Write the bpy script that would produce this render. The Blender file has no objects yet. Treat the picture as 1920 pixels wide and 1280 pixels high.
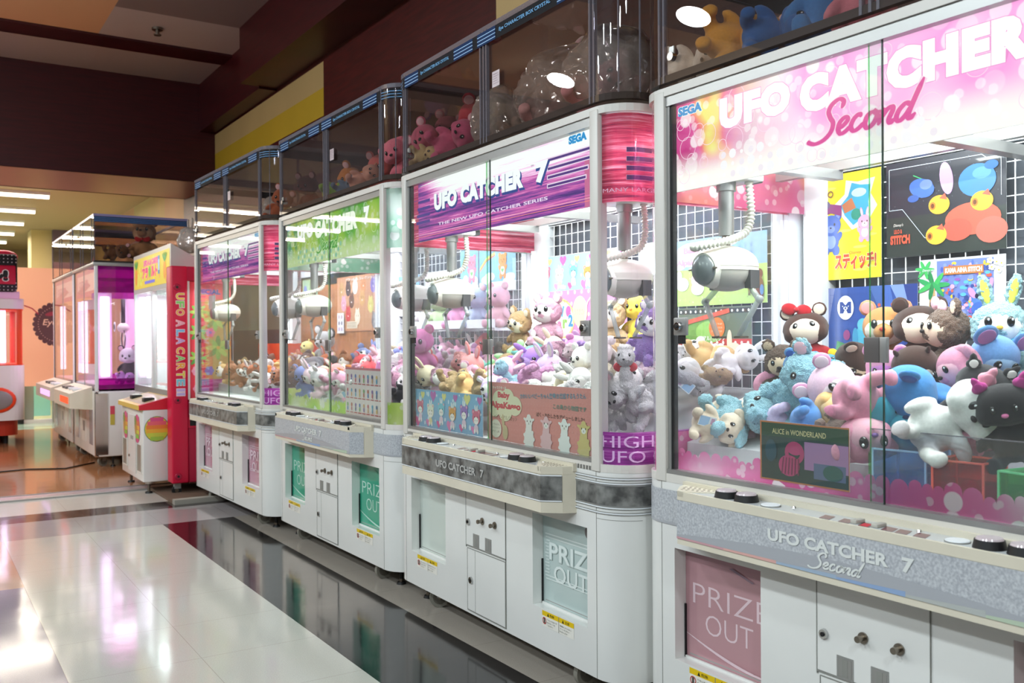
import bpy, bmesh, math, random
from mathutils import Vector, Matrix, Euler
S = bpy.context.scene
COL = S.collection
PI = math.pi

# ------------------------------------------------ camera, world, lights, exposure
cam = bpy.data.cameras.new('camera')
cam_ob = bpy.data.objects.new('camera', cam)
COL.objects.link(cam_ob)
R_ = Vector((0.8400447, -0.5424810, -0.0062631)); U_ = Vector((0.0071482, -0.0004758, 0.9999743)); F_ = Vector((0.5424701, 0.8400679, -0.0034781))
m = Matrix.Identity(4)
for i in range(3):
    m[i][0] = R_[i]; m[i][1] = U_[i]; m[i][2] = -F_[i]
m[0][3], m[1][3], m[2][3] = 0.0, 0.0, 1.20
cam_ob.matrix_world = m
cam.sensor_width = 36.0; cam.lens = 32.672; cam.clip_start = 0.05; cam.clip_end = 100
cam.dof.use_dof = True; cam.dof.focus_distance = 3.2; cam.dof.aperture_fstop = 5.6
S.camera = cam_ob
vs = S.view_settings
vs.view_transform = 'Standard'; vs.look = 'None'; vs.gamma = 1.0; vs.use_curve_mapping = False
vs.exposure = 0.0
S.display_settings.display_device = 'sRGB'
cy = S.cycles
cy.max_bounces = 7; cy.diffuse_bounces = 3; cy.glossy_bounces = 3; cy.transmission_bounces = 4; cy.transparent_max_bounces = 28
cy.caustics_reflective = False; cy.caustics_refractive = False
cy.sample_clamp_indirect = 4.0; cy.use_denoising = True
try: cy.denoiser = 'OPENIMAGEDENOISE'
except Exception: pass
w = bpy.data.worlds.new('world'); S.world = w; w.use_nodes = True
w.node_tree.nodes['Background'].inputs[0].default_value = (1.0, 0.96, 0.92, 1)
w.node_tree.nodes['Background'].inputs[1].default_value = 0.12

def area(name, loc, rot, sx, sy, power, col=(0.85, 0.955, 1.0), disk=False):
    l = bpy.data.lights.new(name, 'AREA'); l.shape = 'ELLIPSE' if disk else 'RECTANGLE'; l.size = sx; l.size_y = sy; l.energy = power; l.color = col
    o = bpy.data.objects.new(name, l); COL.objects.link(o); o.location = loc; o.rotation_euler = rot
    return o
# ceiling fixtures of the aisle (behind and beside the camera) and of the bright hall beyond the beam
for y in (-1.2, 1.2, 3.6, 6.0, 8.4):
    for x in (-1.9, -3.6):
        area('ceiling_light_lamp', (x, y, 4.0), (0, math.radians(-20), 0), .30, .30, 46, disk=True)
area('ceiling_light_lamp', (-0.2, -1.6, 3.9), (math.radians(35), 0, 0), .3, .3, 45, disk=True)
area('added_uplight_lamp', (-4.5, 4.5, 2.9), (math.radians(180), math.radians(-18), 0), 2.0, 9.0, 300, (.74, .93, 1.08))  # added uplight without a known fixture, brightens the ceiling

# ------------------------------------------------ colours and materials
def lin(c):
    c = c / 255.0
    return c / 12.92 if c <= 0.04045 else ((c + 0.055) / 1.055) ** 2.4
def H(h):
    h = h.lstrip('#')
    return (lin(int(h[0:2], 16)), lin(int(h[2:4], 16)), lin(int(h[4:6], 16)), 1.0)
MATS = {}
def newmat(name):
    m = bpy.data.materials.new(name); m.use_nodes = True
    nt = m.node_tree
    for n in list(nt.nodes): nt.nodes.remove(n)
    out = nt.nodes.new('ShaderNodeOutputMaterial')
    MATS[name] = m
    return m, nt, out
def N(nt, t, **kw):
    n = nt.nodes.new(t)
    for k, v in kw.items():
        if k in n.inputs: n.inputs[k].default_value = v
        else: setattr(n, k, v)
    return n
def pbr(name, col, rough=0.4, metal=0.0, spec=0.5, noise=0.0, nscale=8.0, bump=0.0, bscale=60.0, coat=0.0, attr=False, objcol=False, sheen=0.0, emit=0.0):
    m, nt, out = newmat(name)
    b = N(nt, 'ShaderNodeBsdfPrincipled')
    b.inputs['Roughness'].default_value = rough; b.inputs['Metallic'].default_value = metal
    b.inputs['Specular IOR Level'].default_value = spec
    if coat: b.inputs['Coat Weight'].default_value = coat
    if sheen:
        b.inputs['Sheen Weight'].default_value = sheen; b.inputs['Sheen Roughness'].default_value = 0.6
    src = None
    if attr: src = N(nt, 'ShaderNodeAttribute', attribute_name='Col').outputs['Color']
    elif objcol: src = N(nt, 'ShaderNodeObjectInfo').outputs['Color']
    else: b.inputs['Base Color'].default_value = H(col) if isinstance(col, str) else col
    if noise:
        nz = N(nt, 'ShaderNodeTexNoise', Scale=nscale, Detail=4.0)
        tc = N(nt, 'ShaderNodeTexCoord'); nt.links.new(tc.outputs['Object'], nz.inputs['Vector'])
        mr = N(nt, 'ShaderNodeMapRange'); mr.inputs['To Min'].default_value = 1 - noise; mr.inputs['To Max'].default_value = 1 + noise * 0.5
        mr.inputs['From Min'].default_value = 0.3; mr.inputs['From Max'].default_value = 0.7
        nt.links.new(nz.outputs['Fac'], mr.inputs['Value'])
        mx = N(nt, 'ShaderNodeMix', data_type='RGBA', blend_type='MULTIPLY'); mx.inputs['Factor'].default_value = 1.0
        if src: nt.links.new(src, mx.inputs['A'])
        else: mx.inputs['A'].default_value = b.inputs['Base Color'].default_value
        nt.links.new(mr.outputs['Result'], mx.inputs['B'])
        src = mx.outputs['Result']
    if src:
        nt.links.new(src, b.inputs['Base Color'])
    if emit:
        b.inputs['Emission Strength'].default_value = emit
        if src: nt.links.new(src, b.inputs['Emission Color'])
        else: b.inputs['Emission Color'].default_value = b.inputs['Base Color'].default_value
    if bump:
        nz = N(nt, 'ShaderNodeTexNoise', Scale=bscale, Detail=3.0)
        tc = N(nt, 'ShaderNodeTexCoord'); nt.links.new(tc.outputs['Object'], nz.inputs['Vector'])
        bp = N(nt, 'ShaderNodeBump', Strength=bump, Distance=0.01)
        nt.links.new(nz.outputs['Fac'], bp.inputs['Height']); nt.links.new(bp.outputs['Normal'], b.inputs['Normal'])
    nt.links.new(b.outputs[0], out.inputs[0])
    return m
def clear(name, tint='#ffffff', haze=0.0, ior=1.5, rough=0.0, hazecol='#ffffff', refl=1.0, bump=0.0):
    # thin clear sheet: fresnel reflection over straight-through transparency, with a little milky haze
    m, nt, out = newmat(name)
    tr = N(nt, 'ShaderNodeBsdfTransparent'); tr.inputs[0].default_value = H(tint)
    gl = N(nt, 'ShaderNodeBsdfGlossy'); gl.inputs['Roughness'].default_value = rough
    gl.inputs[0].default_value = (refl, refl, refl, 1)
    if bump:
        nz = N(nt, 'ShaderNodeTexVoronoi', Scale=15.0); nz.feature = 'DISTANCE_TO_EDGE'; tc = N(nt, 'ShaderNodeTexCoord'); nt.links.new(tc.outputs['Object'], nz.inputs['Vector'])
        bp = N(nt, 'ShaderNodeBump', Strength=bump, Distance=0.08); nt.links.new(nz.outputs['Distance'], bp.inputs['Height']); nt.links.new(bp.outputs['Normal'], gl.inputs['Normal'])
    lw = N(nt, 'ShaderNodeLayerWeight'); lw.inputs['Blend'].default_value = 0.5
    pw = N(nt, 'ShaderNodeMath', operation='POWER'); pw.inputs[1].default_value = 5.0; nt.links.new(lw.outputs['Facing'], pw.inputs[0])
    f0 = ((ior - 1) / (ior + 1)) ** 2
    fr = N(nt, 'ShaderNodeMath', operation='MULTIPLY_ADD'); fr.inputs[1].default_value = 1 - f0; fr.inputs[2].default_value = f0; nt.links.new(pw.outputs[0], fr.inputs[0])
    mx = N(nt, 'ShaderNodeMixShader')
    nt.links.new(fr.outputs[0], mx.inputs[0]); nt.links.new(tr.outputs[0], mx.inputs[1]); nt.links.new(gl.outputs[0], mx.inputs[2])
    last = mx
    if haze:
        df = N(nt, 'ShaderNodeBsdfTranslucent') if False else N(nt, 'ShaderNodeBsdfDiffuse'); df.inputs[0].default_value = H(hazecol)
        m2 = N(nt, 'ShaderNodeMixShader'); m2.inputs[0].default_value = haze
        nt.links.new(mx.outputs[0], m2.inputs[1]); nt.links.new(df.outputs[0], m2.inputs[2]); last = m2
    nt.links.new(last.outputs[0], out.inputs[0])
    return m
def emis(name, col, strength, attr=False):
    m, nt, out = newmat(name)
    e = N(nt, 'ShaderNodeEmission'); e.inputs['Strength'].default_value = strength
    if attr: nt.links.new(N(nt, 'ShaderNodeAttribute', attribute_name='Col').outputs['Color'], e.inputs[0])
    else: e.inputs[0].default_value = H(col)
    nt.links.new(e.outputs[0], out.inputs[0])
    return m
def printfilm(name, opacity=0.75, col=None):
    # printed translucent acrylic: colour from the artwork, partly see-through
    m, nt, out = newmat(name)
    at = N(nt, 'ShaderNodeAttribute', attribute_name='Col') if col is None else col(nt)
    b = N(nt, 'ShaderNodeBsdfPrincipled'); b.inputs['Roughness'].default_value = 0.15
    nt.links.new(at.outputs['Color'], b.inputs['Base Color'])
    tl = N(nt, 'ShaderNodeBsdfTranslucent'); nt.links.new(at.outputs['Color'], tl.inputs[0])
    m1 = N(nt, 'ShaderNodeMixShader'); m1.inputs[0].default_value = 0.45
    nt.links.new(b.outputs[0], m1.inputs[1]); nt.links.new(tl.outputs[0], m1.inputs[2])
    tr = N(nt, 'ShaderNodeBsdfTransparent'); nt.links.new(at.outputs['Color'], tr.inputs[0])
    m2 = N(nt, 'ShaderNodeMixShader'); m2.inputs[0].default_value = opacity
    nt.links.new(tr.outputs[0], m2.inputs[1]); nt.links.new(m1.outputs[0], m2.inputs[2])
    nt.links.new(m2.outputs[0], out.inputs[0])
    return m

class _O:
    def __init__(s, sock): s.outputs = {'Color': sock}
def ramp(nt, fac, stops):
    cr = N(nt, 'ShaderNodeValToRGB'); e = cr.color_ramp.elements
    for i, (p, c) in enumerate(stops):
        q = e[i] if i < 2 else e.new(p)
        q.position = p; q.color = H(c)
    nt.links.new(fac, cr.inputs[0]); return cr.outputs[0]
def mixc(nt, fac, a, b):
    mx = N(nt, 'ShaderNodeMix', data_type='RGBA')
    for k, v in (('Factor', fac), ('A', a), ('B', b)):
        if isinstance(v, (int, float)): mx.inputs[k].default_value = v
        elif isinstance(v, str): mx.inputs[k].default_value = H(v)
        else: nt.links.new(v, mx.inputs[k])
    return mx.outputs['Result']
def rng(nt, v, a, b, c=0.0, d=1.0, smooth=True):
    mr = N(nt, 'ShaderNodeMapRange'); mr.interpolation_type = 'SMOOTHSTEP' if smooth else 'LINEAR'
    for k, q in zip(('From Min', 'From Max', 'To Min', 'To Max'), (a, b, c, d)): mr.inputs[k].default_value = q
    nt.links.new(v, mr.inputs['Value']); return mr.outputs['Result']
def bokeh_col(stops, left=None, lit='#ffffff', pale=None, scale=15.0, strength=.75):
    # soft out-of-focus discs printed over a blotchy colour field; y and z are the machine's own metres
    def fn(nt):
        tc = N(nt, 'ShaderNodeTexCoord'); sp = N(nt, 'ShaderNodeSeparateXYZ'); nt.links.new(tc.outputs['Object'], sp.inputs[0])
        nz = N(nt, 'ShaderNodeTexNoise', Scale=3.2, Detail=1.5); nt.links.new(tc.outputs['Object'], nz.inputs['Vector'])
        c = ramp(nt, rng(nt, nz.outputs['Fac'], .3, .7, smooth=False), stops)
        if left:
            n2 = N(nt, 'ShaderNodeTexNoise', Scale=9.0, Detail=1.0); nt.links.new(tc.outputs['Object'], n2.inputs['Vector'])
            c = mixc(nt, rng(nt, sp.outputs['Y'], .95, 1.32), c, ramp(nt, rng(nt, n2.outputs['Fac'], .3, .7, smooth=False), left))
        if pale:
            c = mixc(nt, rng(nt, sp.outputs['Z'], 1.76, 1.66), c, pale)
        for sc, lo, hi, st in ((scale, .42, .36, strength), (scale * 1.9, .40, .30, strength * .55)):
            vo = N(nt, 'ShaderNodeTexVoronoi', Scale=sc); nt.links.new(tc.outputs['Object'], vo.inputs['Vector'])
            c2 = N(nt, 'ShaderNodeSeparateColor'); nt.links.new(vo.outputs['Color'], c2.inputs[0])
            mm = N(nt, 'ShaderNodeMath', operation='MULTIPLY'); nt.links.new(rng(nt, vo.outputs['Distance'], lo, hi), mm.inputs[0]); nt.links.new(rng(nt, c2.outputs[0], .15, .9, 0, st), mm.inputs[1])
            c = mixc(nt, mm.outputs[0], c, lit)
        return _O(c)
    return fn
def streak_col(stops, band=None, vert=False):
    def fn(nt):
        tc = N(nt, 'ShaderNodeTexCoord'); mp = N(nt, 'ShaderNodeMapping'); mp.inputs['Scale'].default_value = (1.5, 1.1, 38); nt.links.new(tc.outputs['Object'], mp.inputs['Vector'])
        nz = N(nt, 'ShaderNodeTexNoise', Scale=1.6, Detail=5.0, Roughness=.7); nt.links.new(mp.outputs[0], nz.inputs['Vector'])
        f = rng(nt, nz.outputs['Fac'], .32, .68, smooth=False)
        if band:  # backlight glow painted into the upper streaks, fading towards the far end
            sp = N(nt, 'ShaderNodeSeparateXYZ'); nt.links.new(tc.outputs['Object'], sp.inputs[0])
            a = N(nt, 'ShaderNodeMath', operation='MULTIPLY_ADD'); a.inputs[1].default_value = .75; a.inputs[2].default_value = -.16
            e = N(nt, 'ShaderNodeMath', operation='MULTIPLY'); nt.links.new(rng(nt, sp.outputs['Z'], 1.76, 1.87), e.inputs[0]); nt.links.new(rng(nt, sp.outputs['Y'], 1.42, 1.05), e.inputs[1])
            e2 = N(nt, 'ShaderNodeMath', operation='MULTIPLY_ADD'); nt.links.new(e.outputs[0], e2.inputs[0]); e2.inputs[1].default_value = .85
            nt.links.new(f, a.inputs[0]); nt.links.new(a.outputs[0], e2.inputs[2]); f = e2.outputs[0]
        return _O(ramp(nt, f, stops))
    return fn
def emis_col(name, fn, strength):
    m, nt, out = newmat(name); e = N(nt, 'ShaderNodeEmission'); e.inputs['Strength'].default_value = strength
    nt.links.new(fn(nt).outputs['Color'], e.inputs[0]); nt.links.new(e.outputs[0], out.inputs[0]); return m

WHITE = pbr('white_enamel', '#e8e8e4', 0.28, noise=0.04, nscale=3, coat=0.3)
FRAME = pbr('cream_white_frame', '#dcd8d0', 0.35)
CREAM = pbr('cream_plastic', '#ded6c2', 0.4, noise=0.05, nscale=10)
ALU = pbr('grey_aluminium', '#a9a9a7', 0.35, 0.6)
ALUW = pbr('white_aluminium', '#e9edf0', 0.35)
DARK = pbr('dark_rubber', '#141416', 0.5)
SEAM = pbr('seam_shadow_gap', '#8b8b85', 0.8)
CHROME = pbr('chrome', '#c9c9c9', 0.12, 1.0)
STEEL = pbr('bolt_steel', '#8f877c', 0.3, 1.0)
HANDLE = pbr('door_handle_grey', '#6f6a68', 0.35, 0.3)
PRINT = pbr('printed_paper', '#ffffff', 0.35, attr=True, coat=0.2)
PAINT = pbr('painted_metal', '#ffffff', 0.4, attr=True)
SIGN = emis('backlit_sign', '#ffffff', 1.3, attr=True)
FILM = printfilm('printed_acrylic', 0.7)
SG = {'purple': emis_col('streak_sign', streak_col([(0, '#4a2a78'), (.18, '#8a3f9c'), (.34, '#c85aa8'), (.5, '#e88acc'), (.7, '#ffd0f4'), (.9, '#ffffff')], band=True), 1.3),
      'pink': emis_col('pink_bubble_sign', bokeh_col([(0, '#ffd6f0'), (.35, '#ff9ede'), (.6, '#ffb8e6'), (1, '#fff6fc')], left=[(0, '#c02a7c'), (.40, '#dc5a9c'), (.62, '#e8647c'), (.82, '#f0b070'), (1, '#efe27a')], pale='#fff8f2'), 1.35),
      'green': emis_col('green_bubble_sign', bokeh_col([(0, '#1f8f3c'), (.35, '#4fb43a'), (.6, '#8cc83c'), (1, '#cfe66a')], left=[(0, '#2f9a7a'), (.4, '#7eb42c'), (.7, '#b8c83a'), (1, '#3f9a58')], pale='#d8efb0', strength=.42), 1.0)}
SF = {'purple': printfilm('streak_film', .88, streak_col([(0, '#5a2348'), (.25, '#9c2c50'), (.45, '#c8405e'), (.62, '#d86a84'), (.8, '#eaa0b4'), (1, '#f6d0d8')])),
      'purplelow': printfilm('magenta_streak_film', .9, streak_col([(0, '#6a1a6c'), (.3, '#9c2c98'), (.6, '#b83fae'), (.8, '#e08ad8'), (1, '#f6d0f0')])),
      'pink': printfilm('pink_bubble_film', .8, bokeh_col([(0, '#d8508c'), (.4, '#e88ab0'), (.7, '#e8a05a'), (1, '#f4d8e0')])),
      'green': printfilm('green_bubble_film', .8, bokeh_col([(0, '#4f9a78'), (.4, '#8fc4a8'), (.7, '#cfe0d4'), (1, '#e8eeea')])),
      'pinklow': printfilm('pink_low_film', .85, bokeh_col([(0, '#c83a84'), (.4, '#dc5a9c'), (.75, '#e88ab8'), (1, '#f6c8de')], scale=17)),
      'greenlow': printfilm('green_low_film', .85, bokeh_col([(0, '#8ec83c'), (.4, '#b4dc4a'), (.7, '#dcec9a'), (1, '#f4f8dc')], scale=15))}
FLAP = pbr('prize_flap_plastic', '#ffffff', 0.12, attr=True, coat=0.5)
GLASS = clear('window_glass', '#f6faf8', haze=0.02)
CORNER = clear('clear_acrylic', '#f7f7fb', haze=0.02)
SMOKE = clear('smoky_acrylic', '#f0ebe8', haze=0.012, hazecol='#a59c98')
EDGE = clear('acrylic_edge', '#b9b4bb', haze=0.22, hazecol='#c9c4cf', ior=1.9)
BASEC = clear('acrylic_base_edge', '#6a5c55', haze=0.35, hazecol='#6d5f58', ior=1.7)
RED_ACR = clear('red_edge_acrylic', '#f29a8c', haze=0.15, hazecol='#e8503c')
GRN_ACR = clear('green_edge_acrylic', '#b9f0c0', haze=0.15, hazecol='#57d27a')
BLU_ACR = clear('blue_edge_acrylic', '#b9dcf5', haze=0.15, hazecol='#6bb4e8')
DOME = pbr('claw_shell_cream', '#e9e6d9', 0.3)
DOMEG = pbr('claw_shell_underside', '#b9b6ac', 0.4)
CLEARARM = clear('claw_arm_clear', '#dfe3e3', haze=0.3, hazecol='#d5d9d9', ior=1.7)
LENS = clear('claw_lens', '#8f9698', haze=0.35, hazecol='#b0b8bc', ior=1.8)
TUBE = emis('fluorescent_tube', '#ffffff', 7.0)
TUBEP = emis('pink_fluorescent_tube', '#fbd9ff', 4.0)
PANEL = emis('lit_ceiling_diffuser', '#f4f7ff', 2.4)
GRID = pbr('white_wire', '#f2f4f6', 0.4)
BOARD = pbr('dark_back_board', '#565c66', 0.6, noise=0.3, nscale=5)
CORK = pbr('cork_back_board', '#b4713a', 0.7, noise=0.35, nscale=6)
PLUSH = pbr('plush_fabric', '#ffffff', 0.95, spec=0.1, objcol=True, bump=0.35, bscale=130, sheen=0.25, noise=0.1, nscale=25)
FUR = pbr('curly_plush', '#ffffff', 0.95, spec=0.1, objcol=True, bump=1.0, bscale=55, sheen=0.4, noise=0.2, nscale=40)
EYE = pbr('plush_eye', '#0d0b0c', 0.12)
WHEEL = pbr('caster_wheel', '#87847a', .5)
TAPE = pbr('printed_tape', '#ffffff', .6, spec=.15, attr=True)
BAGM = clear('thin_plastic_bag', '#dedad6', haze=0.26, hazecol='#ece6e0', rough=0.10, ior=3.0, bump=1.0)
def marble(name, c1, c2, sc):
    m, nt, out = newmat(name)
    b = N(nt, 'ShaderNodeBsdfPrincipled', Roughness=0.3)
    nz = N(nt, 'ShaderNodeTexNoise', Scale=sc, Detail=6.0); tc = N(nt, 'ShaderNodeTexCoord'); nt.links.new(tc.outputs['Object'], nz.inputs['Vector'])
    cr = N(nt, 'ShaderNodeValToRGB'); cr.color_ramp.elements[0].position = 0.36; cr.color_ramp.elements[1].position = 0.66
    cr.color_ramp.elements[0].color = H(c1); cr.color_ramp.elements[1].color = H(c2)
    nt.links.new(nz.outputs['Fac'], cr.inputs[0]); nt.links.new(cr.outputs[0], b.inputs['Base Color']); nt.links.new(b.outputs[0], out.inputs[0])
    return m
MARB = marble('grey_marble_band', '#4d4d4b', '#8d8d89', 22)
SPECK = marble('speckled_silver_band', '#a7aab0', '#c9cccf', 160)

# ------------------------------------------------ mesh building
class MB:
    def __init__(s): s.v = []; s.f = []; s.m = []; s.c = []; s.mats = []; s.sm = []
    def mi(s, mat):
        if mat not in s.mats: s.mats.append(mat)
        return s.mats.index(mat)
    def add(s, vs, fs, mat, col=(1, 1, 1, 1), smooth=False):
        o = len(s.v); s.v.extend([tuple(p) for p in vs]); k = s.mi(mat)
        for f in fs: s.f.append([o + i for i in f]); s.m.append(k); s.c.append(col); s.sm.append(smooth)
        return s
    def box(s, x0, x1, y0, y1, z0, z1, mat, col=(1, 1, 1, 1)):
        v = [(x0, y0, z0), (x1, y0, z0), (x1, y1, z0), (x0, y1, z0), (x0, y0, z1), (x1, y0, z1), (x1, y1, z1), (x0, y1, z1)]
        return s.add(v, [(3, 2, 1, 0), (4, 5, 6, 7), (0, 1, 5, 4), (1, 2, 6, 5), (2, 3, 7, 6), (3, 0, 4, 7)], mat, col)
    def bbox(s, x0, x1, y0, y1, z0, z1, mat, b=0.004, col=(1, 1, 1, 1)):
        bm = bmesh.new(); bmesh.ops.create_cube(bm, size=1)
        for q in bm.verts: q.co = Vector(((x0 + x1) / 2 + q.co.x * (x1 - x0), (y0 + y1) / 2 + q.co.y * (y1 - y0), (z0 + z1) / 2 + q.co.z * (z1 - z0)))
        bmesh.ops.bevel(bm, geom=bm.edges[:], offset=b, segments=2, affect='EDGES', profile=0.6)
        return s.frombm(bm, mat, col, True)
    def frombm(s, bm, mat, col=(1, 1, 1, 1), smooth=True):
        bm.verts.index_update(); s.add([q.co.copy() for q in bm.verts], [[q.index for q in f.verts] for f in bm.faces], mat, col, smooth); bm.free(); return s
    def prism(s, pts, z0, z1, mat, col=(1, 1, 1, 1), smooth=False):
        n = len(pts); v = [(p[0], p[1], z0) for p in pts] + [(p[0], p[1], z1) for p in pts]
        return s.add(v, [tuple(range(n))[::-1], tuple(range(n, 2 * n))] + [(i, (i + 1) % n, n + (i + 1) % n, n + i) for i in range(n)], mat, col, smooth)
    def cyl(s, p0, p1, r0, r1, mat, n=16, cap=True, col=(1, 1, 1, 1), smooth=True):
        p0, p1 = Vector(p0), Vector(p1); d = (p1 - p0).normalized(); a = d.orthogonal().normalized(); b = d.cross(a)
        v = []
        for p, r in ((p0, r0), (p1, r1)):
            for i in range(n):
                t = 2 * PI * i / n; v.append(p + (a * math.cos(t) + b * math.sin(t)) * r)
        s.add(v, [(i, (i + 1) % n, n + (i + 1) % n, n + i) for i in range(n)], mat, col, smooth)
        if cap: s.add(v, [tuple(range(n))[::-1], tuple(range(n, 2 * n))], mat, col)
        return s
    def tube(s, pts, r, mat, n=8, col=(1, 1, 1, 1), rf=None):
        P = [Vector(p) for p in pts]; v = []; a = None
        for i, p in enumerate(P):
            d = (P[min(i + 1, len(P) - 1)] - P[max(i - 1, 0)]).normalized()
            a = d.orthogonal().normalized() if a is None else (a - d * a.dot(d)).normalized()
            b = d.cross(a); rr = r if rf is None else rf(i / (len(P) - 1)) * r
            for k in range(n):
                t = 2 * PI * k / n; v.append(p + (a * math.cos(t) + b * math.sin(t)) * rr)
        f = [(i * n + k, i * n + (k + 1) % n, (i + 1) * n + (k + 1) % n, (i + 1) * n + k) for i in range(len(P) - 1) for k in range(n)]
        f += [tuple(range(n))[::-1], tuple(range((len(P) - 1) * n, len(P) * n))]
        return s.add(v, f, mat, col, True)
    def ell(s, c, r, mat, nu=16, nv=10, rot=None, col=(1, 1, 1, 1), z0=-1.0, z1=1.0):
        M = rot.to_matrix() if rot else Matrix.Identity(3); c = Vector(c); v = []
        t0, t1 = math.asin(z0), math.asin(z1)
        for j in range(nv + 1):
            t = t0 + (t1 - t0) * j / nv
            for i in range(nu):
                a = 2 * PI * i / nu; v.append(c + M @ Vector((r[0] * math.cos(t) * math.cos(a), r[1] * math.cos(t) * math.sin(a), r[2] * math.sin(t))))
        f = [(j * nu + i, j * nu + (i + 1) % nu, (j + 1) * nu + (i + 1) % nu, (j + 1) * nu + i) for j in range(nv) for i in range(nu)]
        return s.add(v, f, mat, col, True)
    def build(s, name, parent=None, loc=None, rot=None):
        me = bpy.data.meshes.new(name); me.from_pydata(s.v, [], s.f)
        for m_ in s.mats: me.materials.append(m_)
        me.polygons.foreach_set('material_index', s.m); me.polygons.foreach_set('use_smooth', s.sm)
        ca = me.color_attributes.new('Col', 'FLOAT_COLOR', 'CORNER'); d = []
        for f, c in zip(s.f, s.c): d.extend(list(c) * len(f))
        ca.data.foreach_set('color', d)
        me.validate(); me.update()
        o = bpy.data.objects.new(name, me); COL.objects.link(o)
        if parent is not None: o.parent = parent
        if loc is not None: o.location = loc
        if rot is not None: o.rotation_euler = rot
        return o
def tag(o, label=None, cat=None, group=None, kind=None):
    if label: o['label'] = label
    if cat: o['category'] = cat
    if group: o['group'] = group
    if kind: o['kind'] = kind
    return o
def empty(name, loc, rz=0.0, rot=None):
    o = bpy.data.objects.new(name, None); COL.objects.link(o); o.location = loc; o.rotation_euler = rot if rot else (0, 0, rz); o.empty_display_size = 0.1
    return o
def copy_tree(o, parent=None):
    c = o.copy(); COL.objects.link(c); c.parent = parent
    if parent is not None: c.matrix_parent_inverse = o.matrix_parent_inverse.copy()
    for ch in list(o.children): copy_tree(ch, c)
    return c

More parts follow.
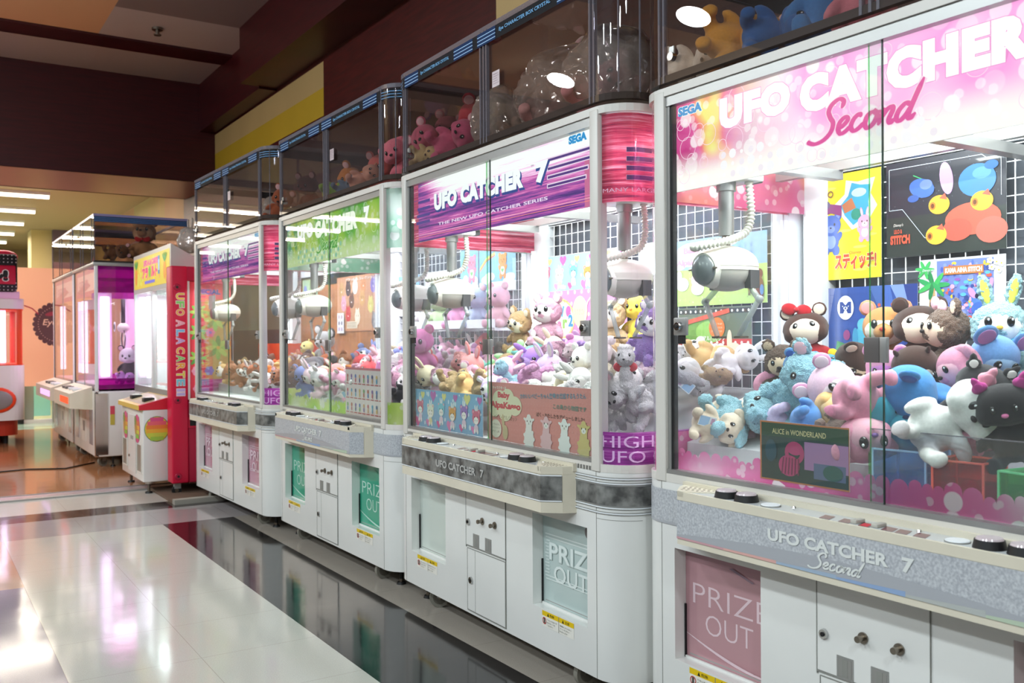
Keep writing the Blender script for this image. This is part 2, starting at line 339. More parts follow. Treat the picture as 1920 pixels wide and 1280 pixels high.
# ------------------------------------------------ lettering and flat printed artwork
_tc = {}
def text2d(body, off=0.0, shear=0.0, spacing=1.0):
    k = (body, off, shear, spacing)
    if k in _tc: return _tc[k]
    cu = bpy.data.curves.new('lettering', 'FONT'); cu.body = body; cu.size = 1.0; cu.offset = off; cu.shear = shear; cu.space_character = spacing
    cu.resolution_u = 3; cu.fill_mode = 'FRONT'
    o = bpy.data.objects.new('lettering', cu); COL.objects.link(o)
    dg = bpy.context.evaluated_depsgraph_get(); me = bpy.data.meshes.new_from_object(o.evaluated_get(dg))
    r = ([(q.co.x, q.co.y) for q in me.vertices], [tuple(p.vertices) for p in me.polygons])
    bpy.data.objects.remove(o); bpy.data.curves.remove(cu); bpy.data.meshes.remove(me)
    _tc[k] = r
    return r
class Art:
    """flat artwork: shapes in (u right, v up) metres, later shapes on top"""
    def __init__(s, seed=1): s.L = []; s.r = random.Random(seed)
    def poly(s, pts, col):
        s.L.append((pts, [tuple(range(len(pts)))], H(col) if isinstance(col, str) else col)); return s
    def rect(s, x0, y0, x1, y1, col, n=1):
        if n == 1: return s.poly([(x0, y0), (x1, y0), (x1, y1), (x0, y1)], col)
        v = []
        for i in range(n + 1): x = x0 + (x1 - x0) * i / n; v += [(x, y0), (x, y1)]
        s.L.append((v, [(2 * i, 2 * i + 2, 2 * i + 3, 2 * i + 1) for i in range(n)], H(col) if isinstance(col, str) else col)); return s
    def ell(s, x, y, rx, ry, col, n=18, a0=0.0):
        ca, sa = math.cos(a0), math.sin(a0)
        return s.poly([(x + rx * math.cos(2 * PI * i / n) * ca - ry * math.sin(2 * PI * i / n) * sa, y + rx * math.cos(2 * PI * i / n) * sa + ry * math.sin(2 * PI * i / n) * ca) for i in range(n)], col)
    def ring(s, x, y, rx, ry, w, col, n=20):
        v = []
        for i in range(n):
            c, q = math.cos(2 * PI * i / n), math.sin(2 * PI * i / n); v += [(x + rx * c, y + ry * q), (x + (rx - w) * c, y + (ry - w) * q)]
        s.L.append((v, [(2 * i, (2 * i + 2) % (2 * n), (2 * i + 3) % (2 * n), 2 * i + 1) for i in range(n)], H(col))); return s
    def heart(s, x, y, r, col):
        return s.poly([(x + r * 0.062 * 16 * math.sin(t) ** 3, y + r * 0.062 * (13 * math.cos(t) - 5 * math.cos(2 * t) - 2 * math.cos(3 * t) - math.cos(4 * t))) for t in [2 * PI * i / 20 for i in range(20)]], col)
    def line(s, pts, w, col):
        for (a, b), (c, d) in zip(pts, pts[1:]):
            l = math.hypot(c - a, d - b) or 1; nx, ny = -(d - b) / l * w / 2, (c - a) / l * w / 2
            s.poly([(a + nx, b + ny), (a - nx, b - ny), (c - nx, d - ny), (c + nx, d + ny)], col)
        return s
    def text(s, body, x0, y0, w_, h_, col, off=0.0, shear=0.0, out=None, outoff=0.05, shadow=None, sd=(0.01, -0.01), rot=0.0, spacing=1.0):
        v, f = text2d(body, off, shear, spacing)
        if not v: return s
        xs = [p[0] for p in v]; ys = [p[1] for p in v]; ax, ay = min(xs), min(ys)
        sx = w_ / (max(xs) - ax); sy = h_ / (max(ys) - ay) if h_ else sx
        cr, sr = math.cos(rot), math.sin(rot)
        def T(p, dx=0, dy=0):
            a, b = (p[0] - ax) * sx + dx, (p[1] - ay) * sy + dy
            return (x0 + a * cr - b * sr, y0 + a * sr + b * cr)
        if shadow:
            v2, f2 = text2d(body, off + outoff * 0.6, shear, spacing); s.L.append(([T(p, *sd) for p in v2], f2, H(shadow)))
        if out:
            v2, f2 = text2d(body, off + outoff, shear, spacing); s.L.append(([T(p) for p in v2], f2, H(out)))
        s.L.append(([T(p) for p in v], f, H(col) if isinstance(col, str) else col)); return s
    def script(s, x0, y0, w_, h_, col, wd, out=None, ow=.0):
        '''the word Second in a flowing brush script'''
        T = [[(2.0, 1.7), (2.08, 2.12), (1.7, 2.36), (1.22, 2.12), (1.05, 1.7), (1.28, 1.25), (1.58, .85), (1.55, .3), (1.12, -.14), (.5, -.30), (.0, -.16), (-.2, .02)],
             [(1.9, .32), (2.4, .52), (2.68, .85), (2.45, 1.06), (2.12, .8), (2.08, .35), (2.35, .02), (2.72, .14), (3.0, .42)], [(3.68, .82), (3.46, 1.04), (3.14, .8), (3.02, .35), (3.3, .02), (3.66, .14), (3.98, .46)],
             [(4.5, 1.04), (4.12, .8), (4.04, .3), (4.3, .0), (4.68, .25), (4.8, .75), (4.5, 1.04), (4.68, .86), (5.05, .92)], [(5.0, .9), (5.2, .9), (5.12, .45), (5.0, .02)], [(5.05, .3), (5.4, .86), (5.72, 1.02), (5.84, .8), (5.7, .25), (5.86, .02), (6.12, .25)],
             [(7.0, .8), (6.68, 1.03), (6.3, .7), (6.2, .25), (6.45, .0), (6.82, .3), (7.1, .9)], [(7.5, 2.35), (7.2, 1.3), (6.98, .3), (7.14, .02), (7.45, .3)]]
        for wdd, c in (((wd + ow * 2, out),) if out else ()) + ((wd, col),):
            V, Fc = [], []
            for P in T:
                Q = []
                P = [P[0]] + P + [P[-1]]
                for i in range(1, len(P) - 2):
                    for k in range(7):
                        t = k / 7; q = []
                        for d in (0, 1):
                            a, b, c_, e = P[i - 1][d], P[i][d], P[i + 1][d], P[i + 2][d]
                            q.append(.5 * (2 * b + (c_ - a) * t + (2 * a - 5 * b + 4 * c_ - e) * t * t + (3 * b - a - 3 * c_ + e) * t ** 3))
                        Q.append(q)
                Q.append(P[-1])
                Q = [(x0 + (q[0] + .2 + .25 * q[1]) / 8.3 * w_, y0 + (q[1] + .3) / 2.7 * h_) for q in Q]
                o = len(V); n = len(Q)
                for i, q in enumerate(Q):
                    a, b = Q[max(0, i - 1)], Q[min(n - 1, i + 1)]; dx, dy = b[0] - a[0], b[1] - a[1]; l = math.hypot(dx, dy) or 1
                    ww = wdd * (.36 + .22 * abs(dy) / l) * (min(1, (i + 2) / 6, (n - i + 1) / 6) if not (out and c == out) else 1)
                    V += [(q[0] - dy / l * ww, q[1] + dx / l * ww), (q[0] + dy / l * ww, q[1] - dx / l * ww)]
                Fc += [(o + 2 * i, o + 2 * i + 1, o + 2 * i + 3, o + 2 * i + 2) for i in range(n - 1)]
            s.L.append((V, Fc, H(c)))
        return s
    def face(s, x, y, r, col, ear='round', inner=None, muzzle='#ffffff', eye='#2a2022'):
        """a small generic cuddly animal face"""
        inner = inner or col
        for q in (-1, 1):
            if ear == 'round': s.ell(x + q * r * 0.72, y + r * 0.72, r * 0.36, r * 0.36, col, 12).ell(x + q * r * 0.72, y + r * 0.72, r * 0.2, r * 0.2, inner, 10)
            elif ear == 'long': s.ell(x + q * r * 0.42, y + r * 1.25, r * 0.2, r * 0.62, col, 12, -q * 0.2).ell(x + q * r * 0.42, y + r * 1.25, r * 0.1, r * 0.42, inner, 10, -q * 0.2)
            else: s.poly([(x + q * r * 0.25, y + r * 0.8), (x + q * r * 0.9, y + r * 1.25), (x + q * r * 0.9, y + r * 0.3)], col)
        s.ell(x, y, r, r * 0.88, col, 20); s.ell(x, y - r * 0.3, r * 0.42, r * 0.32, muzzle, 14)
        for q in (-1, 1): s.ell(x + q * r * 0.38, y + r * 0.08, r * 0.09, r * 0.13, eye, 8)
        s.ell(x, y - r * 0.2, r * 0.1, r * 0.07, eye, 8); return s
    def into(s, mb, mat, fn, step=0.00025, base=0.0):
        step = min(step, 0.003 / max(1, len(s.L)))
        for i, (v, f, c) in enumerate(s.L):
            d = base + step * i
            mb.add([fn(p[0], p[1], d) for p in v], f, mat, c)
        return mb
def front_map(t, s0, z0):
    """artwork on a plane facing the aisle (local -x): u runs towards the near end"""
    return lambda u, v, d: (t - d, s0 - u, z0 + v)
# ------------------------------------------------ the crane game machine: local x = into the machine, y = along the row away from the camera
L = 1.4625; RC = 0.12; DEP = 0.90
def outline(off=0.0, t_end=DEP, n=8, front=True):
    """rounded plan line from the near rear corner round the front to the far rear corner; off > 0 is outward"""
    r = RC + off; p = [(t_end, -RC - off)]
    for i in range(n + 1):
        a = PI / 2 * i / n; p.append((RC - r * math.sin(a), 0 - r * math.cos(a)))
    for i in range(n + 1):
        a = PI / 2 * i / n; p.append((RC - r * math.cos(a), L + r * math.sin(a)))
    p.append((t_end, L + RC + off))
    return p
def strip(mb, pts, z0, z1, mat, col=(1, 1, 1, 1), smooth=True):
    n = len(pts); v = [(p[0], p[1], z0) for p in pts] + [(p[0], p[1], z1) for p in pts]
    return mb.add(v, [(i, i + 1, n + i + 1, n + i) for i in range(n - 1)], mat, col, smooth)
def ringwall(mb, o_out, o_in, z0, z1, mat, t_end=DEP):
    a, b = outline(o_out, t_end), outline(o_in, t_end); n = len(a)
    v = [(p[0], p[1], z) for z in (z0, z1) for q in (a, b) for p in q]
    f = []
    for i in range(n - 1):
        f += [(i, i + 1, 2 * n + i + 1, 2 * n + i), (n + i + 1, n + i, 3 * n + i, 3 * n + i + 1), (2 * n + i, 2 * n + i + 1, 3 * n + i + 1, 3 * n + i), (i + 1, i, n + i, n + i + 1)]
    f += [(0, n, 3 * n, 2 * n), (n - 1, 2 * n - 1, 4 * n - 1, 3 * n - 1)]
    return mb.add(v, f, mat)
def corner_map(side, off, z0):
    """artwork wrapped on the rounded corner and along the end: u = 0 at the front seam, growing round the corner"""
    r = RC + off
    def fn(u, v, d):
        rr = r + d
        if u < PI / 2 * RC:
            a = u / RC; x = RC - rr * math.cos(a); y = -rr * math.sin(a)
        else:
            x = RC + (u - PI / 2 * RC); y = -rr
        return (x, y if side == 0 else L - y, z0 + v)
    return fn

def sign_front(style):
    w, h = 1.425, 0.268; a = Art(7); r = a.r
    if style == 'purple':
        a.rect(0, 0, 0.07, h, '#b04468').rect(w - .075, 0, w, h * .62, '#c86a94')
        for i in range(20): y = h * i / 20; a.rect(0, y, 0.07, y + h * r.uniform(.006, .02), r.choice(['#d88aa4', '#8a2c5a', '#7a3a86', '#c85a7c']))
        for k in range(4):
            y = h * (0.64 - 0.115 * k); a.rect(0.07 - 0.006 * k, y, 0.19, y + h * 0.05, '#4a3a8c'); a.rect(w - 0.30, y + .016, w - 0.025 - 0.012 * k, y + 0.016 + h * 0.06, '#efd4ee'); a.rect(w - 0.295, y + .019, w - 0.03 - 0.012 * k, y + 0.013 + h * 0.055, '#50307c')
        for k in range(3): a.rect(0.05, h * (0.07 + 0.035 * k), w, h * (0.078 + 0.035 * k), ['#ff8a86', '#ffb4c8', '#f07ac0'][k])
        a.poly([(.07, h * .92), (.30, h * .97), (.9, h * .985), (1.0, h * .975)], '#ffffff')  # white sliver of the painted backlight glow along the top edge
        a.text('UFO CATCHER', 0.232, 0.122, 0.735, 0.076, '#fbfdff', off=0.075, shadow='#27418a', sd=(0.007, -0.008), spacing=1.09)
        a.text('7', 1.05, 0.122, 0.085, 0.078, '#fbfdff', off=0.075, shadow='#27418a', sd=(0.007, -0.008))
        a.text('TM', 1.02, 0.188, 0.018, 0.008, '#4a3a6a')
        a.text('THE NEW UFO CATCHER SERIES', 0.27, 0.055, 0.86, 0.013, '#f6dcf8', off=.02)
        a.text('SEGA', 1.262, 0.226, 0.105, 0.028, '#1f8ccc', off=0.06, out='#bfe4f6', outoff=0.04)
        return a
    g = style == 'green'
    for i in range(34):
        q = r.uniform(.014, .036); x = q + (w - 2 * q) * r.random() ** 1.4; y = q + (h - 2 * q) * r.random()
        a.ring(x, y, q, q, .0016, '#ffd8ee' if not g else '#e9f8d8', 22)
    for i in range(46 if not g else 60):
        q = .0055 + 0.004 * (i % 3); a.ell(0.22 + (i % 20) * 0.034, 0.022 + (i // 20) * 0.028, q, q, ['#ffffff', '#f6e8f2', '#fbf4fa'][i % 3] if not g else ['#9cc8b0', '#d8ecd8', '#7fb8a0'][i % 3], 10)
    oc = '#f08ace' if not g else '#58a848'
    a.text('UFO', 0.205, 0.150, 0.255, 0.090, '#ffffff', off=0.08, out=oc, outoff=0.014, spacing=1.13).text('CATCHER', 0.49, 0.135, 0.60, 0.098, '#ffffff' if not g else '#fbfff2', off=0.08, out=oc, outoff=0.014, spacing=1.13)
    a.text('7', 1.17, 0.140, 0.07, 0.095, '#ffffff', off=0.085, out=oc, outoff=0.014)
    a.script(0.515, 0.052, 0.33, 0.100, '#e0559c' if not g else '#3f9a3a', .0125, '#fbd2ea' if not g else '#dff4c0', .0022)
    a.text('SEGA', 0.035, 0.222, 0.10, 0.028, '#1f8ccc', off=0.06, out='#ffffff', outoff=0.04)
    return a
def side_art(style, w, h, low=False):
    a = Art(9)
    if style == 'purple' and low: a.text('HIGH', 0.02, h * 0.53, 0.20, h * 0.36, '#f3c4ee').text('UFO C', 0.02, h * 0.07, 0.25, h * 0.36, '#f3c4ee')
    elif style == 'purple':
        for k in range(4): a.rect(0.118, h * (0.555 - 0.105 * k), 0.262, h * (0.615 - 0.105 * k), '#e8a8c0', 6).rect(0.12, h * (0.56 - 0.105 * k), 0.26, h * (0.61 - 0.105 * k), '#5a2a72', 6)
        a.text('MANY LARGE PRIZES', 0.03, h * 0.11, 0.32, 0.013, '#f3c8dc')
    return a
def prize_art(style, w, h):
    a = Art(4)
    base, ink = {'rose': ('#b88b91', '#e2c8cf'), 'green': ('#35a283', '#c4e6d8'), 'pinkline': ('#c08a9c', '#e6ccd8'), 'pale': ('#b9c9c6', '#dfe9e6'), 'blank': ('#cfd8d0', '#dfe9e2')}[style]
    a.rect(0, 0, w, h, base)
    a.rect(w * .08, h * .06, w * .92, h * .07, '#00000000' and '#9a9a96')
    if style in ('rose', 'green'):
        a.text('PRIZE', w * 0.12, h * 0.50, w * 0.80, h * 0.165, ink, off=-0.012).text('OUT', w * 0.26, h * 0.275, w * 0.50, h * 0.165, ink, off=-0.012)
        pts = [(w * (0.04 + 0.92 * i / 14), h * (0.235 - 0.15 * math.sin(PI * 0.56 * i / 14))) for i in range(15)]
        for i in range(14): a.line(pts[i:i + 2], h * (0.006 + 0.018 * math.sin(PI * i / 14)), ink)
        a.poly([(w * .52, h * .86), (w * .56, h * .87), (w * .78, h * .80), (w * .76, h * .79)], '#8c7280' if style == 'rose' else '#2c8c70')
    elif style != 'blank':
        for k in range(15):
            y = h * (0.73 - 0.032 * k); x1 = w * 0.96 if k in (0, 1, 13, 14) else w * 0.16
            a.rect(w * 0.08 + (k % 3) * 0.004, y, x1, y + h * 0.011, ink)
        a.text('PRIZE', w * 0.16, h * 0.49, w * 0.78, h * 0.17, ink, off=0.012, out=base, outoff=.03).text('OUT', w * 0.24, h * 0.28, w * 0.56, h * 0.17, ink, off=0.012)
    return a
def sticker_art(w=0.195, h=0.055):
    a = Art(6); a.rect(0, 0, w, h, '#f3f0e6').rect(0, h * .68, w, h, '#ecc813').rect(w * .53, 0, w * .545, h, '#8a867c')
    a.poly([(w * .17, h * .72), (w * .23, h * .72), (w * .20, h * .94)], '#221f10').poly([(w * .64, h * .72), (w * .70, h * .72), (w * .67, h * .94)], '#221f10')
    a.text('危険', w * .25, h * .75, w * .14, h * .17, '#2a2410').text('注意', w * .73, h * .75, w * .14, h * .17, '#2a2410')
    a.ring(w * .08, h * .38, h * .22, h * .22, h * .05, '#c23a3a').rect(w * .06, h * .22, w * .10, h * .54, '#55504a')
    for k in range(3):
        a.text(['てをいれないで', 'あぶないです', 'ください'][k], w * .17, h * (.46 - .17 * k), w * (.32 - .06 * k), h * .10, '#3a3732')
        a.text(['機械にのらない', 'でください', 'ねがいます'][k], w * .58, h * (.46 - .17 * k), w * (.36 - .06 * k), h * .10, '#3a3732')
    return a

_proto = {}
def shared(key, parent, fn, name=None):
    """build a part (with its sub-parts) once, afterwards hang a copy of it"""
    if key not in _proto: _proto[key] = fn(parent); return _proto[key]
    return copy_tree(_proto[key], parent)

def p_cabinet(parent):
    mb = MB(); z0, z1 = 0.088, 0.775
    o = outline(); n = len(o)
    # front seam points: index 9 (y=0) and 10 (y=L)
    strip(mb, o[:10], z0, z1, WHITE); strip(mb, o[10:], z0, z1, WHITE)
    mb.add([(DEP, -RC, z0), (DEP, L + RC, z0), (DEP, L + RC, z1), (DEP, -RC, z1)], [(0, 1, 2, 3)], WHITE)
    for z in (z0, z1): mb.add([(p[0], p[1], z) for p in o], [tuple(range(n))], WHITE)
    ys = [0, .052, .387, 1.071, 1.407, L]; zs = [z0, .239, .571, z1]; d = .045
    for i in range(5):
        for j in range(3):
            a, b, c, e = ys[i], ys[i + 1], zs[j], zs[j + 1]
            if j == 1 and i in (1, 3):
                mb.add([(0, a, c), (0, b, c), (0, b, e), (0, a, e), (d, a, c), (d, b, c), (d, b, e), (d, a, e)], [(0, 4, 5, 1), (1, 5, 6, 2), (2, 6, 7, 3), (3, 7, 4, 0)], WHITE)
            else: mb.add([(0, a, c), (0, b, c), (0, b, e), (0, a, e)], [(0, 1, 2, 3)], WHITE)
    # panel joints: thin dark lines
    for y in (0.0, L): mb.box(-.0006, .001, y - .0012, y + .0012, z0, z1, SEAM)
    for y in (-RC, L + RC): pass
    strip(mb, outline(.0006)[2:10], .612, .6135, SEAM)
    return mb.build('cabinet', parent)
def p_doors(parent):
    mb = MB(); SD = SEAM
    mb.box(-.003, 0, .574, .882, .365, .735, WHITE)
    for y0, y1, z0, z1 in ((.572, .574, .1, .735), (.882, .885, .355, .735), (.572, .885, .36, .364)): mb.box(-.0036, .001, y0, y1, z0, z1, SD)
    up = mb.build('coin_door', parent)
    m2 = MB(); m2.cyl((-.003, .861, .459), (-.010, .861, .459), .013, .012, CHROME, 16).cyl((-.010, .861, .459), (-.0125, .861, .459), .006, .006, DARK, 10); m2.build('lock', up)
    for y in (.747, .650):
        k = MB(); k.cyl((-.003, y, .479), (-.007, y, .479), .014, .014, STEEL, 14).cyl((-.007, y, .479), (-.022, y, .479), .007, .007, STEEL, 10).cyl((-.022, y, .479), (-.028, y, .479), .009, .008, STEEL, 10); k.build('knob', up)
    for y in (.799, .702):
        k = MB(); k.box(-.0045, -.003, y - .024, y + .024, .362, .418, ALU).box(-.005, -.0045, y - .019, y + .019, .368, .412, pbr('coin_slot_grey', '#8f8d88', .4) if 'coin_slot_grey' not in MATS else MATS['coin_slot_grey']); k.box(-.0055, -.005, y - .008, y + .008, .37, .411, SEAM); k.build('coin_return_slot', up)
    mb = MB(); mb.box(-.003, 0, .578, .872, .104, .350, WHITE)
    for y0, y1, z0, z1 in ((.575, .577, .1, .352), (.8725, .875, .1, .352), (.575, .875, .3505, .3525), (.575, .875, .1, .102), (.808, .8095, .104, .35)): mb.box(-.0036, .001, y0, y1, z0, z1, SD)
    lo = mb.build('lower_door', parent)
    m2 = MB(); m2.cyl((-.003, .842, .226), (-.010, .842, .226), .014, .013, CHROME, 16).cyl((-.010, .842, .226), (-.0125, .842, .226), .006, .006, DARK, 10); m2.build('lock', lo)
    return up
def p_prize(style):
    def fn(parent):
        w, h = .37, .36; a = prize_art(style, w, h); mb = MB()
        mb.box(.046, .052, -.02, w - .02, -.01, h - .01, FLAP, a.L[0][2])
        a.into(mb, FLAP, lambda u, v, d: (.0455 - d, w - .02 - u, -.01 + v), .0002)
        o = mb.build('prize_flap', parent)
        f = MB()
        for y0, y1, z0, z1 in ((.0, .336, .0, .006), (.0, .004, 0, .332), (.332, .336, 0, .16)): f.box(.038, .044, y0, y1, z0, z1, DARK if y1 - y0 < .01 else WHITE)
        f.build('flap_guide', o)
        return o
    return fn
def p_frame(parent):
    mb = MB()
    for y in (0, L): mb.bbox(-.004, .035, y - .0216, y + .0216, .765, 1.94, FRAME, .003)
    for y0 in (-.115, L + .035):
        mb.bbox(.78, .86, y0, y0 + .08, .78, 1.93, ALUW, .004); mb.box(.775, .781, y0 + .025, y0 + .055, .8, 1.65, ALUW)
    ringwall(mb, .002, -.03, 1.925, 1.95, FRAME)
    mb.prism(outline(-.002), 1.936, 1.944, FRAME)
    ringwall(mb, .001, -.02, .765, .79, FRAME)
    mb.box(-.001, .03, .02, L - .02, .765, .779, FRAME)
    o = mb.build('upper_frame', parent)
    r = MB(); r.box(.004, .03, .02, L - .02, 1.895, 1.926, ALU); r.box(.002, .03, .02, L - .02, .779, .803, ALU); r.box(.001, .012, .02, L - .02, .779, .784, ALUW)
    r.box(.008, .02, L - .034, L - .0216, .784, 1.9, ALU); r.box(.004, .012, .0216, .030, .784, 1.9, ALU); r.box(.012, .028, L - .044, L - .034, .784, 1.9, DARK)
    r.build('glass_track', parent)
    return o
def p_panes(parent):
    for y0, y1, x in ((.70, L - .036, .012), (.022, .744, .022)):
        g = MB(); g.box(x, x + .004, y0, y1, .795, 1.905, GLASS); pane = g.build('sliding_window_pane', parent)
        e = MB(); ye = y0 if x < .02 else y1; e.box(x - .0003, x + .0043, ye - .0015, ye + .0015, .795, 1.9, pbr('glass_edge', '#2c4038', .2) if 'glass_edge' not in MATS else MATS['glass_edge']) if x < .02 else e.box(x - .0003, x + .0043, ye - .0006, ye + .0006, .795, 1.9, GRN_ACR)
        e.build('pane_edge', pane)
        if x < .02:
            k = MB(); k.bbox(.0, .0118, .703, .745, 1.137, 1.197, HANDLE, .002); k.bbox(.0, .0118, .683, .702, 1.137, 1.197, ALU, .002); k.build('door_handle', pane)
    for y in (.050, 1.372):
        k = MB(); k.bbox(-.008, .004, y - .026, y + .026, 1.205, 1.258, ALU, .003); k.cyl((-.008, y, 1.232), (-.020, y, 1.232), .014, .012, CHROME, 14); k.cyl((-.020, y, 1.232), (-.023, y, 1.232), .006, .005, DARK, 8)
        if y > 1: k.box(-.003, .006, y - .012, y + .012, 1.18, 1.206, DARK)
        k.build('door_lock', parent)
def p_corner(side):
    def fn(parent):
        mb = MB(); o = outline(-.006)[:9] if side == 0 else outline(-.006)[11:]
        if side == 0: o = [(.78, o[0][1])] + o[1:]
        else: o = o[:-1] + [(.78, o[-1][1])]
        strip(mb, o, .79, 1.925, CORNER)
        ob = mb.build('curved_corner_window', parent)
        return ob
    return fn
def p_claw(parent):
    """overhead claw, origin at the dome centre; x is into the machine"""
    mb = MB(); mb.ell((0, 0, .014), (.108, .080, .056), DOME, 28, 8, z0=0, z1=1.0); mb.ell((0, 0, -.006), (.108, .080, .064), DOMEG, 28, 8, z0=-1.0, z1=0)
    for k in range(4): strip(mb, [((.110 - .001 * (k % 2)) * math.cos(2 * PI * i / 28), (.082 - .001 * (k % 2)) * math.sin(2 * PI * i / 28)) for i in range(29)], -.008 + .006 * k, -.002 + .006 * k, DOME)
    mb.cyl((-.050, 0, .0), (-.096, 0, -.006), .064, .050, DOME, 24)
    body = mb.build('claw_body', parent)
    l = MB(); l.ell((-.094, 0, -.006), (.026, .047, .046), LENS, 20, 8); l.cyl((-.10, -.045, -.004), (-.10, -.058, -.004), .004, .003, STEEL, 8).cyl((-.10, .045, -.004), (-.10, .058, -.004), .004, .003, STEEL, 8); l.build('lens', body)
    p = MB(); p.cyl((0, 0, .06), (0, 0, .10), .012, .012, STEEL, 12).cyl((0, 0, .10), (0, 0, .245), .0235, .0235, ALU, 18).cyl((0, 0, .235), (0, 0, .262), .030, .030, ALU, 18); p.build('shaft', body)
    cbox = MB(); cbox.bbox(-.085, .085, -.075, .075, .262, .300, WHITE, .006); cbox.bbox(.085, .14, -.02, .02, .27, .295, pbr('cable_chain', '#55585c', .5) if 'cable_chain' not in MATS else MATS['cable_chain'], .003); cbox.build('carriage', body)
    q = MB(); key = [(.05, -.045, .262), (.052, -.05, .20), (.050, -.055, .15), (.030, -.055, .105), (-.03, -.05, .082), (-.09, -.03, .068), (-.125, .0, .058), (-.11, .035, .062), (-.05, .05, .075), (.0, .035, .085), (.015, .01, .09)]
    pts = []
    for i in range(len(key) - 1):
        a, b = Vector(key[i]), Vector(key[i + 1]); m_ = max(2, int((b - a).length / .0024))
        for j in range(m_): pts.append(a.lerp(b, j / m_))
    for _ in range(8): pts = [pts[0]] + [(pts[i - 1] + pts[i] * 2 + pts[i + 1]) / 4 for i in range(1, len(pts) - 1)] + [pts[-1]]
    for _ in range(6): pts = [pts[0]] + [(pts[max(0, i - 3)] + pts[i] + pts[min(len(pts) - 1, i + 3)]) / 3 for i in range(1, len(pts) - 1)] + [pts[-1]]
    q.tube(pts, .0108, DOME, 9, rf=lambda t, n_=len(pts): (1.22, 1.22, .92, .80, .92)[int(round(t * (n_ - 1))) % 5]); q.build('coiled_cable', body)
    for sy in (-1, 1):
        a = MB()
        a.box(.012, .05, sy * .074 - .012, sy * .074 + .012, -.062, -.008, MATS.get('claw_slot') or pbr('claw_slot', '#4b4b4c', .6))
        a.tube([(.03, sy * .055, -.045), (.02, sy * .112, -.098)], .009, CLEARARM, 6).tube([(.02, sy * .112, -.094), (.005, sy * .045, -.205)], .009, CLEARARM, 6).ell((.02, sy * .112, -.097), (.013, .013, .013), CLEARARM, 8, 6)
        a.box(-.012, .022, sy * .045 - .022, sy * .045 + .006, -.212, -.206, STEEL)
        a.build('claw_arm', body)
    return body
def p_caster(parent):
    mb = MB(); mb.cyl((0, -.011, .044), (0, .011, .044), .044, .044, WHEEL, 24); mb.cyl((0, -.0125, .044), (0, .0125, .044), .030, .030, MATS.get('caster_hub') or pbr('caster_hub', '#5f5b52', .6), 16); mb.cyl((0, -.016, .044), (0, .016, .044), .007, .007, STEEL, 8)
    w_ = mb.build('caster', parent)
    f = MB(); f.box(-.012, .02, -.017, -.014, .044, .085, ALU).box(-.012, .02, .014, .017, .044, .085, ALU).box(-.03, .03, -.03, .03, .084, .09, ALU); f.build('caster_fork', w_)
    return w_
def p_foot(parent):
    mb = MB(); mb.cyl((0, 0, 0), (0, 0, .012), .024, .020, DARK, 16).cyl((0, 0, .012), (0, 0, .026), .011, .011, STEEL, 6).cyl((0, 0, .026), (0, 0, .09), .009, .009, DARK, 10)
    return mb.build('levelling_foot', parent)
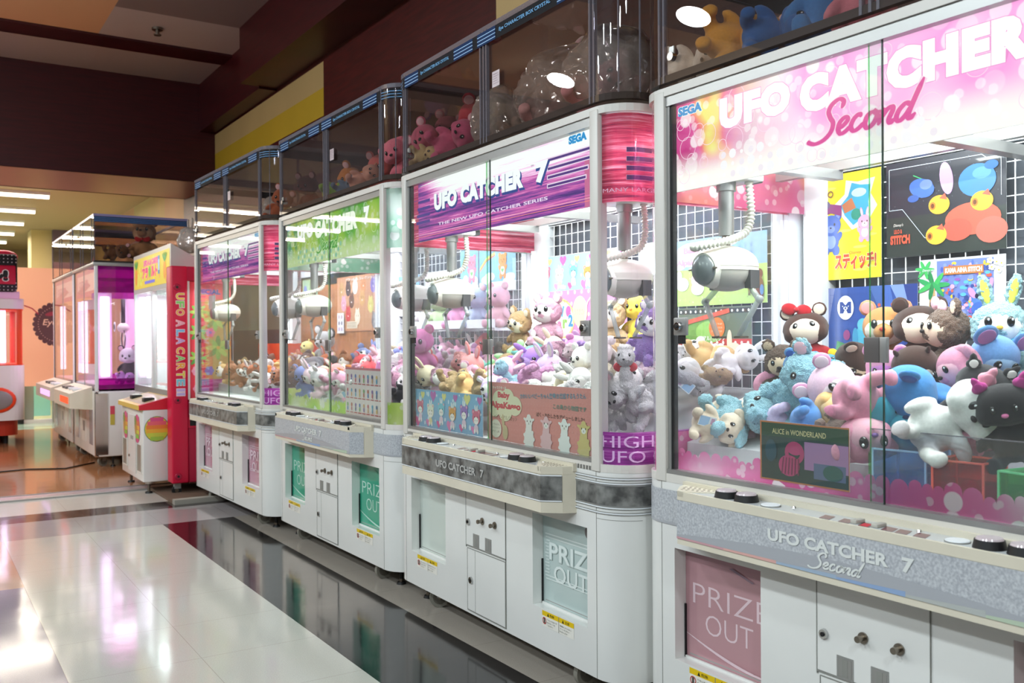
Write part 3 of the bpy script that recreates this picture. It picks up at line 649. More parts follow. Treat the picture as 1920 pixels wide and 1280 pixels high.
def p_console(style):
    speck = style != 'purple'
    def fn(parent):
        P = [(0, .11), (-.045, .128), (-.1, .178), (-.1, 1.286), (-.045, 1.335), (0, 1.355)]
        mb = MB()
        zl = (.612, .648, .742) if not speck else (.618, .634, .742)
        mb.prism(P, zl[0], zl[1], CREAM); mb.prism([(p[0] + .002 * (p[0] < 0), p[1]) for p in P], zl[1], zl[2], CREAM); mb.prism(P, zl[2], .752, CREAM)
        mb.box(-.1, -.090, .178, 1.286, .752, .766, CREAM); mb.box(-.014, 0, .11, 1.355, .752, .778, CREAM)
        mb.prism([(0, .11), (-.045, .128), (-.1, .178), (-.1, .20), (-.02, .315), (0, .315)], .752, .768, CREAM)
        mb.prism([(0, 1.355), (0, 1.18), (-.02, 1.18), (-.1, 1.262), (-.1, 1.286), (-.045, 1.335)], .752, .768, CREAM)
        con = mb.build('control_console', parent)
        b = MB(); PP = [(-.045 * .6, .121), (-.045, .128), (-.1, .178), (-.1, 1.286), (-.045, 1.335)]
        if speck:
            pts = [(-.0015 + (p[0]), p[1]) for p in PP[1:]]; strip(b, pts, zl[1], zl[2], SPECK, smooth=False)
            # plain silver wave along the lower edge
            v = []; n_ = 24
            for i in range(n_ + 1):
                y = 1.286 - 1.108 * i / n_; tt = i / n_; v += [(-.1022, y, zl[1]), (-.1022, y, zl[1] + .012 + .030 * math.sin(PI * min(1, tt * 1.05)) ** 1.0)]
            b.add(v, [(2 * i, 2 * i + 2, 2 * i + 3, 2 * i + 1) for i in range(n_)], MATS.get('band_silver') or pbr('band_silver', '#b6b9be', .3, .2))
            for i, c in enumerate(['#c89aa0', '#d8a8a0', '#9fb2c6', '#8fa8cc', '#b4b8b4', '#b8c8b0']): b.add([(-.1026, 1.286 - .18 * i, zl[1]), (-.1026, 1.286 - .18 * (i + 1), zl[1]), (-.1026, 1.286 - .18 * (i + 1), zl[1] + .006 + .002 * i), (-.1026, 1.286 - .18 * i, zl[1] + .006)], [(0, 1, 2, 3)], PAINT, H(c))
        else:
            strip(b, [(-.0015 + p[0], p[1]) for p in PP[1:]], zl[1] + .004, zl[2] - .004, MARB, smooth=False)
            for z in (zl[1] + .002, zl[2] - .006): strip(b, [(-.0030 + p[0], p[1]) for p in PP[1:]], z, z + .004, ALUW, smooth=False)
        b.build('decor_band', con)
        t = MB(); a = Art(3)
        if speck: a.text('UFO CATCHER', 0, 0, .345, .030, '#dfe2de', off=.04).text('7', .378, -.002, .030, .033, '#dfe2de', off=.04).script(.125, -.042, .16, .042, '#dfe2de', .0052)
        else: a.text('UFO CATCHER', 0, 0, .33, .030, '#b9b8b4', off=.03).text('7', .365, 0, .026, .030, '#b9b8b4', off=.03)
        a.into(t, PAINT, front_map(-.1035, .952, .689 if speck else .680)); t.build('lettering', con)
        g = MB(); g2 = MB()
        for i in range(7):
            for j in range(6):
                s_ = .150 + .018 * i + .006 * (j % 2); x = -.012 - .013 * j
                if -x > .02 + (s_ - .16) * 0 + .6 * max(0, s_ - .16) * 0 and s_ > .30 + x * 1.2 + .0: continue
                if -x > 1.0 * (s_ - .10) * 1.2: continue
                for y, gg in ((s_, g), (L + .0025 - s_, g2)): gg.box(x - .0022, x + .0022, y - .0035, y + .0035, .7679, .7686, MATS.get('grille_hole') or pbr('grille_hole', '#8b7f6e', .7))
        g.build('speaker_grille', con); g2.build('speaker_grille', con)
        panel = MB(); panel.box(-.090, -.014, .21, 1.25, .752, .7645, MATS.get('control_plate') or pbr('control_plate', '#c9ccce', .15)); pl = panel.build('button_panel', con)
        bd = MB(); cols = MATS.get('display_red') or pbr('display_red', '#7c4a52', .15)
        for y in (.80, .745, .69, .63, .595, .55): bd.add([(-.082, y - .018, .7651), (-.082, y + .012, .7651), (-.04, y + .026, .7651), (-.04, y - .004, .7651)], [(0, 1, 2, 3)], cols)
        bd.add([(-.082, .69 - .013, .7655), (-.082, .69 + .007, .7655), (-.05, .69 + .018, .7655), (-.05, .69 - .002, .7655)], [(0, 1, 2, 3)], MATS.get('digit_red') or emis('digit_red', '#e8606a', .7))
        bd.bbox(-.075, -.04, .655, .672, .7645, .7735, DOMEG, .002); bd.bbox(-.075, -.04, .712, .728, .7645, .7735, DOMEG, .002)
        bd.build('display_window', con)
        for y in (1.140, 1.068, .405, .333):
            k = MB(); k.cyl((-.055, y, .7645), (-.055, y, .7825), .033, .029, DARK, 24); k.cyl((-.055, y, .7825), (-.055, y, .7865), .027, .025, MATS.get('button_cap') or pbr('button_cap', '#d7c9cc', .1), 24); k.build('push_button', con)
        for y in (.985, .475):
            k = MB(); k.cyl((-.055, y, .7645), (-.055, y, .767), .026, .026, SEAM, 24); k.cyl((-.055, y, .767), (-.055, y, .769), .025, .024, ALUW, 24); k.build('round_cover', con)
        for y in (1.20, .93, .265, .58):
            k = MB(); k.cyl((-.03, y, .7645), (-.03, y, .7695), .006, .004, CHROME, 8); k.build('screw', con)
        return con
    return fn
def p_bands(style):
    def fn(parent):
        b = MB(); o = outline(.002)
        if style == 'purple':
            strip(b, o, .655, .722, MARB)
            for z in (.744, .728, .650, .632): strip(b, outline(.004), z, z + .004, ALUW); strip(b, outline(.0035), z - .002, z + .0065, SEAM)
            for z in (.722, .6505): strip(b, outline(.003), z, z + .0085, ALU)
        else:
            strip(b, o, .645, .742, SPECK); strip(b, outline(.0024), .638, .646, MATS.get('band_silver') or pbr('band_silver', '#b6b9be', .3, .2))
        return b.build('decor_band', parent)
    return fn

CLAWY = {'A': 1.30, 'B': 1.37, 'C': 1.34, 'D': 1.365}
def machine(name_key, name, pos, rot, style, prize, label, back='grid', blank_left=False):
    root = empty(name, (pos[0], pos[1], 0), -rot); tag(root, label, 'claw machine', 'claw machines in the near row')
    shared('cab', root, p_cabinet); 
    for k in (0,):
        if 'doors' not in _proto:
            _proto['doors'] = True; before = set(bpy.data.objects); p_doors(root); _proto['doorsl'] = [o for o in root.children if o not in before]
        else:
            for o in _proto['doorsl']: copy_tree(o, root)
    for i, y in enumerate((.0515, 1.071)):
        st = 'blank' if (blank_left and i == 1) else prize
        f = shared('prize' + st, root, p_prize(st)); f.location = (0, y, .239)
    if prize == 'pale': 
        k = MB(); k.cyl((.030, .085, .545), (.045, .085, .545), .022, .022, HANDLE, 14); k.build('flap_latch', root)
    for y, z in ((.325, .1785), (1.345, .1785)):
        def stk(parent):
            mb = MB(); sticker_art().into(mb, PRINT, lambda u, v, d: (-.0008 - d, -u, v)); return mb.build('warning_sticker', parent)
        o = shared('sticker', root, stk); o.location = (0, y, z)
    shared('bands' + ('p' if style == 'purple' else 's'), root, p_bands('purple' if style == 'purple' else 'speck'))
    shared('con' + ('p' if style == 'purple' else 's'), root, p_console('purple' if style == 'purple' else 'speck'))
    shared('frame', root, p_frame)
    if 'track' not in _proto: _proto['track'] = [o for o in root.children if o.name.startswith('glass_track')][0]
    else: copy_tree(_proto['track'], root)
    if 'panes' not in _proto:
        before = set(bpy.data.objects); p_panes(root); _proto['panes'] = [o for o in root.children if o not in before]
    else:
        for o in _proto['panes']: copy_tree(o, root)
    for s_ in (0, 1): shared('corner%d' % s_, root, p_corner(s_))
    # header sign and its wrap-around sides
    def sg(parent):
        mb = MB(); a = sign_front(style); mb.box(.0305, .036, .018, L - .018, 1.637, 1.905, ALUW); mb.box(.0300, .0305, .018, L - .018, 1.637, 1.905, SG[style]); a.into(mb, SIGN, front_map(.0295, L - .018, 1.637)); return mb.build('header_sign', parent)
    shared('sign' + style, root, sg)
    for s_ in (0, 1):
        def sd(parent, s_=s_):
            mb = MB(); o_ = outline(-.0125); o_ = [(.79, o_[0][1])] + o_[1:10] if s_ == 0 else o_[10:-1] + [(.79, o_[-1][1])]
            strip(mb, o_, 1.637, 1.922, SF[style]); side_art(style, .80, .285).into(mb, PRINT, corner_map(s_, -.012, 1.637), .0002); return mb.build('corner_sign', parent)
        shared('side%s%d' % (style, s_), root, sd)
        def sl(parent, s_=s_):
            mb = MB(); o_ = outline(-.0105); o_ = [(.79, o_[0][1])] + o_[1:10] if s_ == 0 else o_[10:-1] + [(.79, o_[-1][1])]
            strip(mb, o_, .79, .895, SF[style + 'low']); side_art(style, .80, .105, True).into(mb, PRINT, corner_map(s_, -.010, .79), .0002); return mb.build('corner_decal', parent)
        shared('low%s%d' % (style, s_), root, sl)
    # interior
    def deck(parent):
        mb = MB(); mb.prism([(.04, -.05), (.04, L + .05), (.1, L + .1), (.86, L + .1), (.86, -.1), (.1, -.1)], .785, .80, ALUW)
        v = [(.20, -.10, .80), (.20, L + .10, .80), (.84, L + .10, .80), (.84, -.10, .80), (.20, -.10, .86), (.20, L + .10, .86), (.84, L + .10, 1.0), (.84, -.10, 1.0)]
        mb.add(v, [(3, 2, 1, 0), (4, 5, 6, 7), (0, 1, 5, 4), (1, 2, 6, 5), (2, 3, 7, 6), (3, 0, 4, 7)], MATS.get('deck_grey') or pbr('deck_grey', '#b4b4b6', .3)); return mb.build('prize_deck', parent)
    shared('deck', root, deck)
    def lamp(parent):
        mb = MB(); mb.box(.10, .74, .02, L - .02, 1.915, 1.925, ALUW); mb.box(.12, .72, .04, L - .04, 1.912, 1.9149, PANEL); o = mb.build('ceiling_lamp', parent)
        k = MB(); k.cyl((.05, .06, 1.90), (.05, L - .06, 1.90), .0125, .0125, TUBE, 12); k.build('fluorescent_tube', o); return o
    shared('lamp', root, lamp)
    def vt(parent):
        k = MB(); k.cyl((.745, L + .06, .95), (.745, L + .06, 1.62), .0125, .0125, TUBE, 12); k.cyl((.745, L + .06, .93), (.745, L + .06, .95), .015, .015, ALUW, 12); k.cyl((.745, L + .06, 1.62), (.745, L + .06, 1.64), .015, .015, ALUW, 12); return k.build('upright_tube', parent)
    shared('vtube', root, vt)
    la = area('interior_lamp', (0, 0, 0), (0, 0, 0), .55, 1.3, 20, (.97, .985, 1)); la.parent = root; la.location = (.42, L / 2, 1.90)
    la = area('tube_lamp', (0, 0, 0), (0, math.radians(-12), 0), .03, 1.34, 15, (.97, .985, 1)); la.parent = root; la.location = (.055, L / 2, 1.883)
    if back == 'grid':
        def gr(parent):
            mb = MB(); mb.box(.872, .88, -.115, L + .115, .80, 1.93, BOARD); o = mb.build('back_board', parent)
            g = MB(); y0, y1, z0, z1 = -.095, L + .095, .90, 1.765
            n_ = 32
            for i in range(n_ + 1): y = y0 + (y1 - y0) * i / n_; g.box(.823, .8265, y - .0016, y + .0016, z0, z1, GRID)
            n_ = 17
            for i in range(n_ + 1): z = z0 + (z1 - z0) * i / n_; g.box(.8265, .830, y0, y1, z - .0016, z + .0016, GRID)
            g.build('wire_grid', o)
            h = MB(); h.box(.815, .835, -.10, L + .10, 1.772, 1.925, ALUW); h.build('rear_header', o); return o
        shared('grid', root, gr)
    else:
        mb = MB(); mb.box(.855, .87, -.115, L + .115, .80, 1.62, CORK); mb.box(.84, .87, -.10, L + .10, 1.70, 1.93, ALUW); mb.build('back_board', root)
    for y, t in ((CLAWY[name_key], .18), (.16, .25)):
        c = shared('claw', root, p_claw); c.location = (t, y, 1.408)
    def rail(parent):
        mb = MB(); mb.box(.08, .80, .74, .78, 1.70, 1.73, ALU); mb.box(.60, .63, -.08, L + .08, 1.735, 1.765, ALU); mb.box(.10, .13, -.06, L + .06, 1.735, 1.765, ALU)
        for y in (1.30, .16): mb.box(.10, .62, y - .02, y + .02, 1.705, 1.735, ALU)
        return mb.build('gantry_rail', parent)
    shared('rail', root, rail)
    for x, y in ((.075, .17), (.075, 1.28), (.78, .17), (.78, 1.28)):
        c = shared('caster', root, p_caster); c.location = (x, y, 0); c.rotation_euler = (0, 0, random.Random(int(y * 10) + int(pos[1] * 7)).uniform(-.5, .5))
    for x, y in ((.10, .02), (.10, 1.44), (.80, .02), (.80, 1.44)):
        c = shared('foot', root, p_foot); c.location = (x, y, 0)
    return root
# ------------------------------------------------ display box of clear acrylic on top of a machine
def box_art():
    a = Art(2); w, h = 1.46, .052
    a.rect(0, 0, w, h, '#17171c')
    for x0, x1 in ((.02, .16), (.50, .66), (.70, .84), (1.26, 1.42)):
        a.rect(x0, 0, x1, h, '#12305a')
        for k in range(3): a.rect(x0, h * (.16 + .27 * k), x1, h * (.22 + .27 * k), '#a9cdf0')
    for x0 in (.19, .87): a.text('Eye CHARACTER BOX CRYSTAL', x0, h * .33, .27 if x0 < .5 else .35, h * .34, '#7db8e6', off=.02)
    return a
def display_box(pos, rot, label):
    root = empty('acrylic_display_box', (pos[0], pos[1], 1.965), -rot); tag(root, label, 'display box', 'clear display boxes on the machines')
    def base(parent):
        mb = MB(); ringwall(mb, .0, -.02, 0, .022, BASEC, .88); mb.prism(outline(-.02, .88), 0.0, .004, SMOKE)
        return mb.build('base_tray', parent)
    shared('bx_base', root, base)
    def feet(parent):
        mb = MB()
        mb.cyl((.10, -.03, -.021), (.10, -.03, 0), .03, .03, CREAM, 14); return mb.build('support_foot', parent)
    for x, y in ((0, 0), (0, 1.52), (.7, 0), (.7, 1.52), (0, .76)):
        f = shared('bx_foot', root, feet); f.location = (x * 1.0, y, 0)
    def walls(parent):
        mb = MB(); o = outline(-.002, .88); strip(mb, o[:10], .02, .43, SMOKE); strip(mb, o[10:], .02, .43, SMOKE); mb.add([(.88, -RC, .02), (.88, L + RC, .02), (.88, L + RC, .43), (.88, -RC, .43)], [(0, 1, 2, 3)], SMOKE)
        return mb.build('curved_corner_panel', parent)
    shared('bx_wall', root, walls)
    for y0, y1, x in ((.705, L, .004), (0, .745, .010)):
        def pn(parent): g = MB(); g.box(x, x + .003, y0, y1, .02, .43, SMOKE); return g.build('sliding_acrylic_door', parent)
        shared('bx_pane%.1f' % y0, root, pn)
    for y, dx, dz in [(q, 0, 0) for q in (.0, .022, .700, .722, .748, L, L - .02)]:
        def post(parent): mb = MB(); mb.box(-.002, .012, -.004, .004, .0, .44, EDGE); return mb.build('door_rib', parent)
        o = shared('bx_post', root, post); o.location = (0, y, 0)
    for k in (2, 5):
        def rib(parent): p = outline(.0)[k]; mb = MB(); mb.box(p[0] - .002, p[0] + .002, p[1] - .002, p[1] + .002, .02, .43, EDGE); return mb.build('corner_rib', parent)
        shared('bx_rib%d' % k, root, rib)
    for y in (-RC, L + RC):
        def rp(parent): mb = MB(); mb.box(.86, .88, -.003, .003, 0, .44, EDGE); return mb.build('rear_rib', parent)
        o = shared('bx_rear', root, rp); o.location = (0, y, 0)
    def top(parent):
        mb = MB(); ringwall(mb, .0, -.02, .435, .455, EDGE, .88); mb.prism(outline(-.01, .88), .446, .450, SMOKE); return mb.build('lid', parent)
    shared('bx_top', root, top)
    def tape(parent):
        mb = MB(); box_art().into(mb, TAPE, front_map(-.003, L, .380)); a = Art(1)
        for sd in (0, 1):
            a = Art(1); a.rect(0, 0, .9, .052, '#17171c', 14)
            for k in range(3): a.rect(0, .052 * (.16 + .27 * k), .9, .052 * (.22 + .27 * k), '#7fb0e0', 14)
            a.into(mb, TAPE, corner_map(sd, .001, .380))
        return mb.build('title_tape', parent)
    shared('bx_tape', root, tape)
    def lk(parent):
        mb = MB(); mb.cyl((-.012, L - .06, .07), (.004, L - .06, .07), .013, .013, CHROME, 12); mb.box(-.006, .0, L - .07, L - .05, .075, .10, ALU); return mb.build('lock', parent)
    shared('bx_lock', root, lk)
    def nt(parent):
        mb = MB(); a = Art(5); a.rect(0, 0, .055, .06, '#cdbcc0')
        for k in range(5): a.rect(.006, .012 + .009 * k, .05 - .006 * (k % 3), .014 + .009 * k, '#9b7f8a')
        a.into(mb, PRINT, front_map(.0, .655, .20)); return mb.build('notice_label', parent)
    shared('bx_note', root, nt)
    return root

# ------------------------------------------------ cuddly toys
_pl = {}
def plush_mesh(key, parts, vox=.045, mat=None, smooth=4):
    """union of ellipsoids given in unit size, remeshed into one soft body"""
    if key in _pl: return _pl[key]
    bm = bmesh.new()
    for c, r, rot in parts:
        mt = Matrix.Translation(c) @ Euler([math.radians(q) for q in rot]).to_matrix().to_4x4() @ Matrix.Diagonal((r[0], r[1], r[2], 1))
        bmesh.ops.create_uvsphere(bm, u_segments=16, v_segments=10, radius=1, matrix=mt)
    me = bpy.data.meshes.new('plush'); bm.to_mesh(me); bm.free()
    o = bpy.data.objects.new('plush', me); COL.objects.link(o)
    rm = o.modifiers.new('r', 'REMESH'); rm.mode = 'VOXEL'; rm.voxel_size = vox
    sm = o.modifiers.new('s', 'SMOOTH'); sm.factor = .5; sm.iterations = smooth
    if mat is FUR:
        rm.voxel_size = vox * .62
        tx = bpy.data.textures.get('curls') or bpy.data.textures.new('curls', 'CLOUDS'); tx.noise_scale = .055; tx.noise_depth = 2
        dm = o.modifiers.new('d', 'DISPLACE'); dm.texture = tx; dm.strength = .085; dm.mid_level = .5; dm.texture_coords = 'LOCAL'
    dg = bpy.context.evaluated_depsgraph_get(); m2 = bpy.data.meshes.new_from_object(o.evaluated_get(dg)); m2.name = key
    bpy.data.objects.remove(o); bpy.data.meshes.remove(me)
    m2.materials.clear(); m2.materials.append(mat or PLUSH)
    m2.polygons.foreach_set('use_smooth', [True] * len(m2.polygons))
    _pl[key] = m2
    return m2
# unit toy: sits on z=0, about 1.55 tall, faces -x
BODY = {
 'sit': [((0, 0, .42), (.34, .36, .42), (0, 0, 0)), ((-.30, -.26, .14), (.26, .14, .14), (0, 0, 22)), ((-.30, .26, .14), (.26, .14, .14), (0, 0, -22)), ((-.50, -.34, .19), (.10, .14, .17), (0, 0, 0)), ((-.50, .34, .19), (.10, .14, .17), (0, 0, 0)),
         ((-.12, -.40, .52), (.13, .12, .27), (-38, 20, 0)), ((-.12, .40, .52), (.13, .12, .27), (38, 20, 0)), ((0, 0, .80), (.2, .2, .14), (0, 0, 0))],
 'flop': [((0, 0, .40), (.33, .40, .40), (0, 0, 0)), ((-.36, -.20, .22), (.30, .14, .15), (0, 20, 10)), ((-.34, .28, .12), (.28, .14, .14), (0, 0, -30)), ((-.60, -.26, .34), (.11, .14, .16), (0, 0, 0)), ((-.56, .42, .16), (.11, .13, .16), (0, 0, 0)),
          ((-.22, -.42, .62), (.13, .13, .27), (-70, 10, 0)), ((-.05, .44, .46), (.13, .13, .28), (20, 30, 0)), ((0, 0, .78), (.2, .2, .14), (0, 0, 0))],
 'alpaca': [((.05, 0, .38), (.44, .30, .30), (0, 0, 0)), ((-.26, 0, .66), (.17, .17, .36), (0, -12, 0)), ((-.22, -.16, .12), (.11, .11, .16), (0, 0, 0)), ((-.22, .16, .12), (.11, .11, .16), (0, 0, 0)), ((.28, -.16, .12), (.12, .11, .16), (0, 0, 0)), ((.28, .16, .12), (.12, .11, .16), (0, 0, 0)), ((.50, 0, .5), (.12, .12, .12), (0, 0, 0))],
}
HEAD = {  # centre at origin, faces -x
 'round': [((0, 0, 0), (.40, .46, .40), (0, 0, 0)), ((-.30, 0, -.10), (.16, .20, .15), (0, 0, 0)), ((-.12, -.26, -.12), (.20, .18, .18), (0, 0, 0)), ((-.12, .26, -.12), (.20, .18, .18), (0, 0, 0))],
 'flat': [((0, 0, 0), (.36, .50, .38), (0, 0, 0)), ((-.12, -.26, -.10), (.22, .22, .2), (0, 0, 0)), ((-.12, .26, -.10), (.22, .22, .2), (0, 0, 0))],
 'snout': [((0, 0, 0), (.42, .44, .40), (0, 0, 0)), ((-.42, 0, -.12), (.22, .19, .15), (0, 0, 0))],
 'small': [((0, 0, .0), (.26, .24, .24), (0, 0, 0)), ((-.2, 0, -.05), (.14, .13, .11), (0, 0, 0)), ((.02, 0, .18), (.18, .18, .14), (0, 0, 0))],
}
EAR = {
 'round': [((0, 0, .06), (.07, .17, .17), (0, 0, 0))],
 'big': [((0, 0, .12), (.07, .24, .23), (0, 0, 0))],
 'long': [((0, 0, .22), (.07, .12, .32), (0, 0, 0))],
 'floppy': [((0, 0, -.02), (.10, .30, .13), (0, 0, 0)), ((-.02, -.26, -.10), (.08, .13, .16), (0, 0, 0))],
 'point': [((0, 0, .04), (.08, .15, .10), (0, 0, 0)), ((0, .0, .16), (.05, .07, .12), (0, 0, 0))],
 'tiny': [((0, 0, .06), (.05, .06, .12), (0, 0, 0))],
}
def simple(key, fn, mat):
    if key in _pl: return _pl[key]
    mb = MB(); fn(mb); o = mb.build(key); me = o.data; bpy.data.objects.remove(o); _pl[key] = me; return me
def child(name, me, parent, loc=(0, 0, 0), rot=(0, 0, 0), sc=(1, 1, 1), col=None):
    o = bpy.data.objects.new(name, me); COL.objects.link(o); o.parent = parent; o.location = loc; o.rotation_euler = [math.radians(q) for q in rot]; o.scale = sc
    if col: o.color = H(col)
    return o
EARPOS = {'round': (.62, .30, 28), 'big': (.62, .26, 42), 'long': (.34, .36, 12), 'floppy': (.42, .14, 10), 'point': (.60, .28, 24), 'tiny': (.55, .20, 18)}
def toy(name, label, cat, group, loc, rot, size, body='sit', head='round', ear='round', col='#ffffff', col2=None, face=None, earcol=None, innerear=None, shirt=None, nose='#1c1416', eye=1.0, fur=False, detail=True, bow=None, blush=False, headtilt=(0, 0, 0), tagcard=None, hoff=None, lids=None):
    """a cuddly toy: body with head (> ears, eyes, nose, face patch); size = its height in metres; origin at its middle"""
    mat = FUR if fur else PLUSH
    k = size / 1.55
    root = bpy.data.objects.new(name, plush_mesh('body_' + body + ('f' if fur else ''), [((c[0], c[1], c[2] - .72), r, q) for c, r, q in BODY[body]], .05, mat)); COL.objects.link(root)
    root.location = loc; root.rotation_euler = [math.radians(q) for q in rot]; root.scale = (k, k, k); root.color = H(shirt or col)
    tag(root, label, cat, group)
    hz = (1.12 if body != 'alpaca' else 1.06) - .72
    hx = -.06 if body != 'alpaca' else -.36
    hd = child('head', plush_mesh('head_' + head + ('f' if fur else ''), HEAD[head], .045, mat), root, (hx, 0, hz), headtilt, (1, 1, 1), col2 or col)
    rr = .46 if head in ('round', 'flat') else (.44 if head == 'snout' else .24)
    ep = EARPOS[ear]; es = 1.0 if head != 'small' else .6
    for q in (-1, 1):
        e = child('ear', plush_mesh('ear_' + ear + ('f' if fur else ''), EAR[ear], .03, mat), hd, (.0, q * rr * ep[0] * 1.1, rr * (ep[1] + .42)), (-q * ep[2] if ear != 'floppy' else 0, 0, 0 if ear != 'floppy' or q < 0 else 180), (es, es, es), earcol or col2 or col)
        if detail and ear in ('round', 'big', 'long', 'point'):
            sz = {'round': (.12, .12, .06), 'big': (.17, .16, .12), 'long': (.07, .22, .22), 'point': (.08, .09, .07)}[ear]
            child('inner_ear', simple('inner_ear', lambda mb: mb.ell((0, 0, 0), (1, 1, 1), PLUSH, 12, 8), PLUSH), hd, (-.055, q * rr * ep[0] * 1.1 + q * math.sin(math.radians(ep[2])) * sz[2] * es, rr * (ep[1] + .42) + sz[2] * es * math.cos(math.radians(ep[2]))), (-q * ep[2], 0, 0), (.025 * es, sz[0] * es, sz[1] * es), innerear or face or '#f4c9d2')
    if face:
        child('face_patch', simple('face_' + head, lambda mb: mb.ell((0, 0, 0), (1, 1, 1), PLUSH, 20, 12), PLUSH), hd, (-.13, 0, -.05), (0, 0, 0), (.315, .38 if head != 'small' else .2, .31), face)
    xo = {'round': -.40, 'flat': -.35, 'snout': -.40, 'small': -.20}[head] - (.045 if face else 0)
    es_ = eye
    eyem = simple('eye', lambda mb: (mb.ell((0, 0, 0), (.035, .055, .075), EYE, 12, 8), mb.ell((-.03, -.015, .03), (.012, .016, .02), ALUW, 8, 6)), EYE)
    for q in (-1, 1):
        if head == 'small': child('eye', eyem, hd, (-.20, q * .12, .05), (0, 0, q * 30), (.6, .6, .6))
        else: child('eye', eyem, hd, (xo + .035 * es_, q * .17, .05), (0, 0, -q * 18), (es_, es_, es_))
    if detail or head == 'small':
        nx = {'round': -.46, 'flat': -.36, 'snout': -.63, 'small': -.34}[head]
        child('nose', simple('nose' + nose, lambda mb: mb.ell((0, 0, 0), (.04, .06, .04), pbr('nose' + nose, nose, .6), 10, 6), EYE), hd, (nx - (.02 if face and head != 'snout' else 0), 0, -.05), (0, 0, 0), (1, 1, 1) if head != 'small' else (.5, .5, .5))
    if bow:
        bm_ = simple('bow', lambda mb: (mb.ell((0, -.13, 0), (.05, .14, .11), PLUSH, 12, 8), mb.ell((0, .13, 0), (.05, .14, .11), PLUSH, 12, 8), mb.ell((-.02, 0, 0), (.06, .05, .05), PLUSH, 10, 6)), PLUSH)
        if bow[1] == 'head': child('bow', bm_, hd, (-.12, .12, .44), (15, 0, 0), (1.2, 1.2, 1.2), bow[0])
        else: child('bow', bm_, root, (-.34, 0, .10), (0, 0, 0), (1.1, 1.1, 1.1), bow[0])
    if tagcard:
        def tg(mb):
            a = Art(3); a.rect(-.16, -.24, .16, .24, '#f2f4f6').rect(-.14, -.22, .14, .05, '#9cc0e0').rect(-.12, .1, .12, .2, '#d8a8c0'); a.into(mb, PRINT, lambda u, v, d: (-d, u, v)); mb.box(0.0005, .004, -.16, .16, -.24, .24, PRINT, (.9, .9, .92, 1))
        child('hang_tag', simple('hang_tag', tg, PRINT), root, (-.36, tagcard, -.25), (10, 15, 20), (1, 1, 1))
    return root
def bag(label, loc, r, seed, group=None):
    rr = random.Random(seed); bm = bmesh.new(); bmesh.ops.create_icosphere(bm, subdivisions=4, radius=1)
    for v in bm.verts:
        n = v.co.normalized(); k = 1 + .11 * math.sin(7 * n.x + seed) * math.cos(6 * n.y - seed) + .06 * abs(math.sin(13 * n.x + 9 * n.z + seed)) + .05 * abs(math.sin(17 * n.y - 11 * n.z)) + rr.uniform(-.012, .012) + (.35 * max(0, n.z) ** 4)
        v.co = Vector((n.x * r[0] * k, n.y * r[1] * k, n.z * r[2] * k))
    mb = MB(); mb.frombm(bm, BAGM, smooth=True); o = mb.build('plastic_bag', None, loc); return tag(o, label, 'plastic bag', group)
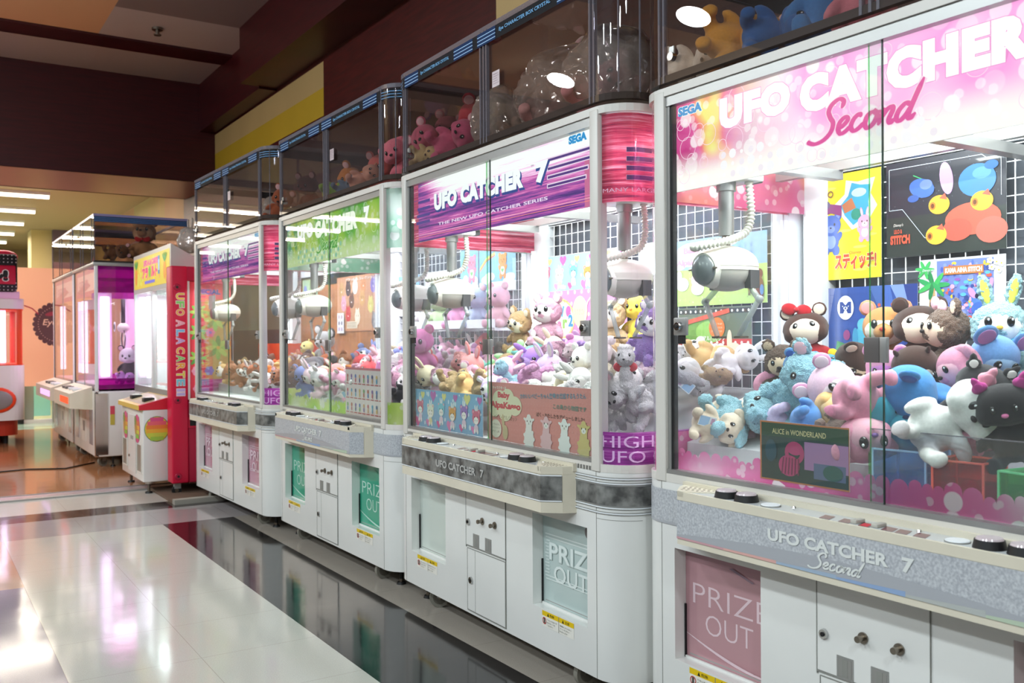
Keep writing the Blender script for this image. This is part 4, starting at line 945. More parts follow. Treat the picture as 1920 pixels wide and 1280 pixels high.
# ------------------------------------------------ the room
def struct(name, mb, parent=None):
    o = mb.build(name, parent)
    if parent is None: o['kind'] = 'structure'
    return o
def floor_mat():
    m, nt, out = newmat('polished_vinyl_tiles')
    b = N(nt, 'ShaderNodeBsdfPrincipled'); b.inputs['Specular IOR Level'].default_value = .5
    at = N(nt, 'ShaderNodeAttribute', attribute_name='Col'); tc = N(nt, 'ShaderNodeTexCoord')
    nz = N(nt, 'ShaderNodeTexNoise', Scale=220.0, Detail=2.0); nt.links.new(tc.outputs['Object'], nz.inputs['Vector'])
    mr = N(nt, 'ShaderNodeMapRange'); mr.inputs['From Min'].default_value = .35; mr.inputs['From Max'].default_value = .65; mr.inputs['To Min'].default_value = .93; mr.inputs['To Max'].default_value = 1.03
    nt.links.new(nz.outputs['Fac'], mr.inputs['Value'])
    mx = N(nt, 'ShaderNodeMix', data_type='RGBA', blend_type='MULTIPLY'); mx.inputs['Factor'].default_value = 1
    nt.links.new(at.outputs['Color'], mx.inputs['A']); nt.links.new(mr.outputs['Result'], mx.inputs['B'])
    # faint joints every tile
    br = N(nt, 'ShaderNodeTexBrick'); br.offset = 0; br.inputs['Scale'].default_value = 1.0
    br.inputs['Brick Width'].default_value = .4572; br.inputs['Row Height'].default_value = .4572; br.inputs['Mortar Size'].default_value = .0012; br.inputs['Mortar Smooth'].default_value = 0
    br.inputs['Color1'].default_value = br.inputs['Color2'].default_value = (1, 1, 1, 1); br.inputs['Mortar'].default_value = (.72, .7, .68, 1)
    mp = N(nt, 'ShaderNodeMapping'); mp.inputs['Location'].default_value = (-.4535, -.3865, 0); nt.links.new(tc.outputs['Object'], mp.inputs['Vector']); nt.links.new(mp.outputs[0], br.inputs['Vector'])
    m2 = N(nt, 'ShaderNodeMix', data_type='RGBA', blend_type='MULTIPLY'); m2.inputs['Factor'].default_value = 1
    nt.links.new(mx.outputs['Result'], m2.inputs['A']); nt.links.new(br.outputs['Color'], m2.inputs['B']); nt.links.new(m2.outputs['Result'], b.inputs['Base Color'])
    n2 = N(nt, 'ShaderNodeTexNoise', Scale=9.0, Detail=3.0); nt.links.new(tc.outputs['Object'], n2.inputs['Vector'])
    r2 = N(nt, 'ShaderNodeMapRange'); r2.inputs['To Min'].default_value = .05; r2.inputs['To Max'].default_value = .16; nt.links.new(n2.outputs['Fac'], r2.inputs['Value']); nt.links.new(r2.outputs['Result'], b.inputs['Roughness'])
    n3 = N(nt, 'ShaderNodeTexNoise', Scale=5.0, Detail=4.0); nt.links.new(tc.outputs['Object'], n3.inputs['Vector'])
    bp = N(nt, 'ShaderNodeBump', Strength=.06, Distance=.012); nt.links.new(n3.outputs['Fac'], bp.inputs['Height']); nt.links.new(bp.outputs['Normal'], b.inputs['Normal'])
    b.inputs['Coat Weight'].default_value = .08; b.inputs['Coat Roughness'].default_value = .04
    nt.links.new(b.outputs[0], out.inputs[0]); return m
FLOOR = floor_mat()
def wood(name, c1, c2):
    m, nt, out = newmat(name); b = N(nt, 'ShaderNodeBsdfPrincipled', Roughness=.42)
    wv = N(nt, 'ShaderNodeTexNoise', Scale=3.0, Detail=6.0); tc = N(nt, 'ShaderNodeTexCoord'); mp = N(nt, 'ShaderNodeMapping'); mp.inputs['Scale'].default_value = (1, 1.2, 14)
    nt.links.new(tc.outputs['Object'], mp.inputs['Vector']); nt.links.new(mp.outputs[0], wv.inputs['Vector'])
    cr = N(nt, 'ShaderNodeValToRGB'); cr.color_ramp.elements[0].position = .35; cr.color_ramp.elements[1].position = .7
    cr.color_ramp.elements[0].color = H(c1); cr.color_ramp.elements[1].color = H(c2)
    nt.links.new(wv.outputs['Fac'], cr.inputs[0]); nt.links.new(cr.outputs[0], b.inputs['Base Color']); nt.links.new(b.outputs[0], out.inputs[0]); return m
WOOD = wood('dark_red_wood_panel', '#3c0c0b', '#561512')
BEAMM = wood('dark_maroon_beam', '#350208', '#45050c')
BEAMU = pbr('beam_underside', '#94504f', .35)
WALLP = pbr('wall_paint', '#ffffff', .7, attr=True, noise=.05, nscale=2)
CEIL = pbr('ceiling_paint', '#ffffff', .8, attr=True)

f = MB()
def fl(x0, x1, y0, y1, c): f.add([(x0, y0, 0), (x1, y0, 0), (x1, y1, 0), (x0, y1, 0)], [(0, 1, 2, 3)], FLOOR, H(c))
XA, XB, XC = .4535, 1.366, 1.8275
fl(XC, 3.2, -3, 6.33, '#a59d93'); fl(XB, XC, -3, 6.33, '#1c1a1c'); fl(XA, XB, -3, 6.33, '#bdbbb2')
fl(-7, XA, 5.10, 6.33, '#b79f84'); fl(-7, XA, -3, 5.10, '#7d7b86')
fl(-7, 3.2, 6.33, 6.92, '#a29c9c'); fl(-7, 3.2, 6.92, 7.22, '#2a2326'); fl(-7, 3.2, 7.22, 7.87, '#cfc8c0')
fl(-7, 3.2, 7.87, 14.2, '#a5704c'); fl(-7, 3.2, 14.2, 26, '#a8c8b8')
o = struct('floor', f)
t = MB(); t.box(-7, 3.1, 7.86, 7.90, 0, .012, ALU).box(-7, 3.1, 7.90, 8.10, 0, .006, pbr('threshold_plate', '#b9a7ab', .25, .3)).box(-7, 3.1, 8.10, 8.115, 0, .010, ALU)
struct('trim_1', t)
g = MB(); g.box(1.60, 3.1, 7.02, 7.09, 0.0, .035, pbr('raised_kerb', '#a39d92', .7)).box(1.60, 3.1, 7.09, 7.86, 0, .02, pbr('worn_kerb_top', '#6c5646', .8)); struct('trim_2', g)

w1 = MB()
def wl(y0, y1, z0, z1, c=None, mat=None, x=2.95): w1.add([(x, y0, z0), (x, y1, z0), (x, y1, z1), (x, y0, z1)], [(0, 1, 2, 3)], mat or WALLP, H(c) if c else (1, 1, 1, 1))
wl(-3, 4.72, 0, 2.2, '#8a7a52'); wl(4.72, 10.85, 0, 1.30, '#7a5a38'); wl(4.72, 10.85, 1.30, 2.2, '#a39a6a')
wl(-3, 2.9, 2.2, 3.56, None, WOOD); wl(2.9, 4.72, 2.2, 3.02, None, WOOD); wl(2.9, 4.72, 3.02, 3.56, '#d2b27a'); wl(4.72, 7.49, 2.2, 3.9, None, WOOD); wl(7.49, 10.85, 2.2, 3.10, None, WOOD)
wl(7.49, 10.85, 3.34, 3.56, '#b99c66'); wl(7.49, 10.85, 3.10, 3.34, '#bc9a1e')
wl(2.9, 4.72, 3.56, 4.12, None, WOOD); wl(-3, 2.9, 3.56, 4.12, None, WOOD); wl(4.72, 7.49, 3.9, 4.12, None, WOOD); wl(7.49, 10.85, 3.56, 4.12, None, WOOD)
wl(10.85, 12.33, 0, 3.3, None, WOOD); wl(12.33, 13.4, 0, 3.3, '#cdb08c'); wl(13.4, 15.5, 0, 3.3, '#c9b886'); wl(15.5, 17.0, 0, 3.3, '#d2a884'); wl(17.0, 26, 0, 3.3, '#d0ba78')
struct('wall_right', w1)
w2 = MB(); w2.box(2.60, 2.95, -3, 8.70, 3.60, 4.12, BEAMM); w2.box(2.78, 2.95, 8.70, 10.85, 3.58, 4.12, BEAMM); struct('trim_3', w2)
w3 = MB(); w3.box(-7, 2.95, 10.85, 10.95, 3.005, 4.13, BEAMM); w3.box(-7, 2.95, 10.95, 12.25, 3.2, 3.4, BEAMM); w3.add([(-7, 10.85, 3.0), (2.95, 10.85, 3.0), (2.95, 12.25, 3.0), (-7, 12.25, 3.0)], [(0, 1, 2, 3)], BEAMU); w3.box(-7, 2.95, 12.2, 12.25, 3.0, 3.4, BEAMM)
struct('wall_beam', w3)
c = MB()
def cl(x0, x1, y0, y1, col, z=4.12): c.add([(x0, y0, z), (x0, y1, z), (x1, y1, z), (x1, y0, z)], [(0, 1, 2, 3)], CEIL, H(col))
cl(-7, 1.51, 6.6, 9.55, '#e6b98e'); cl(-7, 1.51, -3, 6.6, '#6f6868'); cl(1.51, 2.95, 8.70, 9.55, '#c4bcbc'); cl(1.51, 2.95, -3, 8.70, '#8a7d7d'); cl(-7, 2.95, 9.9, 10.85, '#bcb4b4')
c.box(-7, 2.95, 9.55, 9.9, 4.10, 4.12, BEAMM)
cl(-7, 3.0, 12.2, 26, '#a88c6a', 3.30)
struct('ceiling', c)
b = MB(); b.box(-7, 3.0, 24, 24.1, 0, 3.4, WALLP, H('#9c8468')); struct('wall_back', b)
b = MB(); b.box(-7.1, -7, -3, 26, 0, 4.2, WALLP, H('#4a4240')); struct('wall_left', b)
b = MB(); b.box(-7, 3.0, -3.1, -3, 0, 4.2, WALLP, H('#8f8378')); struct('wall_front', b)
# hall beyond: dark panels and column
b = MB(); b.box(-2.2, 1.9, 22.4, 22.6, 1.9, 2.92, BEAMM); b.box(1.2, 1.28, 22.3, 22.38, 1.9, 3.3, FRAME); tag(struct('wall_hall_panel', b))
b = MB(); b.box(2.25, 2.95, 19.4, 20.2, 0, 3.3, WALLP, H('#6c5a72')); b.box(1.9, 2.25, 19.6, 20.2, 0, 3.3, WALLP, H('#d6c08a')); struct('wall_column', b)
sp = MB(); sp.cyl((1.95, 9.1, 4.12), (1.95, 9.1, 4.10), .05, .05, STEEL, 14).cyl((1.95, 9.1, 4.10), (1.95, 9.1, 4.06), .018, .018, STEEL, 8).cyl((1.95, 9.1, 4.06), (1.95, 9.1, 4.052), .035, .035, STEEL, 10)
tag(sp.build('sprinkler_head'), 'small brass sprinkler head on the grey ceiling above the purple machines', 'sprinkler')
# tubes of the hall beyond the beam
for i, y in enumerate((14.65, 16.45, 18.25, 20.05, 21.8, 12.85)):  # last row is added out of view behind the beam to light the partition
    r = empty('ceiling_light', (0, y, 3.26)); tag(r, ['fluorescent batten nearest the dark beam in the far hall', 'second fluorescent batten beyond the dark beam', 'middle fluorescent batten of the far hall ceiling', 'fourth fluorescent batten, before the last one of the far hall', 'last fluorescent batten at the far end of the hall', 'added fluorescent batten hidden close behind the dark beam'][i], 'ceiling light', 'fluorescent battens of the far hall')
    mb = MB(); mb.box(-3.0, 1.66, -.06, .06, .0, .04, ALUW); mb.build('batten_housing', r)
    mb = MB()
    for x0 in (-2.95, -1.4, .15): mb.cyl((x0, 0, -.02), (x0 + 1.5, 0, -.02), .026, .026, emis('hall_tube', '#ffeed2', 7.0) if 'hall_tube' not in MATS else MATS['hall_tube'], 10)
    mb.build('tube', r)
    for x_ in (-1.9, .6):
        l_ = area('tube_light', (0, 0, 0), (0, 0, 0), 2.1, .06, 58, (1, .90, .78)); l_.parent = r; l_.location = (x_, 0, -.05)

# ------------------------------------------------ machines of the row
MP = {'A': (1.8590, 5.8140, -0.02362), 'B': (1.9081, 4.1039, -0.00125), 'C': (1.8712, 2.3970, 0.02442), 'D': (1.9049, 0.6633, 0.00410)}
MN = {'A': 'farthest purple game', 'B': 'green game', 'C': 'nearer purple game', 'D': 'pink game'}
def W(m, x, y, z=0.0):
    X, Y, r = MP[m]; return (X + math.sin(r) * y + math.cos(r) * x, Y + math.cos(r) * y - math.sin(r) * x, z)
machine('C', 'claw_machine', MP['C'][:2], MP['C'][2], 'purple', 'pale', 'white crane game with purple streaked lit sign between the green-signed and pink-signed machines', blank_left=True)
machine('D', 'claw_machine', MP['D'][:2], MP['D'][2], 'pink', 'rose', 'nearest white crane game with pink bubble sign and big cuddly toys')
machine('B', 'claw_machine', MP['B'][:2], MP['B'][2], 'green', 'green', 'white crane game with green bubble sign and green prize flaps')
machine('A', 'claw_machine', MP['A'][:2], MP['A'][2], 'purple', 'pinkline', 'small-looking far crane game with purple sign beside the red side panel', back='cork')
display_box(MP['C'][:2], MP['C'][2], 'clear display box holding red toys and bagged pink toys')
display_box(MP['D'][:2], MP['D'][2], 'clear display box on the pink-signed machine with blue and yellow toys')
display_box(MP['B'][:2], MP['B'][2], 'clear display box on the green-signed machine with orange and green toys')
display_box(MP['A'][:2], MP['A'][2], 'clear display box on the farthest purple-signed machine, nearly empty')

# ------------------------------------------------ posters
def poster(m, name, label, s0, s1, z0, z1, x, art, group=None, cat='poster', back=True):
    X, Y, r = MP[m]; c0 = W(m, x, s0, z0)
    mb = MB()
    if back: mb.box(.0002, .0016, -(s0 - s1), 0, 0, z1 - z0, PRINT, (.8, .8, .8, 1))
    art.into(mb, PRINT, lambda u, v, d: (-d, -u, v), .0002)
    o = mb.build(name, None, c0, (0, 0, -r)); return tag(o, label, cat, group)
def teddy(a, x, y, k, col, belly='#ffffff', ear='round', muz='#fff4e8'):
    a.ell(x, y - 1.25 * k, .8 * k, .95 * k, col).ell(x - .75 * k, y - 1.0 * k, .28 * k, .5 * k, col, 12, .7).ell(x + .75 * k, y - 1.0 * k, .28 * k, .5 * k, col, 12, -.7).ell(x - .5 * k, y - 2.1 * k, .36 * k, .45 * k, col).ell(x + .5 * k, y - 2.1 * k, .36 * k, .45 * k, col).ell(x, y - 1.35 * k, .5 * k, .6 * k, belly)
    return a.face(x, y, k, col, ear, muz, muz)
# --- pink-signed machine
w_, h_ = .290, .368; a = Art(1); a.rect(0, 0, w_, h_, '#f4dc2c'); r = a.r
for i in range(14): a.ell(w_ * r.random() * .9 + .012, h_ * r.random() * .95 + .008, .03, .006, '#f9ea74', 12, r.random() * 3) if i < 0 else a.ell(.03 + (w_ - .06) * r.random(), .03 + (h_ - .06) * r.random(), .028, .005, '#f9e96a', 12)
a.poly([(w_ * .45, h_ * .60), (w_ * .36, h_ * .72), (w_ * .50, h_ * .80), (w_ * .52, h_ * .93), (w_ * .68, h_ * .90), (w_ * .92, h_ * .92), (w_ * .86, h_ * .78), (w_ * .95, h_ * .66), (w_ * .80, h_ * .50), (w_ * .6, h_ * .46)], '#e9e6df')
a.poly([(w_ * .50, h_ * .60), (w_ * .44, h_ * .70), (w_ * .55, h_ * .78), (w_ * .60, h_ * .90), (w_ * .72, h_ * .87), (w_ * .86, h_ * .86), (w_ * .83, h_ * .70), (w_ * .84, h_ * .60), (w_ * .62, h_ * .50)], '#3fa6c8')
a.ell(w_ * .70, h_ * .80, .03, .015, '#bfe4f0').poly([(w_ * .46, h_ * .70), (w_ * .60, h_ * .76), (w_ * .66, h_ * .66), (w_ * .5, h_ * .62)], '#b9744e').ell(w_ * .66, h_ * .6, .02, .02, '#2f8f7a')
teddy(a, w_ * .30, h_ * .52, .042, '#4a66b8', '#8fa4dc', 'round', '#7f92d4'); teddy(a, w_ * .78, h_ * .52, .027, '#e6a8c4', '#fadfe8', 'long', '#fbe6ee'); a.poly([(w_ * .12, h_ * .60), (w_ * .22, h_ * .74), (w_ * .46, h_ * .70), (w_ * .46, h_ * .60), (w_ * .3, h_ * .64)], '#8c3f78')
a.ring(w_ * .3, h_ * .82, .012, .012, .004, '#8a5a3c').ell(w_ * .22, h_ * .72, .022, .016, '#6a5a80').line([(w_ * .12, h_ * .85), (w_ * .16, h_ * .76)], .004, '#b08a3a')
a.text('Disney', w_ * .56, h_ * .225, w_ * .18, h_ * .035, '#c8553c', shear=.3).text('スティッチ!', w_ * .36, h_ * .09, w_ * .58, h_ * .15, '#c8452e', off=.05, out='#f9efb0', outoff=.03)
poster('D', 'poster', 'yellow poster with blue and pink animals and a torn blue window', 1.572, 1.282, 1.398, 1.766, .818, a)
w_, h_ = .404, .31; a = Art(2); a.rect(0, 0, w_, h_, '#20232e').rect(0, 0, w_, h_ * .42, '#27302c'); r = a.r
for i in range(40): a.ell(.01 + (w_ - .02) * r.random(), h_ * .5 + .14 * r.random(), .0007, .0007, '#c8d0e0', 6)
a.line([(.012, .25), (.012, .29), (.33, .29), (.345, .278), (.39, .278), (.39, .16)], .0018, '#c8d4e0').line([(.012, .25), (.012, .155), (.06, .155), (.14, .055), (.22, .055)], .0018, '#c8d4e0')
a.line([(.10, .26), (.15, .235)], .003, '#3fae6a'); a.ell(.13, .215, .045, .030, '#3f66b8', 18, -.3).ell(.145, .225, .022, .016, '#6a82d8').ell(.10, .185, .02, .012, '#35589c')
a.ell(.215, .235, .022, .052, '#c89ad0', 18, .15); a.ell(.315, .215, .060, .050, '#3f7ec0', 24).ell(.33, .235, .030, .018, '#5f9ad4', 16).ell(.36, .255, .022, .014, '#2f66ac', 14)
a.ell(.30, .10, .09, .05, '#c4604c', 24).ell(.36, .06, .05, .04, '#c86a5c').ell(.25, .07, .05, .035, '#b85848')
for x, y in ((.19, .155), (.33, .15), (.18, .06)): a.ell(x, y, .036, .030, '#f0b43a', 20).ell(x - .022, y - .002, .011, .013, '#c87a30', 12).ell(x - .022, y - .002, .006, .008, '#6a3a20', 10).poly([(x, y + .02), (x + .02, y + .034), (x + .028, y + .012)], '#d8604a')
a.text("Disney's", .028, .098, .036, .012, '#e9e4dc', shear=.3).text('LILO &', .03, .077, .03, .014, '#c8553a', off=.04).text('STITCH', .016, .042, .072, .030, '#d0553a', off=.06)
poster('D', 'poster', 'dark night-sky poster with orange and blue shapes and yellow capsules', 1.262, .858, 1.458, 1.768, .818, a)
w_, h_ = .431, .235; a = Art(3); a.rect(0, 0, w_, h_, '#2c4f9c').rect(0, 0, w_ * .1, h_, '#b8a2b8').poly([(0, 0), (.06, 0), (.11, h_), (.05, h_)], '#7a86b8').poly([(.25, h_), (.33, h_), (.36, .08), (.30, 0), (.27, 0), (.32, .09)], '#4a6cb8').poly([(.35, h_), (w_, h_), (w_, 0), (.37, 0), (.40, .1)], '#2a3f88').poly([(.33, h_), (.38, h_), (.40, .16), (.38, .14)], '#7f9ad4')
for k in range(7): a.rect(.09, .03 + .03 * k, .24, .0308 + .03 * k, '#24428a').rect(.09 + .025 * k, .0, .0908 + .025 * k, h_, '#24428a')
a.ell(.155, .165, .034, .042, '#dfe6f0', 24).text('M', .132, .145, .046, .040, '#1c3f8c', off=.06).ell(.155, .163, .009, .006, '#dfe6f0', 12).ell(.155, .163, .0035, .004, '#1c3f8c', 8)
a.ell(.225, .045, .034, .06, '#4fa8c4', 18).ell(.225, .105, .022, .022, '#5fb4c8').ell(.195, .06, .012, .035, '#3f90b8').ell(.255, .06, .012, .035, '#3f90b8').ell(.16, .07, .014, .018, '#8a3f78').poly([(.11, 0), (.2, 0), (.19, .03), (.12, .05)], '#3a8a5a')
for x in (.27, .32): a.ring(x, .14, .014, .02, .002, '#4f86c8').ell(x + .02, .17, .006, .006, '#d85a50')
poster('D', 'poster', 'blue poster with a round white M emblem and a teal furry shape', 1.580, 1.149, 1.134, 1.369, .818, a)
w_, h_ = .282, .212; a = Art(4); a.rect(0, 0, w_, h_, '#d9dce4').rect(.06, .015, .245, .205, '#6d7fc0'); r = a.r
pal = ['#3f58b0', '#4f6cc4', '#7f92d8', '#e8c83c', '#c8584c', '#8a5ab0', '#5ab0d0', '#e6a8c8', '#30468c']
for i in range(150): a.ell(.07 + .165 * r.random(), .02 + .175 * r.random(), r.uniform(.004, .010), r.uniform(.004, .009), r.choice(pal), 10)
a.line([(.03, 0), (.045, .12)], .008, '#b08a5c').line([(.06, 0), (.05, .12)], .007, '#c09a6a')
for k in range(7): a.ell(.048 + .028 * math.cos(k * .9), .13 + .018 * math.sin(k * .9), .03, .008, ['#2f9a5a', '#3fae5c', '#24804a'][k % 3], 12, k * .9)
for k in range(6): a.ell(.02 + .015 * math.cos(k), .18 + .012 * math.sin(k), .02, .006, '#3fae5c', 10, k)
a.ell(.205, .085, .03, .03, '#4f7cd0', 18).ell(.232, .12, .010, .026, '#c896c8', 12, -.4).ell(.178, .10, .010, .02, '#c896c8', 12, .6).ell(.20, .05, .025, .022, '#3f68bc').ell(.193, .09, .006, .008, '#1a2440').ell(.215, .09, .006, .008, '#1a2440').ell(.205, .03, .025, .008, '#e8a85a')
for x, y in ((.255, .19), (.262, .165), (.24, .175), (.27, .185), (.235, .195)):
    for k in range(5): a.ell(x + .006 * math.cos(k * 1.26), y + .006 * math.sin(k * 1.26), .005, .004, '#fbf7ec', 8)
    a.ell(x, y, .003, .003, '#f0c83c', 6)
a.rect(.085, .160, .215, .186, '#b5733f').text('KAMA AINA STITCH', .09, .165, .12, .016, '#fbf4ea', off=.05).text('Disney store', .012, .172, .05, .010, '#eef2f6', shear=.3)
poster('D', 'poster', 'busy tropical poster with palm trees and many small blue animals', 1.142, .860, 1.230, 1.442, .818, a)
w_, h_ = .288, .158; a = Art(5); a.rect(0, 0, w_, h_, '#c87848').rect(.005, .004, w_ - .002, h_ - .004, '#173c3a').rect(.005, .118, w_ - .002, h_ - .004, '#254a34').rect(.15, .04, w_ - .002, .112, '#a87aa8').rect(.18, .02, w_ - .01, .06, '#5a6a8c')
a.ell(.10, .045, .035, .028, '#c03f74', 20).ell(.12, .09, .026, .016, '#c03f74', 18).ring(.118, .08, .032, .030, .013, '#b83a6c')
for k in range(6): a.line([(.076 + .011 * k, .022), (.082 + .010 * k, .066)], .004, '#7c2450')
a.ell(.24, .04, .03, .02, '#1f5c58').ell(.04, .08, .02, .03, '#1c4a58')
a.text('ALICE in WONDERLAND', .045, .126, .175, .014, '#dccf9a', off=.01)
poster('D', 'poster', 'dark green card with storybook title and a striped pink shape, low in the window', 1.098, .810, .815, .973, .031, a)
w_, h_ = 1.40, .090
def lowstrip(m, col, pal, lab, h_=.088):
    a = Art(8); r = a.r; q = .03; pts = [(0, 0)]
    x = 0.0; top = []
    while x < 1.36:
        q = r.uniform(.012, .026); top += [(x + q - q * math.cos(PI * i / 8), h_ * r_ + q * math.sin(PI * i / 8)) for r_ in [r.uniform(.42, .62)] for i in range(9)]; x += 2 * q
    a.poly([(0, 0)] + top + [(1.40, 0)], '#ffffff') if False else None
    v = [(p[0], 0) for p in top] + [(p[0], min(h_, p[1])) for p in top]; n_ = len(top); a.L.append((v, [(i, i + 1, n_ + i + 1, n_ + i) for i in range(n_ - 1)], H(col)))
    mb = MB(); a.into(mb, SF[pal], lambda u, v, d: (-d, -u, v), .00015); X, Y, rr = MP[m]
    return tag(mb.build('window_sticker', None, W(m, .0345, 1.425, .800), (0, 0, -rr)), lab, 'sticker', 'bubble stickers along the window bottoms')
lowstrip('D', '#e2569e', 'pinklow', 'pink bubble sticker strip along the bottom of the nearest window', .085)
lowstrip('B', '#c2dc6a', 'greenlow', 'green bubble sticker strip along the bottom of the green-signed machine window', .088)
# --- nearer purple-signed machine
def bearhood(a, x, y, k, col):
    a.ell(x, y - k * 1.35, k * .55, k * .5, '#f4d8e8' if col != '#f4f0dc' else '#f2e2b0').ell(x - k * .4, y - k * 1.75, k * .2, k * .3, '#ffffff').ell(x + k * .4, y - k * 1.75, k * .2, k * .3, '#ffffff')
    a.ell(x - k * .2, y + k * 1.15, k * .16, k * .5, '#ffffff', 12, .15).ell(x + k * .25, y + k * 1.15, k * .16, k * .5, '#ffffff', 12, -.15)
    a.face(x, y, k, col, 'round', '#f6a8bc', col); a.ell(x, y - k * .38, k * .62, k * .48, '#fffaf4').ell(x - k * .25, y - k * .35, k * .06, k * .10, '#30242a').ell(x + k * .25, y - k * .35, k * .06, k * .10, '#30242a')
def bears(w_, h_, bg, seed, n):
    a = Art(seed); a.rect(0, 0, w_, h_, bg); r = a.r
    for i in range(30): a.ell(.01 + (w_ - .02) * r.random(), .01 + (h_ - .02) * r.random(), r.uniform(.004, .012), r.uniform(.004, .012), '#dcecf8', 10)
    for i in range(n * 2): a.heart((i + .5) * w_ / n / 2, h_ * (.86 if i % 2 else .14), h_ * (.12 if i % 3 else .17), ['#e86aa8', '#f2e48c', '#f08ac0', '#c86ab8'][i % 4])
    cols = ['#e0708c', '#f4f0dc', '#7fc8dc', '#e8a858', '#a07cc8']
    for i in range(n): bearhood(a, (i + .5) * w_ / n, h_ * (.52 if i % 2 == 0 else .44), h_ * .19, cols[i % 5])
    for i in range(n): a.text('USAZUKIN LOVE', (i + .38) * w_ / n, h_ * .12, w_ / n * .3, .006, '#fffbe8')
    return a
poster('C', 'poster', 'pale blue poster of animals in hoods, high on the grid of the purple-signed machine', 1.575, .86, 1.434, 1.61, .818, bears(.715, .176, '#a9d0ee', 3, 6))
poster('C', 'poster', 'blue card of animals in coloured hoods, low behind the far pane', 1.425, .80, .804, .972, .032, bears(.625, .168, '#86b8dc', 5, 6))
w_, h_ = .69, .306; a = Art(6); a.rect(0, 0, w_, h_, '#ee9ad0')
for i in range(12):
    for j in range(6): a.ell(.03 + .057 * i + .028 * (j % 2), .02 + .055 * j, .009, .010, '#fff0f8', 10) if .03 + .057 * i + .028 * (j % 2) < w_ - .02 else None
a.ell(.155, .165, .13, .105, '#f9dc8c', 24).ell(.155, .165, .118, .093, '#fff6d8', 24)
for i, (c_, col) in enumerate(zip('Love', ['#d86aa0', '#e8a83c', '#4fa8d0', '#c86ab8'])): a.text(c_, .045 + .055 * i, .175, .045, .055, col, off=.05, out='#fff8e0', outoff=.02)
for i, (c_, col) in enumerate(zip('Bear2', ['#e8b03c', '#6aa8e0', '#e06aa0', '#8ac060', '#3f98cc'])): a.text(c_, .04 + .048 * i, .095 + .008 * i, .040, .06 if c_ in 'B2' else .045, col, off=.05, out='#fff8e0', outoff=.02)
a.text('パステルカラー', .07, .243, .16, .018, '#e08a5a', off=.02)
a.ell(.33, .20, .06, .075, '#fdf6c0', 20).text('うさぎさん', .285, .185, .09, .03, '#e8a0a8', off=.01)
a.ring(.43, .17, .06, .10, .008, '#ffffff').ell(.56, .16, .05, .07, '#ffffff', 20).face(.62, .13, .055, '#fffdfa', 'round', '#ffe4ec', '#ffffff').ell(.40, .06, .028, .05, '#f4dc3c', 14).ell(.40, .11, .018, .02, '#f4dc3c')
poster('C', 'poster', 'pink dotted poster with a large colourful title behind the pastel bears', 1.55, .86, 1.128, 1.434, .816, a)
def alpaca(a, x, y, k, col, body=True):
    a.ell(x, y - 1.9 * k, 1.0 * k, 1.2 * k, col, 20)
    for i in range(9): a.ell(x + 1.0 * k * math.cos(i * .7), y - 1.9 * k + 1.15 * k * math.sin(i * .7), .22 * k, .22 * k, col, 8)
    a.ell(x, y - .7 * k, .62 * k, .9 * k, col); a.ell(x - .8 * k, y + .25 * k, .34 * k, .16 * k, col, 10, -.3).ell(x + .8 * k, y + .25 * k, .34 * k, .16 * k, col, 10, .3)
    a.ell(x, y, .72 * k, .66 * k, col, 18).ell(x, y + .55 * k, .4 * k, .3 * k, col).ell(x, y - .18 * k, .4 * k, .3 * k, '#fffaf2')
    a.ell(x - .34 * k, y + .05 * k, .08 * k, .12 * k, '#2e2326', 8).ell(x + .34 * k, y + .05 * k, .08 * k, .12 * k, '#2e2326', 8).ell(x, y - .15 * k, .07 * k, .05 * k, '#2e2326', 8).line([(x - .1 * k, y - .3 * k), (x, y - .24 * k), (x + .1 * k, y - .3 * k)], .04 * k, '#2e2326')
w_, h_ = .695, .226; a = Art(7); a.rect(0, 0, w_, h_, '#ec9a92')
for i in range(34):
    for j in range(11): a.ell(.012 + .0203 * i, .01 + .0205 * j, .0022, .0022, '#f2b0a8', 6)
for x, y, q in ((.09, .155, .055), (.15, .17, .045), (.20, .14, .05), (.05, .12, .04), (.13, .115, .05)): a.ell(x, y, q, q * .75, '#f6ecc8', 18)
a.text('Baby', .075, .160, .09, .030, '#e0525c', off=.06).text('AlpaKasso', .018, .118, .225, .034, '#e0525c', off=.06).text('ベイビーアルパカッソ', .045, .082, .17, .018, '#7c5a48')
a.text('新キャラクターは', .02, .198, .12, .014, '#fff8ea', off=.03).text('かわいいベビーちゃん登場!お世話するもうたん', .24, .170, .42, .020, '#5f9cb4', off=.015, rot=.05).text('この島から物語です', .46, .146, .20, .018, '#6a9a8c', off=.015).text('ぼく・わたしたちデビューしました!', .35, .112, .30, .016, '#6a4a40', off=.02)
a.ell(.06, .045, .042, .036, '#fbf0dc', 16)
for k in range(3): a.text(['いちばん', 'ベイビーアルパカッソ', 'だよ'][k], .03, .058 - .014 * k, .06, .008, '#8a6a5a')
a.ell(.13, .035, .02, .028, '#d8c49a').ell(.115, .075, .010, .03, '#d8c49a', 12, .1)
for i, c_ in enumerate(['#fdf6f0', '#f8c8cc', '#fffdfa', '#e2cc86']): alpaca(a, .30 + .115 * i, .088, .033, c_)
poster('C', 'poster', 'salmon dotted card with four woolly animals, low behind the near pane', .755, .06, .803, 1.029, .033, a)
w_, h_ = .535, .272; a = Art(8); a.rect(0, 0, w_, h_, '#9cc8ee').rect(0, 0, w_, h_ * .55, '#c2e486').ell(.12, .21, .10, .05, '#ffffff').ell(.05, .19, .05, .04, '#ffffff').ell(.19, .19, .06, .04, '#ffffff').ell(.34, .25, .05, .02, '#f4faff')
